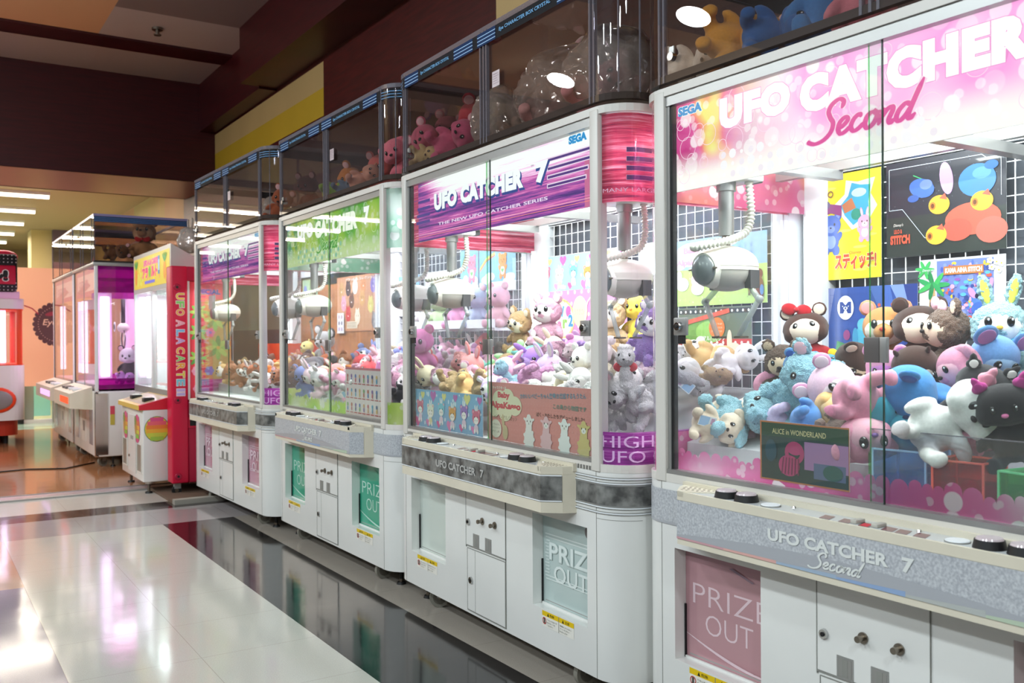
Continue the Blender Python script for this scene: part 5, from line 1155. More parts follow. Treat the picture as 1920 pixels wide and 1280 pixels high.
a.text('Baby', .075, .208, .10, .034, '#f2a8c8', off=.06).text('Alpakasso', .03, .160, .19, .034, '#f2a8c8', off=.06).text('ベイビーアルパカッソ', .08, .138, .12, .012, '#9a8a90')
r = a.r
for i in range(40): a.rect(*(lambda x, y: (x, y, x + .004, y + .005))(.01 + .51 * r.random(), .01 + .13 * r.random()), r.choice(['#8cc46a', '#f4fbe8', '#e2f2c4']))
for x, y, c_ in ((.07, .09, '#ffffff'), (.16, .07, '#f6dfe8'), (.30, .09, '#eef6ee')): a.ell(x, y, .038, .028, c_).ell(x - .02, y + .035, .017, .022, c_).ell(x - .026, y + .04, .002, .003, '#333344', 6)
for i in range(4): a.text('みんなのもり', .36 + .03 * i, .16, .012, .08, '#5a7ca8')
a.rect(.44, .03, .452, .11, '#7c7a52').rect(.415, .065, .475, .075, '#7c7a52').ell(.50, .05, .02, .05, '#7a4a3c').ell(.50, .11, .015, .02, '#7a4a3c').ell(.51, .05, .01, .02, '#6a98c8')
poster('C', 'poster', 'sky blue and meadow green poster seen beside the near claw', .56, .025, 1.328, 1.600, .818, a)
def reddot(w_, h_, seed):
    a = Art(seed); a.rect(0, 0, w_, h_, '#d8453c').rect(0, h_ * .42, w_, h_, '#6c7a68').ell(w_ * .3, h_ * .6, w_ * .28, h_ * .22, '#6fa04c').ell(w_ * .45, h_ * .55, w_ * .2, h_ * .2, '#94c864').rect(0, h_ * .88, w_, h_ * .97, '#3c4440')
    for i in range(14): a.ell(w_ * (i + .5) / 14, h_ * .925, .006, .006, '#e8ece6', 8)
    for i in range(12):
        for j in range(4): a.ell(w_ * (i + .3 + .5 * (j % 2)) / 12.3, h_ * (.05 + .10 * j), .007, .008, '#fff2ec', 8)
    a.line([(w_ * .1, h_ * .72), (w_ * .72, h_ * .93)], .018, '#d8604c')
    a.ell(w_ * .55, h_ * .62, .045, .042, '#f0803c', 18)
    for k in range(3): a.text(['こんにちは!', 'わがくにそだち', 'アルパカです!'][k], w_ * .55 - .03, h_ * .62 + .012 - .015 * k, .06, .008, '#fff4e0')
    a.ell(w_ * .78, h_ * .22, .04, .03, '#f6ead0').ell(w_ * .72, h_ * .38, .014, .045, '#f6ead0').rect(w_ * .72, h_ * .02, w_ * .75, h_ * .2, '#f6ead0').rect(w_ * .82, h_ * .02, w_ * .85, h_ * .2, '#f6ead0')
    a.text('アルパカッソ', w_ * .36, h_ * .385, w_ * .3, h_ * .09, '#ffffff', off=.02).text('Alpakasso', w_ * .03, h_ * .17, w_ * .62, h_ * .22, '#ffffff', off=.07, out='#a83a34', outoff=.02).text('TORYO/AMUSE', w_ * .28, h_ * .09, w_ * .28, h_ * .06, '#ffe8e0')
    return a
poster('C', 'poster', 'red dotted green-topped poster behind the woolly toys beside the near claw', .516, .104, 1.10, 1.32, .817, reddot(.412, .22, 3))
poster('C', 'poster', 'red dotted green-topped poster seen through the curved corner window', .80, .60, 1.09, 1.31, .817, reddot(.20, .22, 4))
a = Art(4); a.rect(0, 0, .16, .14, '#cfeaf6').rect(0, .11, .16, .14, '#ffffff').text('おしらせ', .03, .115, .08, .016, '#4a8aa8').ell(.05, .05, .03, .03, '#e4f6fb')
poster('C', 'poster', 'small light blue sheet behind the right claw of the purple-signed machine', .78, .62, 1.47, 1.60, .818, a)
# --- green-signed machine
w_, h_ = .32, .15; a = Art(2); a.rect(0, 0, w_, h_, '#eef2f8'); r = a.r
for i in range(6):
    for j in range(2): a.rect(.012 + .051 * i, .010 + .07 * j, .052 + .051 * i, .070 + .07 * j, ['#c8d8ee', '#e8c8dc', '#d8e6c8', '#f2e0b8'][(i + j) % 4]).face(.032 + .051 * i, .042 + .07 * j, .014, ['#5a6cb0', '#c84f70', '#6aa860', '#8a5ab0', '#e0a04a'][(i * 2 + j) % 5])
poster('B', 'poster', 'small white chart of tiny pictures on the wire grid', 1.12, .80, 1.465, 1.615, .818, a)
def skybear(w_, h_, col, seed, title):
    a = Art(seed); a.rect(0, 0, w_, h_, '#86bce8').rect(0, 0, w_, h_ * .22, '#f2f6fb')
    for k, c_ in enumerate(['#e06a6a', '#f0b85a', '#f2e27a', '#8ccf8a', '#7aa8e0']): a.ring(w_ * .1, h_ * .35, w_ * (.5 - .03 * k), h_ * (.62 - .04 * k), .008, c_, 24) if False else a.line([(w_ * (.02 + .0), h_ * (.50 + .03 * k)), (w_ * .2, h_ * (.72 + .03 * k)), (w_ * .45, h_ * (.84 + .03 * k if k < 4 else .95))], .007, c_)
    for x, y in ((.2, .28), (.3, .35), (.85, .3), (.8, .2)): a.ell(w_ * x, h_ * y, w_ * .14, h_ * .1, '#ffffff')
    teddy(a, w_ * .66, h_ * .70, h_ * .17, col, '#ffffff', 'round', col); a.heart(w_ * .66, h_ * .47, h_ * .06, '#7ac06a')
    if title: a.text(title, w_ * .08, h_ * .10, w_ * .42, h_ * .07, '#8a9cd0')
    return a
poster('B', 'poster', 'sky poster with an orange bear and rainbow on the grid', .455, .075, 1.462, 1.70, .818, skybear(.38, .238, '#e0964a', 3, 'ARTHWORK')) if False else poster('B', 'poster', 'sky poster with an orange bear and rainbow on the grid', .455, .075, 1.462, 1.70, .818, skybear(.38, .238, '#e0964a', 3, ''))
poster('B', 'poster', 'narrow blue sky poster with a pink bear beside the orange bear poster', .673, .47, 1.45, 1.715, .819, skybear(.203, .265, '#ee8aa0', 4, ''))
poster('B', 'poster', 'rainbow bear poster behind the clear claw lens, seen through the corner window', 1.565, 1.20, 1.35, 1.61, .818, skybear(.365, .26, '#e8a8c0', 5, ''))
w_, h_ = .49, .25; a = Art(9); a.rect(0, 0, w_, h_, '#f6e2e2').rect(0, h_ - .012, w_, h_, '#d87a88')
cols = ['#c8584c', '#8a5ab0', '#4f7cc8', '#e0a878', '#d85a70', '#5aa8d0', '#3f4f90', '#e8c070', '#7ab06a']
for i in range(9):
    for j in range(3): x = .03 + .0525 * i; y = .205 - .075 * j; a.ell(x, y, .010, .011, cols[(i + j * 4) % 9], 12).ell(x, y - .02, .008, .013, cols[(i * 2 + j) % 9], 10).rect(x - .02, y - .042, x + .02, y - .037, '#c84f5c')
poster('B', 'poster', 'pink chart of small figures in rows, low in the green-signed machine window', .54, .05, .803, 1.053, .033, a)
# --- farthest purple-signed machine
w_, h_ = .76, .40; a = Art(4); a.rect(0, 0, w_, h_, '#c88a62').rect(.01, .01, w_ - .01, h_ - .01, '#d09a74')
pal = ['#caa06a', '#3a2a2a', '#f2f0ea', '#d8905a', '#8a78c8', '#e0a0b8', '#6a4a40', '#d8a86a', '#d8484c', '#f4e6d0', '#e6dc7c', '#8a8a90']
for i, (x, y) in enumerate([(.08, .30), (.20, .31), (.32, .32), (.46, .33), (.62, .32), (.12, .20), (.26, .22), (.44, .23), (.20, .12), (.36, .10), (.58, .18), (.64, .07)]): a.ell(x, y, .045, .055, pal[i], 18).ell(x - .02, y + .05, .012, .016, pal[i]).ell(x + .02, y + .05, .012, .016, pal[i]).ell(x - .015, y + .01, .004, .006, '#221c1c', 6).ell(x + .015, y + .01, .004, .006, '#221c1c', 6).ell(x, y - .01, .008, .006, '#f6eee4', 8)
a.text('プラッシュコレクション', .16, .365, .5, .022, '#fff6ec', off=.03, out='#b0683f', outoff=.03).rect(.18, .02, .36, .07, '#e9ddc6')
for k in range(4): a.rect(.19, .028 + .010 * k, .34, .031 + .010 * k, '#8a7a64')
poster('A', 'poster', 'brown poster covered with round animal faces', .75, -.01, 1.26, 1.66, .848, a)
a = Art(2); a.rect(0, 0, .31, .18, '#bfe0b0').ell(.06, .09, .035, .045, '#8a98e0').ell(.18, .08, .06, .06, '#dcecc0').face(.18, .09, .045, '#a8d08c', 'long').rect(0, 0, .31, .02, '#e8f2dc')
poster('A', 'poster', 'pale green poster with a leafy animal face on the white board', 1.44, 1.13, 1.50, 1.68, .848, a)
a = Art(2); a.rect(0, 0, .12, .15, '#eef0f4')
for i in range(2):
    for j in range(3): a.ell(.035 + .05 * i, .03 + .045 * j, .013, .016, ['#b8a0c8', '#8a8aa0', '#c8a8b8'][j], 10)
poster('A', 'price_list', 'white picture list pinned at the corner of the brown poster', .73, .61, 1.245, 1.375, .838, a, cat='price list')
a = Art(2); a.rect(0, 0, .16, .10, '#f2f4f8')
poster('A', 'notice_paper', 'blank white notice paper stuck inside the farthest machine window', 1.24, 1.08, 1.43, 1.53, .034, a, cat='notice')
# folders with clear acrylic cubes at the front of the nearest machine
def acr(label, m, x, y, z, s_, mat, rz, hh=None):
    mb = MB(); h_ = hh or s_; t_ = .002
    for q in ((-s_ / 2, s_ / 2, -s_ / 2, -s_ / 2 + t_), (-s_ / 2, s_ / 2, s_ / 2 - t_, s_ / 2), (-s_ / 2, -s_ / 2 + t_, -s_ / 2 + t_, s_ / 2 - t_), (s_ / 2 - t_, s_ / 2, -s_ / 2 + t_, s_ / 2 - t_)): mb.box(q[0], q[1], q[2], q[3], 0, h_, mat)
    mb.box(-s_ / 2, s_ / 2, -s_ / 2, s_ / 2, 0, .002, mat)
    hz = {'red': RED_E, 'green': GRN_E, 'blue': BLU_E}[label.split()[0]]; e_ = .0022
    for a_ in (-s_ / 2, s_ / 2):
        for b_ in (-s_ / 2, s_ / 2): mb.box(a_ - e_, a_ + e_, b_ - e_, b_ + e_, 0, h_, hz)
        mb.box(a_ - e_, a_ + e_, -s_ / 2, s_ / 2, h_ - .003, h_ + .001, hz); mb.box(-s_ / 2, s_ / 2, a_ - e_, a_ + e_, h_ - .003, h_ + .001, hz)
    return tag(mb.build('acrylic_cube', None, W(m, x, y, z), (0, 0, rz)), label, 'acrylic cube', 'coloured acrylic cubes at the window front')
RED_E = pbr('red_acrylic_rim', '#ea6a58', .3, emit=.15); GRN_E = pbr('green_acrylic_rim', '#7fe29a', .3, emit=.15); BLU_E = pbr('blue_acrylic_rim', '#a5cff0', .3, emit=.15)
acr('red edged clear acrylic cube under the black and white cat', 'D', .13, .560, .801, .115, RED_ACR, .1)
acr('green edged clear acrylic cube under the black cat', 'D', .13, .395, .801, .12, GRN_ACR, -.1, .105)
acr('blue edged clear acrylic cube beside the hanging pink rabbit', 'D', .14, .715, .801, .13, BLU_ACR, .15, .125)
mb = MB(); mb.box(0, .004, -.78, 0, 0, .172, CORNER); mb.box(-.0005, .0045, -.78, 0, .171, .1735, EDGE); mb.box(0, .004, -.001, .001, 0, .172, GRN_ACR)
tag(mb.build('acrylic_screen', None, W('D', .065, .78, .801), (0, 0, -MP['D'][2])), 'low clear acrylic screen standing inside the nearest window', 'screen')
# ------------------------------------------------ toys in the nearest machine
def T(m, name, label, cat, group, x, y, z, rot, size, **kw):
    return toy(name, label, cat, group, W(m, x, y, z), (rot[0], rot[1], rot[2] - math.degrees(MP[m][2])), size, **kw)
BR, CR, GD = '#4a2c22', '#f3e2cd', 'toys in the nearest machine'
def TD(name, label, cat, x, y, z, rot, size, **kw): return T('D', name, label, cat, GD, x, y, z, rot, size, **kw)
TD('plush_bear', 'dark brown plush bear with red head bow and red shirt under the yellow poster', 'plush bear', .60, 1.405, 1.165, (-8, 0, 35), .235, col=BR, face=CR, ear='round', shirt='#b3222c', bow=('#c8202c', 'head'), head='flat', eye=1.3)
TD('plush_bear', 'small brown plush bear with fuzzy ears peeking behind the light blue fleecy bear', 'plush bear', .47, 1.395, 1.075, (0, -15, 30), .20, col='#6a4526', face='#e8cfae', fur=True)
TD('plush_bear', 'dark brown plush bear tipped on its back between two bears, red mouth', 'plush bear', .50, 1.19, 1.10, (20, -50, 55), .215, col='#402820', face=CR, ear='round', head='snout', eye=1.3)
TD('plush_duckling', 'small light blue plush with yellow feet in front of the tipped brown bear', 'plush duckling', .42, 1.215, 1.085, (60, 20, 60), .15, col='#4fa3c4', earcol='#f5c81e', face=None, innerear='#f5c81e', head='snout', nose='#f0b41c')
TD('plush_chipmunk', 'tan plush chipmunk with white cheeks sitting under the blue emblem poster', 'plush chipmunk', .62, 1.125, 1.165, (0, 0, 30), .245, col='#c98a4e', face='#fbf0e2', ear='round', earcol='#d8926a', innerear='#ee9a9a', head='snout', nose='#c8342c', eye=1.2)
TD('plush_bear', 'dark brown plush bear with red trousers and yellow feet sitting below the tropical poster', 'plush bear', .61, 1.005, 1.17, (0, 0, 35), .24, col='#3d251e', face=CR, ear='round', shirt='#5a2a24', head='flat', eye=1.3, innerear='#3d251e')
TD('plush_bear', 'curly brown plush bear with pink hair bow turned towards the dark bear', 'plush bear', .58, .885, 1.16, (0, 0, -35), .235, col='#6f4a30', face='#f0d4bc', ear='round', fur=True, bow=('#f2b8c8', 'head'))
TD('plush_rabbit', 'light blue fleecy plush rabbit with yellow spotted ears, tallest on the pile', 'plush rabbit', .58, .745, 1.165, (0, 0, 30), .245, col='#a9dce4', face='#f4f6f4', ear='long', innerear='#d8e05a', fur=True, head='round', nose='#f0b83a', bow=('#5ab8dc', 'neck'), eye=1.2)
TD('plush_bear', 'big light blue fleecy plush bear slumped behind the dark green card', 'plush bear', .32, 1.20, 1.035, (35, -20, 15), .27, body='flop', col='#9ad2e6', ear='round', innerear='#f2c4d0', fur=True, earcol='#a8dcec')
TD('plush_dog', 'light blue fleecy plush dog with pink dots lying beside the side window', 'plush dog', .27, 1.375, .945, (70, 20, 20), .24, body='flop', col='#a6dcec', ear='floppy', innerear='#f2b8cc', fur=True)
TD('plush_dog', 'tan and blue plush dog mostly hidden behind the card top edge', 'plush dog', .20, 1.05, .985, (70, 0, 70), .17, col='#d8a86c', shirt='#4f86c8', ear='floppy', face='#e8c08c')
TD('plush_bear', 'pale pink plush bear lying on its side with one black eye up', 'plush bear', .33, 1.03, 1.035, (-60, -25, 40), .25, body='flop', col='#f0c8de', ear='round', earcol='#e8a8cc', face='#f8e2ec', eye=1.5)
TD('plush_rabbit', 'rose pink plush rabbit hanging head down over the screen edge', 'plush rabbit', .105, .84, .995, (175, 10, 60), .23, body='flop', col='#e79ab4', ear='floppy', earcol='#e79ab4', face='#f0b4c6', eye=1.4, nose='#7a4a9c')
TD('plush_lamb', 'small cream and yellow plush lamb between the blue and pink toys', 'plush lamb', .42, 1.16, 1.04, (-30, 0, 60), .14, col='#f2e2c0', ear='floppy', earcol='#f0d884', fur=True)
TD('plush_koala', 'large mid blue plush koala lying on its back with wide blue ears', 'plush koala', .27, .765, 1.045, (-25, -62, 20), .25, col='#3f86c8', shirt='#3a7cc0', ear='round', innerear='#29509c', face=None, head='round', nose='#1c2a5c')
TD('plush_hippo', 'round teal plush hippo below the large blue koala', 'plush hippo', .19, .80, .975, (-20, 60, 100), .22, col='#3fb0cc', ear='tiny', head='snout')
TD('plush_bear', 'small pink plush bear with a purple eye patch behind the blue koala', 'plush bear', .43, .985, 1.07, (0, -20, 25), .19, col='#f0a8cc', face='#d88ad8', ear='round', nose='#7a4aac')
TD('plush_bear', 'cream faced plush bear with a dark brown cap looking up from the pile', 'plush bear', .44, .895, 1.085, (-10, -40, 35), .21, col='#4a2e24', face='#f4e6d0', ear='tiny', eye=1.4)
TD('plush_rabbit', 'pink plush rabbit with long drooping ears behind the black cats', 'plush rabbit', .44, .735, 1.07, (-20, -20, -20), .22, col='#ee9cb8', ear='floppy', earcol='#f0a8c0', face='#f4b8c8')
TD('plush_koala', 'blue plush koala with pink inner ears and paper tags under the spotted-ear rabbit', 'plush koala', .50, .745, 1.105, (10, -35, 60), .22, col='#6f9fdc', ear='big', innerear='#c88cc8', face='#9cc0ea', tagcard=.2, eye=1.3)
TD('plush_bear', 'curly brown plush bear lying at the window edge beside the paper tags', 'plush bear', .40, .60, 1.045, (80, 0, 30), .20, col='#5c3a22', fur=True, ear='round')
TD('plush_cat', 'black and white plush cat with pink ears lying across the front', 'plush cat', .13, .60, 1.005, (58, -18, 30), .235, body='flop', col='#f6f4f2', earcol='#f4a8bc', innerear='#f4a8bc', shirt='#f4f2f0', ear='point', head='flat', eye=1.1)
TD('plush_cat', 'black plush cat with magenta ears and round white-ringed eyes', 'plush cat', .16, .485, 1.00, (-10, -20, 30), .20, col='#17151a', earcol='#c43a94', innerear='#c43a94', ear='point', head='flat', nose='#e87ab0')
TD('plush_cat', 'small black plush cat with white face mask behind the lying black and white cat', 'plush cat', .26, .625, 1.045, (20, -30, 35), .20, col='#1b1a20', face='#f2f0ee', ear='point', head='flat', nose='#8a4ab0')
TD('plush_cat', 'black plush cat with pink ear at the very window edge', 'plush cat', .25, .455, 1.04, (20, -20, 25), .22, col='#1a181c', earcol='#e070b0', innerear='#e070b0', ear='point', head='flat')
TD('plush_dog', 'small light blue plush dog with big eye beside the fleecy light blue bear', 'plush dog', .42, 1.305, 1.075, (10, -30, 45), .17, col='#6fa8e0', ear='round', innerear='#3f6cc0', eye=1.5)
TD('plush_dog', 'beige plush dog with a blue paper tag hanging near the side window', 'plush dog', .19, 1.42, .925, (100, 0, 40), .17, col='#d9c8b4', ear='floppy', tagcard=.1)
TD('plush_penguin', 'white and brown fluffy plush bird tucked under the pink toys', 'plush bird', .18, .925, .965, (60, 0, 20), .15, col='#efe8e6', ear='tiny', fur=True, shirt='#8a6a5c')
rnd = random.Random(11)
fill = [('#f2a8c4', 'rabbit', 'floppy'), ('#7cb8e8', 'bear', 'round'), ('#5a3a2a', 'bear', 'round'), ('#f2d8b8', 'bear', 'round'), ('#e88ab0', 'bear', 'round'), ('#48a8c8', 'dog', 'floppy'), ('#8a6ab8', 'rabbit', 'long'), ('#2a2628', 'cat', 'point')]
spot = ['behind the fleecy bear', 'beneath the red-shirted bear', 'beneath the chipmunk', 'beneath the dark bear', 'beneath the curly bear', 'beneath the spotted-ear rabbit', 'near the middle pane handle', 'behind the black cats']
for i in range(8):
    c_, k_, e_ = fill[i]
    TD('plush_' + k_, {'#f2a8c4': 'pink', '#7cb8e8': 'sky blue', '#5a3a2a': 'brown', '#f2d8b8': 'beige', '#e88ab0': 'deep pink', '#48a8c8': 'teal', '#8a6ab8': 'violet', '#2a2628': 'black'}[c_] + ' plush ' + k_ + ' lying half buried ' + spot[i], 'plush ' + k_, .52 + .02 * (i % 3), [1.47, 1.33, 1.17, 1.03, .91, .77, .66, .55][i], 1.045, (rnd.uniform(60, 110), rnd.uniform(-30, 30), rnd.uniform(0, 90)), .20, col=c_, ear=e_, detail=False)
for i in range(7):
    c_, k_, e_ = fill[(i * 3 + 1) % 8]
    TD('plush_' + k_, ['cream', 'pastel pink', 'pale lilac', 'peach', 'soft grey', 'mint', 'rose'][i] + ' plush ' + k_ + ' squashed flat at the bottom ' + ['by the side window', 'behind the tagged dog', 'under the fleecy bear', 'behind the green card', 'under the pale pink bear', 'under the teal hippo', 'under the blue koala'][i], 'plush ' + k_, .33 + .04 * (i % 2), [1.48, 1.36, 1.25, 1.13, 1.0, .88, .68][i], .955, (90, rnd.uniform(-30, 30), rnd.uniform(0, 90)), .19, col=['#f2e6d0', '#f6c8d8', '#d8c8ec', '#f4c8a8', '#b8b4b4', '#b8e4cc', '#ea98b0'][i], ear=e_, detail=False)

# ------------------------------------------------ piles in the other three machines
COLN = {'#fdf8f4': 'white', '#fbd9e4': 'pale pink', '#f6b3cf': 'pink', '#e6c8f2': 'lilac', '#f4e6c4': 'cream', '#e0b878': 'caramel', '#a8dcf0': 'sky blue', '#b98ae0': 'purple', '#c2ecb4': 'mint green', '#f29a9a': 'coral', '#f4a8e0': 'bright pink', '#6b4634': 'brown', '#8f9cd8': 'periwinkle', '#e8e4e8': 'light grey',
        '#e0505a': 'red', '#fbf0f2': 'rosy white', '#c9783a': 'orange brown', '#3a2a26': 'dark brown', '#e8783c': 'orange', '#7ccfc4': 'aqua'}
ROWN = ['front row', 'second row', 'third row', 'fourth row', 'fifth row', 'back row']
used = set()
def colname(s_):
    return ['at far corner', 'by far lock', 'under far claw', 'past far claw', 'before pane handle', 'behind pane handle', 'after pane handle', 'before near claw', 'under near claw', 'by near lock', 'at near corner', 'at near end'][max(0, min(11, int((1.56 - s_) / .145)))]
def pile(m, seed, rows, palf, kinds, step, size, group, sr=(.0, 1.475)):
    r = random.Random(seed); q = 0
    for ri, (x, z) in enumerate(rows):
        s_ = sr[0] + (ri % 2) * step / 2
        while s_ < sr[1]:
            x_, y_, z_ = x + r.uniform(-.02, .02), s_ + r.uniform(-.02, .02), z + r.uniform(-.02, .025) - (.055 if m == 'C' and s_ < .55 and ri >= 3 else 0)
            c_ = palf(r, s_, ri); k_, b_, h_, e_, fur = r.choice(kinds(s_, ri)); qz = r.choice([0, 1, 2])
            rot = [(r.uniform(-25, 25), r.uniform(-45, 5), r.uniform(-10, 70)), (r.uniform(50, 100), r.uniform(-30, 30), r.uniform(0, 120)), (r.uniform(-80, -40), r.uniform(-40, 10), r.uniform(0, 80))][qz]
            pose = ['sitting', 'tipped over', 'lying'][qz]
            for p_ in (pose, pose + ' sideways', pose + ' askew', pose + ' low down'):
                lb = '%s plush %s %s, %s %s, %s' % (COLN[c_], k_, p_, ROWN[ri], colname(s_), MN[m])
                if lb not in used: break
            used.add(lb)
            T(m, 'plush_' + k_, lb, 'plush ' + k_, group, x_, y_, z_, rot, size * r.uniform(.88, 1.12), body=b_, head=h_, ear=e_, col=c_, fur=fur, detail=ri < 3, col2=None, face=None if r.random() < .5 or h_ == 'small' else '#fdf6f0', eye=1.1, tagcard=(.1 if r.random() < .07 else None))
            s_ += step * r.uniform(.92, 1.08)
KA = [('alpaca', 'alpaca', 'small', 'tiny', True)]
KB = [('bear', 'sit', 'round', 'round', False), ('rabbit', 'flop', 'round', 'long', False), ('bear', 'flop', 'round', 'round', True), ('lamb', 'sit', 'flat', 'floppy', True)]
def palC(r, s_, ri):
    if s_ < .62: return r.choice(['#fdf8f4', '#fdf8f4', '#fbd9e4', '#fbf0f2', '#f4e6c4', '#fdf8f4'] + [] + (['#e0b878'] if ri > 3 else []))
    if s_ < .95: return r.choice(['#fdf8f4', '#fbd9e4', '#f6b3cf', '#e6c8f2', '#e0b878', '#a8dcf0', '#b98ae0', '#f4a8e0'])
    return r.choice(['#fdf8f4', '#f6b3cf', '#fbd9e4', '#f6b3cf', '#e6c8f2', '#c2ecb4', '#b98ae0', '#f4e6c4', '#f29a9a', '#7ccfc4', '#e0b878', '#fbf0f2'])
pile('C', 5, [(.14, .985), (.235, 1.03), (.345, 1.055), (.46, 1.09), (.575, 1.13), (.69, 1.165)], palC, lambda s_, ri: KA * 3 + KB if s_ < .8 else KB + KA, .135, .19, 'toys in the nearer purple-signed machine')
T('C', 'plush_bear', 'fluffy pink plush bear sitting tallest before the colourful title poster', 'plush bear', 'toys in the nearer purple-signed machine', .62, 1.20, 1.265, (0, 0, 25), .24, col='#f7b6d2', face='#fdf4f4', ear='round', fur=True, eye=1.2)
T('C', 'plush_bear', 'curly caramel plush bear sitting high, just past the pink fluffy bear', 'plush bear', 'toys in the nearer purple-signed machine', .55, 1.33, 1.225, (10, -10, 10), .21, col='#dcae6c', face='#f8ead0', ear='round', fur=True)
T('C', 'plush_bear', 'curly sandy plush bear sitting high behind the near door lock', 'plush bear', 'toys in the nearer purple-signed machine', .55, .63, 1.235, (0, 0, 30), .23, col='#e8c48a', face='#fdf2e0', ear='round', fur=True)
T('C', 'plush_bear', 'purple and white plush bear high in the curved corner window', 'plush bear', 'toys in the nearer purple-signed machine', .42, .22, 1.20, (15, 0, 20), .22, col='#b48ae0', face='#fdf8fa', ear='round', fur=True)
T('C', 'plush_alpaca', 'white plush alpaca with checked red bow in the curved corner window', 'plush alpaca', 'toys in the nearer purple-signed machine', .13, .0, 1.09, (0, 0, 45), .21, body='alpaca', head='small', ear='tiny', col='#fdf8f4', fur=True, bow=('#c84a52', 'neck'))
T('C', 'plush_chick', 'tall yellow plush chick between the sandy bear and the pink poster', 'plush chick', 'toys in the nearer purple-signed machine', .64, .56, 1.27, (0, 0, 20), .20, col='#f8e04a', ear='tiny', nose='#f0983a')
def palB(r, s_, ri):
    if s_ > 1.0: return r.choice(['#f29a9a', '#f6b3cf', '#e0505a', '#e8e4e8', '#8f9cd8', '#f4e6c4', '#fbd9e4', '#c9783a'])
    return r.choice(['#fdf8f4', '#f6b3cf', '#f6b3cf', '#e0505a', '#e8e4e8', '#f4a8e0', '#8f9cd8', '#fbd9e4', '#3a2a26' if s_ < .1 else '#fdf8f4'])
pile('B', 8, [(.15, .95), (.29, .985), (.43, 1.02), (.57, 1.06), (.70, 1.10)], palB, lambda s_, ri: KB, .155, .19, 'toys in the green-signed machine')
T('B', 'plush_bear', 'bright pink plush bear with rainbow belly in the corner window of the green-signed machine', 'plush bear', 'toys in the green-signed machine', .20, -.02, 1.13, (0, -10, 40), .24, col='#f48ac4', ear='round', face='#f8a8d0', eye=1.2)
T('B', 'plush_mouse', 'black plush mouse low in the corner window of the green-signed machine', 'plush mouse', 'toys in the green-signed machine', .13, -.0, .925, (80, 0, 60), .17, col='#1c1a1e', ear='big', innerear='#1c1a1e')
sh = MB()
for i in range(9): sh.box(.60 + .022 * i, .603 + .022 * i, -.06, .92, 1.255, 1.258, GRID)
for i in range(25): sh.box(.60, .80, -.06 + .0405 * i, -.057 + .0405 * i, 1.252, 1.255, GRID)
for y in (-.06, .43, .91): sh.box(.60, .822, y, y + .006, 1.24, 1.252, GRID)
sh.box(.598, .602, -.06, .92, 1.255, 1.30, GRID); sh.box(.80, .823, -.06, .92, 1.245, 1.255, GRID)
tag(sh.build('wire_shelf', None, W('B', 0, 0, 0), (0, 0, -MP['B'][2])), 'white wire shelf hooked on the back grid of the green-signed machine', 'wire shelf')
for i, (y, c_, lb, be) in enumerate(((.0, '#f2bccb', 'dusty pink plush bear with rainbow belly sitting at the near end of the wire shelf', 'round'), (.22, '#c3d0ee', 'pale blue plush bear with cloud belly sitting on the wire shelf', 'round'), (.44, '#f4a8d4', 'hot pink and white plush bear on the middle of the wire shelf', 'round'), (.64, '#cfe8b8', 'light green plush bear on the wire shelf', 'round'), (.82, '#fbeef2', 'white plush bear at the far end of the wire shelf', 'round'))):
    T('B', 'plush_bear', lb, 'plush bear', 'bears on the wire shelf', .67, y, 1.36, (0, -4, 15 + 6 * (i % 2)), .225, col=c_, ear=be, eye=1.0)
def palA(r, s_, ri): return r.choice(['#c9783a', '#e0b878', '#3a2a26', '#fdf8f4', '#6b4634', '#e8783c', '#e8e4e8', '#6b4634', '#f4e6c4'])
pile('A', 21, [(.22, .93), (.38, .97), (.54, 1.01)], palA, lambda s_, ri: KB, .17, .19, 'toys in the farthest purple-signed machine')
T('A', 'plush_dog', 'grey plush dog with dark ears sitting below the brown poster', 'plush dog', 'toys in the farthest purple-signed machine', .66, .52, 1.13, (10, -10, 20), .26, col='#b9b4b4', ear='big', earcol='#4a4040', face='#e8e4e4')
T('A', 'plush_chick', 'yellow plush chick leaning on the grey dog', 'plush chick', 'toys in the farthest purple-signed machine', .58, .64, 1.10, (-20, 0, 20), .18, col='#f2e08a', ear='tiny')
mb = MB()
OR_A = clear('orange_acrylic', '#f0a080', haze=.55, hazecol='#e0582c')
mb.box(.50, .82, .86, .866, 1.0, 1.17, OR_A).box(.50, .82, 1.50, 1.506, 1.0, 1.17, OR_A).box(.50, .506, .866, 1.5, 1.0, 1.17, OR_A).box(.814, .82, .866, 1.5, 1.0, 1.17, OR_A).box(.506, .814, .866, 1.5, 1.0, 1.006, OR_A)
tag(mb.build('acrylic_tray', None, W('A', 0, 0, 0), (0, 0, -MP['A'][2])), 'orange translucent acrylic tray at the back of the farthest purple-signed machine', 'tray')
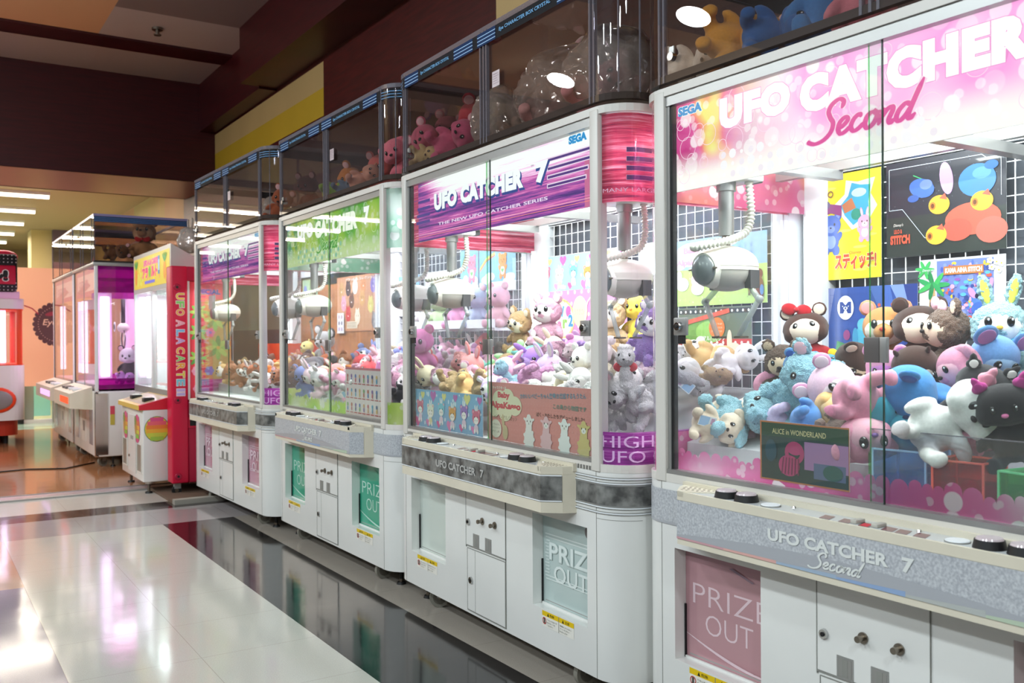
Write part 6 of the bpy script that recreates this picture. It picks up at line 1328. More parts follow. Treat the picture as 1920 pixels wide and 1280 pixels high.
# ------------------------------------------------ toys and bags in the display boxes (tray at 1.99)
def TB(m, name, label, x, y, z, rot, size, **kw): return T(m, name, label, name.replace('_', ' '), 'toys in the display boxes', x, y, z, rot, size, **kw)
for i, (m, nm, lb, x, y, z, rot, sz, kw) in enumerate([
 ('B', 'plush_bear', 'orange plush bear slumped in the display box above the green sign', .30, 1.10, 2.11, (40, -30, 30), .27, dict(col='#d98324', ear='round')),
 ('B', 'plush_frog', 'lime green plush frog under the orange bear in the display box', .18, 1.00, 2.055, (80, 0, 50), .19, dict(col='#8cb63a', ear='tiny')),
 ('B', 'plush_bear', 'coral pink plush bear leaning behind the blue toy above the green sign', .36, .74, 2.12, (0, -20, 30), .26, dict(col='#e8706c', ear='round')),
 ('B', 'plush_dog', 'steel blue plush dog low in the display box above the green sign', .16, .78, 2.05, (70, 0, 30), .17, dict(col='#6a8aa8', ear='floppy')),
 ('B', 'plush_pig', 'peach plush pig in front of the coral bear in the display box', .14, .52, 2.06, (60, 0, 60), .19, dict(col='#e8a890', ear='tiny')),
 ('B', 'plush_rabbit', 'pink plush rabbit in the near corner of the box above the green sign', .20, .18, 2.10, (-20, -20, 40), .25, dict(col='#ee7f94', ear='floppy')),
 ('B', 'plush_bear', 'rosy plush bear stacked highest beside the near corner above the green sign', .42, .10, 2.22, (15, -20, 40), .25, dict(col='#ec8c9c', ear='round')),
 ('B', 'plush_bear', 'dusty violet plush bear at the back of the box above the green sign', .62, .55, 2.22, (0, -10, 20), .27, dict(col='#8a78b8', ear='round')),
 ('B', 'plush_chick', 'yellow plush chick at the back of the box above the green sign', .66, .30, 2.27, (0, -10, 20), .22, dict(col='#e8b84a', ear='tiny')),
 ('C', 'plush_bear', 'crimson plush bear lying at the far end of the box above the purple sign', .30, 1.36, 2.17, (20, -40, 60), .30, dict(col='#c8384a', ear='round')),
 ('C', 'plush_bear', 'pink plush bear with rainbow patch in front of the crimson bear', .16, 1.26, 2.09, (70, 0, 30), .24, dict(col='#d8608a', ear='round')),
 ('C', 'plush_bear', 'second pink plush bear at the far corner of the box above the purple sign', .16, 1.46, 2.10, (-50, -10, 40), .24, dict(col='#dc6a88', ear='round')),
 ('C', 'plush_bear', 'olive green plush bear between the red toys and the tied bag', .32, 1.14, 2.16, (30, -30, 30), .25, dict(col='#b8b07a', ear='round')),
 ('C', 'plush_bear', 'cream plush bear paw up at the far front corner of the box', .10, 1.42, 2.04, (95, 0, 20), .16, dict(col='#d8c08a', ear='round')),
 ('C', 'plush_rabbit', 'white plush rabbit with long ears inside the tall plastic bag', .34, .72, 2.27, (60, 0, 20), .24, dict(col='#f2e4e2', ear='long')),
 ('C', 'plush_rabbit', 'pale pink plush rabbit at the foot of the tall plastic bag', .26, .62, 2.09, (60, 0, 50), .26, dict(col='#e8b0b0', ear='long')),
 ('C', 'plush_bear', 'white plush bear in the middle of the bagged toys', .40, .48, 2.13, (-50, -10, 30), .27, dict(col='#efe0dc', ear='round')),
 ('C', 'plush_bear', 'blush pink plush bear at the near end of the bagged toys', .24, .28, 2.10, (60, -10, 40), .26, dict(col='#e8a0ac', ear='round')),
 ('C', 'plush_bear', 'peach plush bear inside the small tied bag', .30, .98, 2.08, (70, 0, 30), .22, dict(col='#e0b89c', ear='round')),
 ('D', 'plush_bear', 'yellow plush bear lying asleep in the display box of the nearest machine', .17, 1.29, 2.08, (95, 20, 30), .25, dict(col='#e8a83c', ear='round', head='snout')),
 ('D', 'plush_dog', 'white plush dog with yellow paws at the far end of the nearest display box', .15, 1.47, 2.045, (90, 0, 30), .19, dict(col='#ece4d8', ear='floppy', earcol='#e8b04a')),
 ('D', 'plush_bear', 'tan plush bear lying between the white dog and the yellow bear', .24, 1.40, 2.06, (80, 0, 60), .20, dict(col='#c8824a', ear='round')),
 ('D', 'plush_koala', 'tall bright blue plush koala in the nearest display box', .26, 1.05, 2.16, (0, 0, 40), .33, dict(col='#3f86d0', ear='big', innerear='#2a4fa0')),
 ('D', 'plush_koala', 'dark blue plush koala lying against the tall blue one', .18, 1.16, 2.07, (85, 0, 40), .22, dict(col='#2f6cb8', ear='big', innerear='#24468c')),
 ('D', 'plush_rabbit', 'pink plush rabbit beside the tall blue koala in the nearest box', .20, .90, 2.10, (0, -10, 40), .25, dict(col='#e88a9c', ear='long')),
 ('A', 'plush_bear', 'orange brown plush bear in the near corner of the farthest display box', .22, .22, 2.09, (30, -20, 40), .24, dict(col='#a8542c', ear='round')),
 ('A', 'plush_bear', 'dark red plush bear behind the orange brown one in the farthest box', .42, .20, 2.18, (0, -20, 30), .26, dict(col='#7c2a22', ear='round'))]):
    TB(m, nm, lb, x, y, z, rot, sz, detail=True, **kw)
bag('tall clear plastic bag of pink toys in the box above the nearer purple sign', W('C', .33, .62, 2.165), (.19, .23, .145), 3, 'plastic bags in the display boxes')
bag('second clear plastic bag beside the tall one, nearer the rounded corner', W('C', .30, .28, 2.16), (.17, .17, .135), 5, 'plastic bags in the display boxes')
bag('small tied clear plastic bag with a white label, next to the red toys', W('C', .24, .98, 2.115), (.13, .13, .12), 7, 'plastic bags in the display boxes')
bag('crumpled clear plastic bag in the farthest display box', W('A', .30, .48, 2.08), (.12, .15, .09), 9, 'plastic bags in the display boxes')
# ------------------------------------------------ red-sided shelf-prize machine beside the row
r0 = empty('claw_machine', (0, 0, 0)); tag(r0, 'white prize machine with red side panel and yellow cartoon fruit sign', 'claw machine')
X0, X1, Y0, Y1 = 1.716, 2.20, 7.60, 9.05
mb = MB(); mb.bbox(X0, X1, Y0, Y1, .10, .74, WHITE, .006).bbox(1.50, X0 + .01, Y0, 8.46, .10, .66, WHITE, .006); mb.box(X0, X1, Y0, Y1, .74, .80, ALU); mb.build('cabinet', r0)
mb = MB(); mb.add([(X0, Y0, 1.62), (X0, Y1, 1.62), (X0, Y1, 1.965), (X0, Y0, 1.965), (X1, Y0, 1.62), (X1, Y1, 1.62), (X1, Y1, 1.70), (X1, Y0, 1.70)], [(0, 1, 2, 3), (4, 7, 6, 5), (3, 2, 6, 7), (0, 3, 7, 4), (1, 5, 6, 2), (0, 4, 5, 1)], FRAME); top = mb.build('sign_housing', r0)
a = Art(4); w_, h_ = 1.38, .27; a.rect(0, 0, w_, h_, '#e6cf4a'); r = a.r
for i in range(40): q = r.uniform(.015, .035); a.rect(*(lambda x, y: (x, y, x + .05, y + .04))(.02 + (w_ - .1) * r.random(), .01 + (h_ - .06) * r.random()), r.choice(['#f0e25c', '#d8e06a', '#e8b85a', '#c8d84a']))
for x in (.10, 1.22): 
    a.ell(x, .11, .05, .075, '#e8a03c', 14)
    for k in range(5): a.ell(x - .05 + .025 * k, .215, .012, .045, '#4fa04a', 10, .4 * (2 - k))
a.text('UFO A LA CARTE', .42, .185, .56, .05, '#e04f9c', off=.06, out='#f6b0d4', outoff=.04).text('アラカルト', .36, .075, .60, .10, '#e8408a', off=.08, out='#fbe4a0', outoff=.04).ell(.66, .13, .04, .05, '#7ac84a', 14).rect(.98, .09, 1.04, .24, '#3f8fc0').rect(.46, .03, .86, .055, '#7a7ce0').text('II', .99, .12, .05, .09, '#bfe0f4', off=.05)
mb = MB(); a.into(mb, pbr('lit_paper_sign', '#ffffff', .4, attr=True, emit=.35), lambda u, v, d: (X0 - .002 - d, Y1 - .035 - u, 1.66 + v), .0004); mb.build('fruit_sign', r0)
mb = MB()
for y in (Y0, 8.29, Y1 - .04): mb.bbox(X0, X0 + .04, y, y + .04, .80, 1.63, ALUW, .003)
for y in (Y0, Y1 - .05): mb.bbox(X1 - .06, X1, y, y + .05, .80, 1.63, ALUW, .003)
mb.box(X1 - .02, X1, Y0, Y1, .8, 1.63, pbr('white_inner_wall', '#eef2f6', .5)); mb.box(X0 + .01, X1, Y1 - .02, Y1, .8, 1.63, ALUW); mb.build('upper_frame', r0)
mb = MB(); mb.box(X0 + .01, X0 + .014, Y0 + .04, Y1 - .04, .80, 1.63, GLASS); mb.build('front_window', r0)
for y in (8.26, 8.93, 7.72): mb = MB(); mb.cyl((X0 + .10 if y < 8 or y > 8.8 else X0 + .25, y, .86), (X0 + .10 if y < 8 or y > 8.8 else X0 + .25, y, 1.60), .016, .016, TUBE, 10); mb.build('fluorescent_tube', r0)
for k, z in enumerate((.90, 1.12, 1.32, 1.48, 1.60)):
    mb = MB(); mb.box(X0 + .12, X1 - .03, Y0 + .06, Y0 + .42, z, z + .008, pbr('pink_shelf', '#ee7a94', .3) if 'pink_shelf' not in MATS else MATS['pink_shelf']); mb.build('prize_shelf', r0)
la = area('interior_lamp', (1.95, 8.35, 1.60), (0, 0, 0), .35, 1.1, 22)
mb = MB(); mb.add([(1.47, 7.60, .66), (1.47, 8.46, .66), (1.73, 8.46, .66), (1.73, 7.60, .66), (1.47, 7.60, .695), (1.47, 8.46, .695), (1.73, 8.46, .76), (1.73, 7.60, .76)], [(3, 2, 1, 0), (4, 5, 6, 7), (0, 1, 5, 4), (1, 2, 6, 5), (2, 3, 7, 6), (3, 0, 4, 7)], pbr('console_yellow', '#dcb84a', .35))
mb.add([(1.469, 7.598, .66), (1.73, 7.598, .66), (1.73, 7.598, .762), (1.469, 7.598, .697)], [(0, 1, 2, 3)], pbr('console_red', '#d8283c', .35)); mb.add([(1.50, 7.63, .7035), (1.50, 8.43, .7035), (1.70, 8.43, .7535), (1.70, 7.63, .7535)], [(0, 1, 2, 3)], pbr('console_film', '#c9b48c', .2)); mb.add([(1.47, 7.60, .696), (1.47, 7.66, .696), (1.73, 7.66, .761), (1.73, 7.60, .761)], [(0, 1, 2, 3)], MATS['console_red']); con = mb.build('control_console', r0)
for y in (7.80, 8.28): mb = MB(); mb.bbox(1.54, 1.62, y - .05, y + .05, .712, .745, DARK, .006); mb.bbox(1.55, 1.61, y - .04, y + .04, .745, .75, FRAME, .002); mb.build('push_button', con)
a = Art(3); a.ell(.12, .10, .11, .115, '#c8407c', 20)
for k in range(9): a.ell(.14, .10 - .0, .105 - .0, .11, '#e0568c', 20) if k == 0 else None
for k, c_ in enumerate(['#e0568c', '#e87a5a', '#f0b44a', '#d8d84a', '#8cc84a']): a.rect(.05 + .01 * abs(k - 2), .168 - .036 * k, .23 - .012 * abs(k - 2), .20 - .036 * k, c_)
a.ell(.07, .12, .05, .07, '#c89a4a').ell(.05, .16, .03, .04, '#6a9a4a')
for y in (8.40, 7.93): mb = MB(); a.into(mb, PRINT, lambda u, v, d, y=y: (1.4985 - d, y - u * .9, .40 + v), .0003); mb.build('fruit_decal', r0)
a2 = Art(3); a2.ell(.12, .10, .11, .10, '#3f8a4a', 24).ell(.12, .10, .105, .095, '#e8d04a', 24)
for k, c_ in enumerate(['#e0568c', '#ec6a78', '#f0883c', '#f0b83c', '#c8d84a', '#a0d04a']): hw = math.sqrt(max(0.0, .095 ** 2 - (.075 - .03 * k) ** 2)); a2.rect(.12 - hw, .16 - .03 * k, .12 + hw, .19 - .03 * k, c_)
mb = MB(); a2.into(mb, PRINT, lambda u, v, d: (1.50 + u * .85, 7.5985 - d, .41 + v), .0003); mb.build('round_fruit_decal', r0)
for y in (8.24, 7.66): mb = MB(); mb.box(1.497, 1.50, y, y + .16, .17, .38, pbr('prize_hatch_grey', '#8f8f84', .2) if 'prize_hatch_grey' not in MATS else MATS['prize_hatch_grey']); mb.box(1.494, 1.50, y - .012, y, .16, .39, FRAME).box(1.494, 1.50, y + .16, y + .172, .16, .39, FRAME).box(1.494, 1.50, y, y + .16, .16, .17, FRAME); mb.build('prize_hatch', r0)
mb = MB(); mb.box(1.4965, 1.50, 7.87, 8.19, .14, .60, WHITE); mb.box(1.4960, 1.4966, 7.868, 7.871, .14, .60, SEAM).box(1.4960, 1.4966, 8.189, 8.192, .14, .60, SEAM).box(1.4958, 1.4965, 7.98, 8.00, .40, .43, DARK).box(1.4958, 1.4965, 8.04, 8.06, .40, .43, DARK); mb.cyl((1.497, 8.12, .26), (1.488, 8.12, .26), .012, .011, CHROME, 10); mb.build('coin_door', r0)
for x, y in ((1.56, 7.70), (1.56, 8.40), (2.12, 7.7), (2.12, 8.95)): mb = MB(); mb.cyl((x, y, 0.0), (x, y, .012), .03, .026, DARK, 12).cyl((x, y, .012), (x, y, .10), .011, .011, STEEL, 8).cyl((x, y, .075), (x, y, .10), .028, .028, FRAME, 10); mb.build('levelling_foot', r0)
# red side panel
RED = pbr('red_panel', '#d0103c', .4); PINKR = pbr('coral_red_panel', '#ea4a55', .4); REDD = pbr('deep_red_panel', '#b00c38', .45)
mb = MB(); mb.bbox(1.675, 1.80, 7.42, 7.58, .095, 1.775, RED, .012); mb.bbox(1.80, 2.14, 7.44, 7.58, .73, 1.775, PINKR, .006); mb.bbox(1.80, 2.14, 7.43, 7.58, .095, .73, REDD, .008); mb.box(1.795, 1.815, 7.425, 7.44, .74, 1.66, FRAME); mb.bbox(1.68, 2.14, 7.422, 7.58, 1.66, 1.772, REDD, .006)
for z in (1.61, .738, .15): mb.cyl((1.72, 7.42, z), (1.72, 7.414, z), .028, .024, REDD, 14).cyl((1.72, 7.414, z), (1.72, 7.411, z), .010, .010, DARK, 8)
mb.box(1.80, 1.88, 7.425, 7.431, .52, .60, RED).box(1.81, 1.87, 7.423, 7.426, .535, .585, DARK)
sp_ = mb.build('red_side_panel', r0)
mb = MB(); cols = ['#f6c84a', '#8ad06a', '#f0a84a', '#f2a0b0', '#7ab8e0', '#c8a0d8', '#f0b04a', '#8fd06a', '#f2a83c', '#e8d04a', '#7ac8d8', '#c8b0e0']
z = 1.565
for i, ch in enumerate(['U', 'F', 'O', 'A', 'L', 'A', 'C', 'A', 'R', 'T', 'E', 'II']):
    a = Art(1); hh = .050 if ch != 'II' else .052
    a.text(ch, 0, 0, hh, .062, cols[i], off=.035, out='#fbe9e4', outoff=.035)
    if i in (3,): z -= .022
    elif i in (4, 6, 11): z -= .012
    a.into(mb, PRINT, lambda u, v, d, z=z: (1.765 - .062 + (.062 - 0) * (1 - 0) * 0 + v, 7.4185 - d, z - u), .0004) if False else a.into(mb, PRINT, lambda u, v, d, z=z: (1.712 + v, 7.4185 - d, z - u), .0004)
    z -= .062
mb.build('lettering', sp_)
a = Art(7); w_, h_ = .30, .86
a.text('SPECIAL', .02, .80, .20, .04, '#2a4a9c', off=.06, out='#e8a0c8', outoff=.03).rect(.10, .02, .30, .76, '#d89a4a').rect(.12, .02, .28, .76, '#c8a85a')
for x, y, k in ((.05, .66, 1), (.18, .60, 1.3), (.05, .50, 1.1), (.20, .38, 1.4), (.04, .30, 1.0)):
    for q in range(8): a.ell(x + .035 * k * math.cos(q * .785), y + .035 * k * math.sin(q * .785), .035 * k, .014 * k, ['#8fc85a', '#b8d86a', '#5fa04a'][q % 3], 10, q * .785)
    a.ell(x, y, .014, .014, '#e8b84a', 10)
for x, y, c_ in ((.14, .50, '#e87a9c'), (.03, .20, '#e89ab0'), (.13, .20, '#4f86d0'), (.04, .06, '#f0a0b0'), (.16, .10, '#e8905a')):
    for q in range(6): a.ell(x + .022 * math.cos(q * 1.05), y + .022 * math.sin(q * 1.05), .016, .016, c_, 10)
    a.ell(x, y, .012, .012, '#3f7ac8', 10)
mb = MB(); a.into(mb, PRINT, lambda u, v, d: (1.835 + u, 7.4385 - d, .76 + v), .0004); mb.build('palm_decal', sp_)
mb = MB(); mb.cyl((1.72, 7.47, .036), (1.72, 7.50, .036), .036, .036, DARK, 16).cyl((1.72, 7.468, .036), (1.72, 7.502, .036), .015, .015, STEEL, 10).box(1.70, 1.75, 7.465, 7.505, .05, .10, ALU); mb.build('caster', r0)
for i in range(5):
    z = (.908, 1.128, 1.328, 1.488)[i % 4]
    b_ = toy('plush_bear', ['tiny brown toy bear on the lowest pink shelf', 'tiny tan toy bear on the second pink shelf', 'tiny green toy bear on the third pink shelf', 'tiny brown toy bear on the fourth pink shelf', 'tiny red toy bear at the front of the lowest pink shelf'][i], 'plush bear', 'tiny toys on the pink shelves', (X0 + .20 + (.12 if i == 4 else 0), Y0 + .26, z + .046), (0, 0, 10), .10, col=['#8a5a3a', '#c8a070', '#6a9a5a', '#7a4a34', '#c84a50'][i], detail=False)
mb = MB(); bmx = bmesh.new(); bmesh.ops.create_uvsphere(bmx, u_segments=20, v_segments=12, radius=1)
for v in bmx.verts: n = v.co; v.co = Vector((n.x * .10, n.y * .16, n.z * .10 + (0.0 if n.z < .7 else .03 * math.sin(8 * n.y))))
mb.frombm(bmx, BAGM); mb.tube([(0, -.06, .09), (.0, -.07, .13), (0, -.09, .17), (0, -.075, .185)], .009, BAGM, 6).tube([(0, .04, .09), (0, .05, .13), (0, .06, .17), (0, .05, .185)], .009, BAGM, 6)
tag(mb.build('plastic_bag', None, (1.95, 7.95, 2.02)), 'knotted clear plastic bag with two ears on top of the red-sided machine', 'plastic bag')

# ------------------------------------------------ pair of magenta-lit crane games beyond
MAG = clear('magenta_acrylic', '#d84fc4', haze=.35, hazecol='#a01c98'); PINKW = pbr('pink_lit_wall', '#f2c4e6', .5)
CONR = pbr('decal_red', '#d84a5c', .4); CONY = pbr('decal_yellow', '#c8b84a', .4)
def maggame(y0, y1, label, side, consolecol):
    r = empty('claw_machine', (1.45, y0, 0)); tag(r, label, 'claw machine', 'magenta-lit crane games')
    l = y1 - y0
    mb = MB(); mb.bbox(0, .85, 0, l, .10, .72, WHITE, .01); mb.bbox(-.004, .03, 0, .03, .10, .72, CHROME, .003)
    mb.box(.0, .11, -.004, 0, .12, .70, CHROME); mb.box(.13, .17, -.003, 0, .50, .58, CONR).box(.13, .17, -.003, 0, .40, .50, CONY) ; mb.build('cabinet', r)
    mb = MB(); mb.bbox(.0, .03, -.005, .02, .72, 1.93, ALUW, .003); mb.bbox(.0, .03, l - .02, l + .004, .72, 1.93, ALUW, .003); mb.box(.003, .028, l - .08, l - .04, .74, 1.92, DARK); mb.bbox(.80, .85, 0, .05, .72, 1.93, ALUW, .003).bbox(.80, .85, l - .05, l, .72, 1.93, ALUW, .003); mb.bbox(-.01, .86, -.01, l + .01, 1.91, 1.945, ALU, .004); mb.build('upper_frame', r)
    mb = MB(); mb.box(.006, .010, .02, l - .04, .73, 1.91, GLASS); mb.box(.004, .010, l * .5 - .003, l * .5 + .003, .73, 1.91, ALU); mb.build('front_window', r)
    mb = MB(); mb.box(.03, .80, .004, .008, .82, 1.70, CORNER); mb.build('side_window', r)
    for z0_, z1_ in ((1.66, 1.91), (.74, .84)): mb = MB(); mb.box(.01, .82, -.003, .0, z0_, z1_, MAG); mb.build('magenta_side_strip', r)
    a = Art(6); a.rect(0, 0, l - .10, .26, '#a868b4').rect(.1, .05, l - .2, .22, '#f2e2f4').rect(0, .0, l - .1, .05, '#b02a9c').poly([(.05, .06), (l * .5, .16), (l * .7, .10), (l * .3, .03)], '#8a4a9c'); a.text('CATCHER', .2, .10, l * .45, .07, '#9a5ab0', off=.05)
    mb = MB(); a.into(mb, emis('magenta_sign', '#ffffff', .9, attr=True) if 'magenta_sign' not in MATS else MATS['magenta_sign'], lambda u, v, d: (.02 - d, l - .06 - u, 1.64 + v), .0005); mb.build('header_sign', r)
    mb = MB(); mb.box(.83, .84, .02, l - .02, .74, 1.91, PINKW); mb.box(.02, .83, .02, l - .02, .74, .78, PINKW); mb.box(.04, .82, .03, l - .03, 1.88, 1.905, PINKW); mb.box(.03, .17, .115, .12, .84, 1.66, PINKW) if side else None; mb.build('inner_panel', r)
    for x, y in ((.09, l - .12), (.10, .06)): mb = MB(); mb.cyl((x, y, .86), (x, y, 1.62), .04 if y < .2 else .03, .04 if y < .2 else .03, TUBEP, 12); mb.build('fluorescent_tube', r)
    mb = MB(); mb.tube([(.35, l * .4, 1.62), (.35, l * .4, 1.36)], .02, DARK, 8).ell((.35, l * .4, 1.33), (.06, .06, .05), DOME, 12, 8); mb.tube([(.35, l * .4 - .05, 1.30), (.35, l * .4 - .10, 1.22), (.35, l * .4 - .04, 1.12)], .008, STEEL, 6).tube([(.35, l * .4 + .05, 1.30), (.35, l * .4 + .10, 1.22), (.35, l * .4 + .04, 1.12)], .008, STEEL, 6); mb.cyl((.27, l * .4, 1.34), (.265, l * .4, 1.34), .05, .05, ALUW, 16).cyl((.264, l * .4, 1.34), (.262, l * .4, 1.34), .03, .03, DARK, 12); mb.build('claw', r)
    mb = MB(); mb.add([(-.20, .16, .56), (-.20, l - .06, .56), (0, l - .06, .54), (0, .16, .54), (-.20, .16, .70), (-.20, l - .06, .70), (0, l - .06, .76), (0, .16, .76)], [(3, 2, 1, 0), (4, 5, 6, 7), (0, 1, 5, 4), (1, 2, 6, 5), (2, 3, 7, 6), (3, 0, 4, 7)], CREAM); c = mb.build('control_console', r)
    mb = MB(); mb.box(-.205, -.2, .26, l - .55, .60, .66, emis('console_light' + consolecol, consolecol, 1.6)); mb.build('light_bar', c)
    for y in (.3, .55, .8, 1.0):
        if y < l - .15: mb = MB(); mb.bbox(-.15, -.07, y, y + .10, .718, .742, ALUW if int(y * 10) % 2 else HANDLE, .004); mb.build('push_button', c)
    mb = MB(); mb.box(-.003, 0, l * .42, l * .60, .20, .55, FRAME).box(-.004, -.003, l * .46, l * .54, .30, .40, ALU); mb.build('coin_door', r)
    for y in (.15, l - .35): mb = MB(); mb.box(-.003, .0, y, y + .20, .20, .54, pbr('smoked_flap', '#a8a4ac', .15) if 'smoked_flap' not in MATS else MATS['smoked_flap']); mb.build('prize_flap', r)
    for x, y in ((.08, .12), (.08, l - .12), (.75, .12), (.75, l - .12)): c_ = shared('caster', r, p_caster); c_.location = (x, y, 0); c_.rotation_euler = (0, 0, .4); c_.scale = (1.1, 1.1, 1.1)
    for x, y in ((.16, .05), (.16, l - .05)): c_ = shared('foot', r, p_foot); c_.location = (x, y, 0)
    l_ = area('interior_lamp', (0, 0, 0), (0, 0, 0), .5, l * .8, 14, (1, .80, .97)); l_.parent = r; l_.location = (.42, l / 2, 1.86)
    return r
maggame(9.50, 10.86, 'nearer of two magenta-lit crane games, orange light bar on its console', True, '#ff5a38')
maggame(10.92, 12.55, 'farther of two magenta-lit crane games, lilac light bar on its console', False, '#f0b0ff')
def smallbox(y0, y1, label):
    r = empty('acrylic_display_box', (1.45, y0, 1.95)); tag(r, label, 'display box', 'clear boxes on the magenta games'); l = y1 - y0
    mb = MB(); mb.box(0, .85, 0, l, 0, .012, BASEC); mb.build('base_tray', r)
    mb = MB(); mb.box(0, .003, 0, l, .012, .43, SMOKE).box(0, .85, 0, .003, .012, .43, SMOKE).box(0, .85, l - .003, l, .012, .43, SMOKE).box(.847, .85, 0, l, .012, .43, SMOKE); mb.build('acrylic_wall', r)
    for y in (0, .14, l * .5, l * .62, l - .01): mb = MB(); mb.box(-.004, .008, y, y + .012, 0, .45, EDGE); mb.build('corner_rib', r)
    mb = MB(); LL = pbr('lid_lilac', '#8f88b4', .3) if 'lid_lilac' not in MATS else MATS['lid_lilac']; mb.box(-.004, .86, -.004, .014, .43, .452, LL).box(-.004, .86, l - .014, l + .004, .43, .452, LL).box(-.004, .014, .014, l - .014, .43, .452, LL).box(.842, .86, .014, l - .014, .43, .452, LL).box(.014, .842, .014, l - .014, .440, .444, SMOKE); mb.build('lid', r)
    mb = MB(); mb.box(0, .855, -.003, 0, .375, .43, pbr('navy_tape', '#1f3458', .4) if 'navy_tape' not in MATS else MATS['navy_tape'])
    for k in range(3): mb.box(0, .855, -.0036, -.003, .384 + .015 * k, .388 + .015 * k, pbr('tape_line', '#5a86c0', .4) if 'tape_line' not in MATS else MATS['tape_line'])
    mb.build('title_tape', r)
smallbox(9.50, 10.86, 'clear display box with a big brown bear on the nearer magenta game')
smallbox(10.92, 12.55, 'empty clear display box on the farther magenta game')
toy('plush_bear', 'big tan plush bear with red bow in the box above the magenta game', 'plush bear', None, (1.95, 9.74, 2.165), (0, 8, 65), .40, col='#b88a60', face='#d8b48c', ear='round', head='snout', bow=('#c8202c', 'neck'))
toy('plush_bear', 'brown plush bear lying behind the rim of the box above the magenta game', 'plush bear', None, (1.68, 9.70, 2.055), (80, 10, 60), .24, col='#7a5236', ear='round')
toy('plush_panda', 'white and black plush panda in the nearer magenta-lit game', 'plush panda', None, (1.80, 9.74, .98), (0, -10, 60), .30, col='#f2eef2', earcol='#1c1a1e', shirt='#2a2628', ear='round')
toy('plush_rabbit', 'lilac plush rabbit below the panda in the magenta-lit game', 'plush rabbit', None, (1.74, 9.62, .84), (90, 0, 60), .18, col='#c88ad0', ear='long')
toy('plush_bear', 'brown plush bear beside the panda in the magenta-lit game', 'plush bear', None, (1.98, 10.02, .93), (60, 0, 60), .26, col='#6a4a3c', ear='round')

# ------------------------------------------------ round orange and white capsule crane game
r1 = empty('capsule_game', (.62, 12.75, 0)); tag(r1, 'white and orange rounded prize game with a dotted red top sign', 'prize game')
ORG = pbr('orange_plastic', '#e8481c', .35); REDB = pbr('red_orange_base', '#b8341c', .4)
def rr(hw, rad, n=6):
    p = []
    for cx, cy, a0 in ((hw - rad, hw - rad, 0), (-hw + rad, hw - rad, 90), (-hw + rad, -hw + rad, 180), (hw - rad, -hw + rad, 270)):
        for i in range(n + 1): q = math.radians(a0 + 90 * i / n); p.append((cx + rad * math.cos(q), cy + rad * math.sin(q)))
    return p
mb = MB(); mb.prism(rr(.43, .14), .10, .28, REDB); mb.prism(rr(.50, .16), .28, .80, WHITE); mb.build('base_cabinet', r1)
mb = MB(); mb.prism(rr(.50, .16), .80, .92, WHITE); mb.prism(rr(.50, .16), 1.58, 1.70, WHITE); mb.prism(rr(.46, .16), .798, .80, SEAM); mb.build('upper_frame', r1)
mb = MB()
for sx, sy in ((1, -1), (1, 1), (-1, -1), (-1, 1)): mb.bbox(sx * .44 - .03, sx * .44 + .03, sy * .44 - .03, sy * .44 + .03, .92, 1.58, ORG, .012)
mb.prism(rr(.49, .15), .918, .935, ORG); mb.prism(rr(.49, .15), 1.565, 1.582, ORG); mb.build('orange_pillar', r1)
mb = MB(); p = rr(.47, .14); strip(mb, p + [p[0]], .92, 1.58, CORNER); mb.build('rounded_window', r1)
for x, y in ((.28, -.30), (-.1, -.30)): mb = MB(); mb.cyl((x, y, .95), (x, y, 1.56), .03, .03, TUBEP, 10); mb.build('fluorescent_tube', r1)
mb = MB(); mb.ell((.20, -.505, .52), (.20, .02, .15), ORG, 20, 10).ell((.20, -.515, .52), (.165, .02, .115), pbr('grey_hatch', '#8c8a88', .3), 20, 10); mb.ell((.16, -.53, .50), (.05, .01, .02), pbr('hatch_yellow', '#e8b838', .4), 10, 6); mb.build('prize_hatch', r1)
mb = MB(); DOT = pbr('red_sign', '#c81c40', .4); mb.prism([(-.5 + .0, -.52), (.44, -.52), (.44, -.40), (-.5, -.40)], 1.70, 1.78, PINKW); mb.bbox(-.5, .42, -.56, -.46, 1.77, 2.22, DARK, .05); mb.bbox(-.5, .40, -.575, -.46, 1.86, 2.08, DOT, .02)
a = Art(3)
for i in range(22):
    for j in range(11): a.ell(.02 + .042 * i, .015 + .04 * j, .006, .006, '#e8dfe2', 6) if not (.10 < .015 + .04 * j < .30) else None
a.into(mb, PRINT, lambda u, v, d: (-.5 + u, -.5615 - d, 1.78 + v), .0004)
b2 = Art(3); b2.text('アイドル!', .02, .02, .80, .15, '#141014', off=.08, out='#f6f0ee', outoff=.05); b2.into(mb, PRINT, lambda u, v, d: (-.5 + u, -.577 - d, 1.87 + v), .0006)
mb.ell((.0, -.50, 2.20), (.16, .05, .09), DOT, 14, 8).ell((.28, -.50, 2.18), (.15, .05, .08), DOT, 14, 8).ell((.14, -.52, 2.19), (.05, .05, .05), REDB, 10, 8); mb.build('top_sign', r1)
mb = MB()
for x, y in ((.3, -.3), (-.3, -.3), (.3, .3), (-.3, .3)): mb.cyl((x, y, 0), (x, y, .10), .03, .03, DARK, 10)
mb.build('foot', r1)
la = area('interior_lamp', (0, 0, 0), (0, 0, 0), .6, .6, 8, (1, .85, .9)); la.parent = r1; la.location = (0, 0, 1.55)
toy('plush_bear', 'tan plush bear inside the white and orange rounded game', 'plush bear', None, (.72, 12.6, 1.06), (0, 0, 80), .26, col='#c8a878', ear='round', detail=False)
toy('plush_bear', 'orange plush bear inside the white and orange rounded game', 'plush bear', None, (.45, 12.7, 1.06), (0, 0, 80), .26, col='#d8785a', ear='round', detail=False)

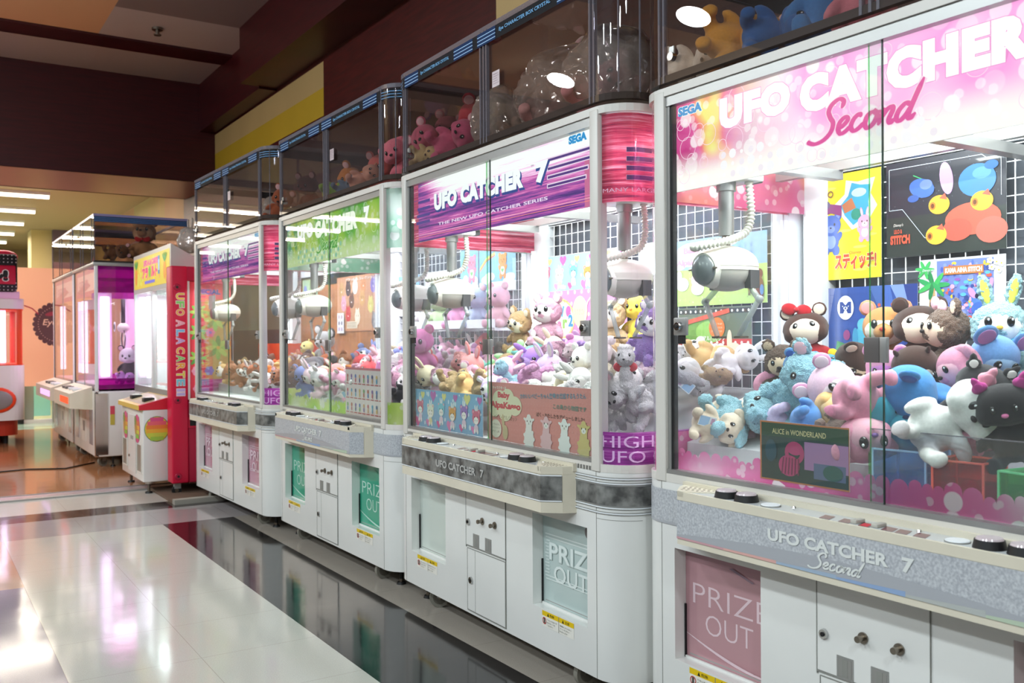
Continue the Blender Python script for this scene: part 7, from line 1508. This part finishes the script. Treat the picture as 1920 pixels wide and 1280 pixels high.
# ------------------------------------------------ salmon partition with the scalloped badge, glass beyond
mb = MB(); mb.box(.5, 3.0, 14.6, 14.66, .57, 2.23, pbr('salmon_partition', '#f0bc9c', .6)); 
for x in (.55, 2.9): mb.box(x, x + .06, 14.6, 14.66, 0, .57, ALU)
pt = mb.build('partition_screen', None); tag(pt, 'salmon pink partition screen with a dark scalloped badge', 'partition')
a = Art(5); cx, cy_ = .32, .32
for i in range(26): a.ell(cx + .285 * math.cos(i * 2 * PI / 26), cy_ + .285 * math.sin(i * 2 * PI / 26), .036, .036, '#4a2a24', 10)
a.ell(cx, cy_, .285, .285, '#4a2a24', 40)
for i in range(44): a.ell(cx + .245 * math.cos(i * 2 * PI / 44), cy_ + .245 * math.sin(i * 2 * PI / 44), .006, .006, '#c8a08c', 6)
a.ell(cx - .06, cy_ + .15, .10, .03, '#8c2a34', 14, .2).ell(cx + .06, cy_ + .11, .09, .03, '#8c2a34', 14, -.2).text('Eyelash', cx - .19, cy_ - .04, .38, .11, '#d8b49c', off=.01, shear=.2)
a.line([(-.42, .50), (-.30, .58), (-.15, .60), (0, .54), (.08, .46)], .014, '#a8283c')
mb = MB(); a.into(mb, PRINT, lambda u, v, d: (1.42 + u, 14.598 - d, 1.12 + v), .0006); mb.build('scalloped_badge', pt)
mb = MB(); TEAL = pbr('teal_glass_panel', '#8fd0bc', .2, emit=.25)
mb.box(.9, 1.5, 15.3, 15.34, .05, .62, pbr('frost_panel', '#9aa49c', .3)).box(1.50, 1.72, 15.28, 15.30, .10, .62, TEAL).box(1.74, 1.80, 15.2, 15.3, 0, .7, ALU).box(1.8, 2.9, 15.3, 15.34, .05, .62, MATS['frost_panel']).box(.9, 2.9, 15.26, 15.36, .0, .05, ALUW).box(1.25, 1.36, 15.2, 15.28, 0, .62, DARK)
tag(mb.build('glass_counter', None), 'low frosted glass counter with a teal panel behind the salmon partition', 'counter')
cb = MB(); cb.tube([(1.50, 9.9, .006), (1.2, 9.6, .006), (.9, 9.75, .006), (.2, 9.6, .006), (-.6, 9.7, .006)], .006, DARK, 6); tag(cb.build('power_cable', None), 'thin black power cable lying on the tan floor by the magenta games', 'cable')
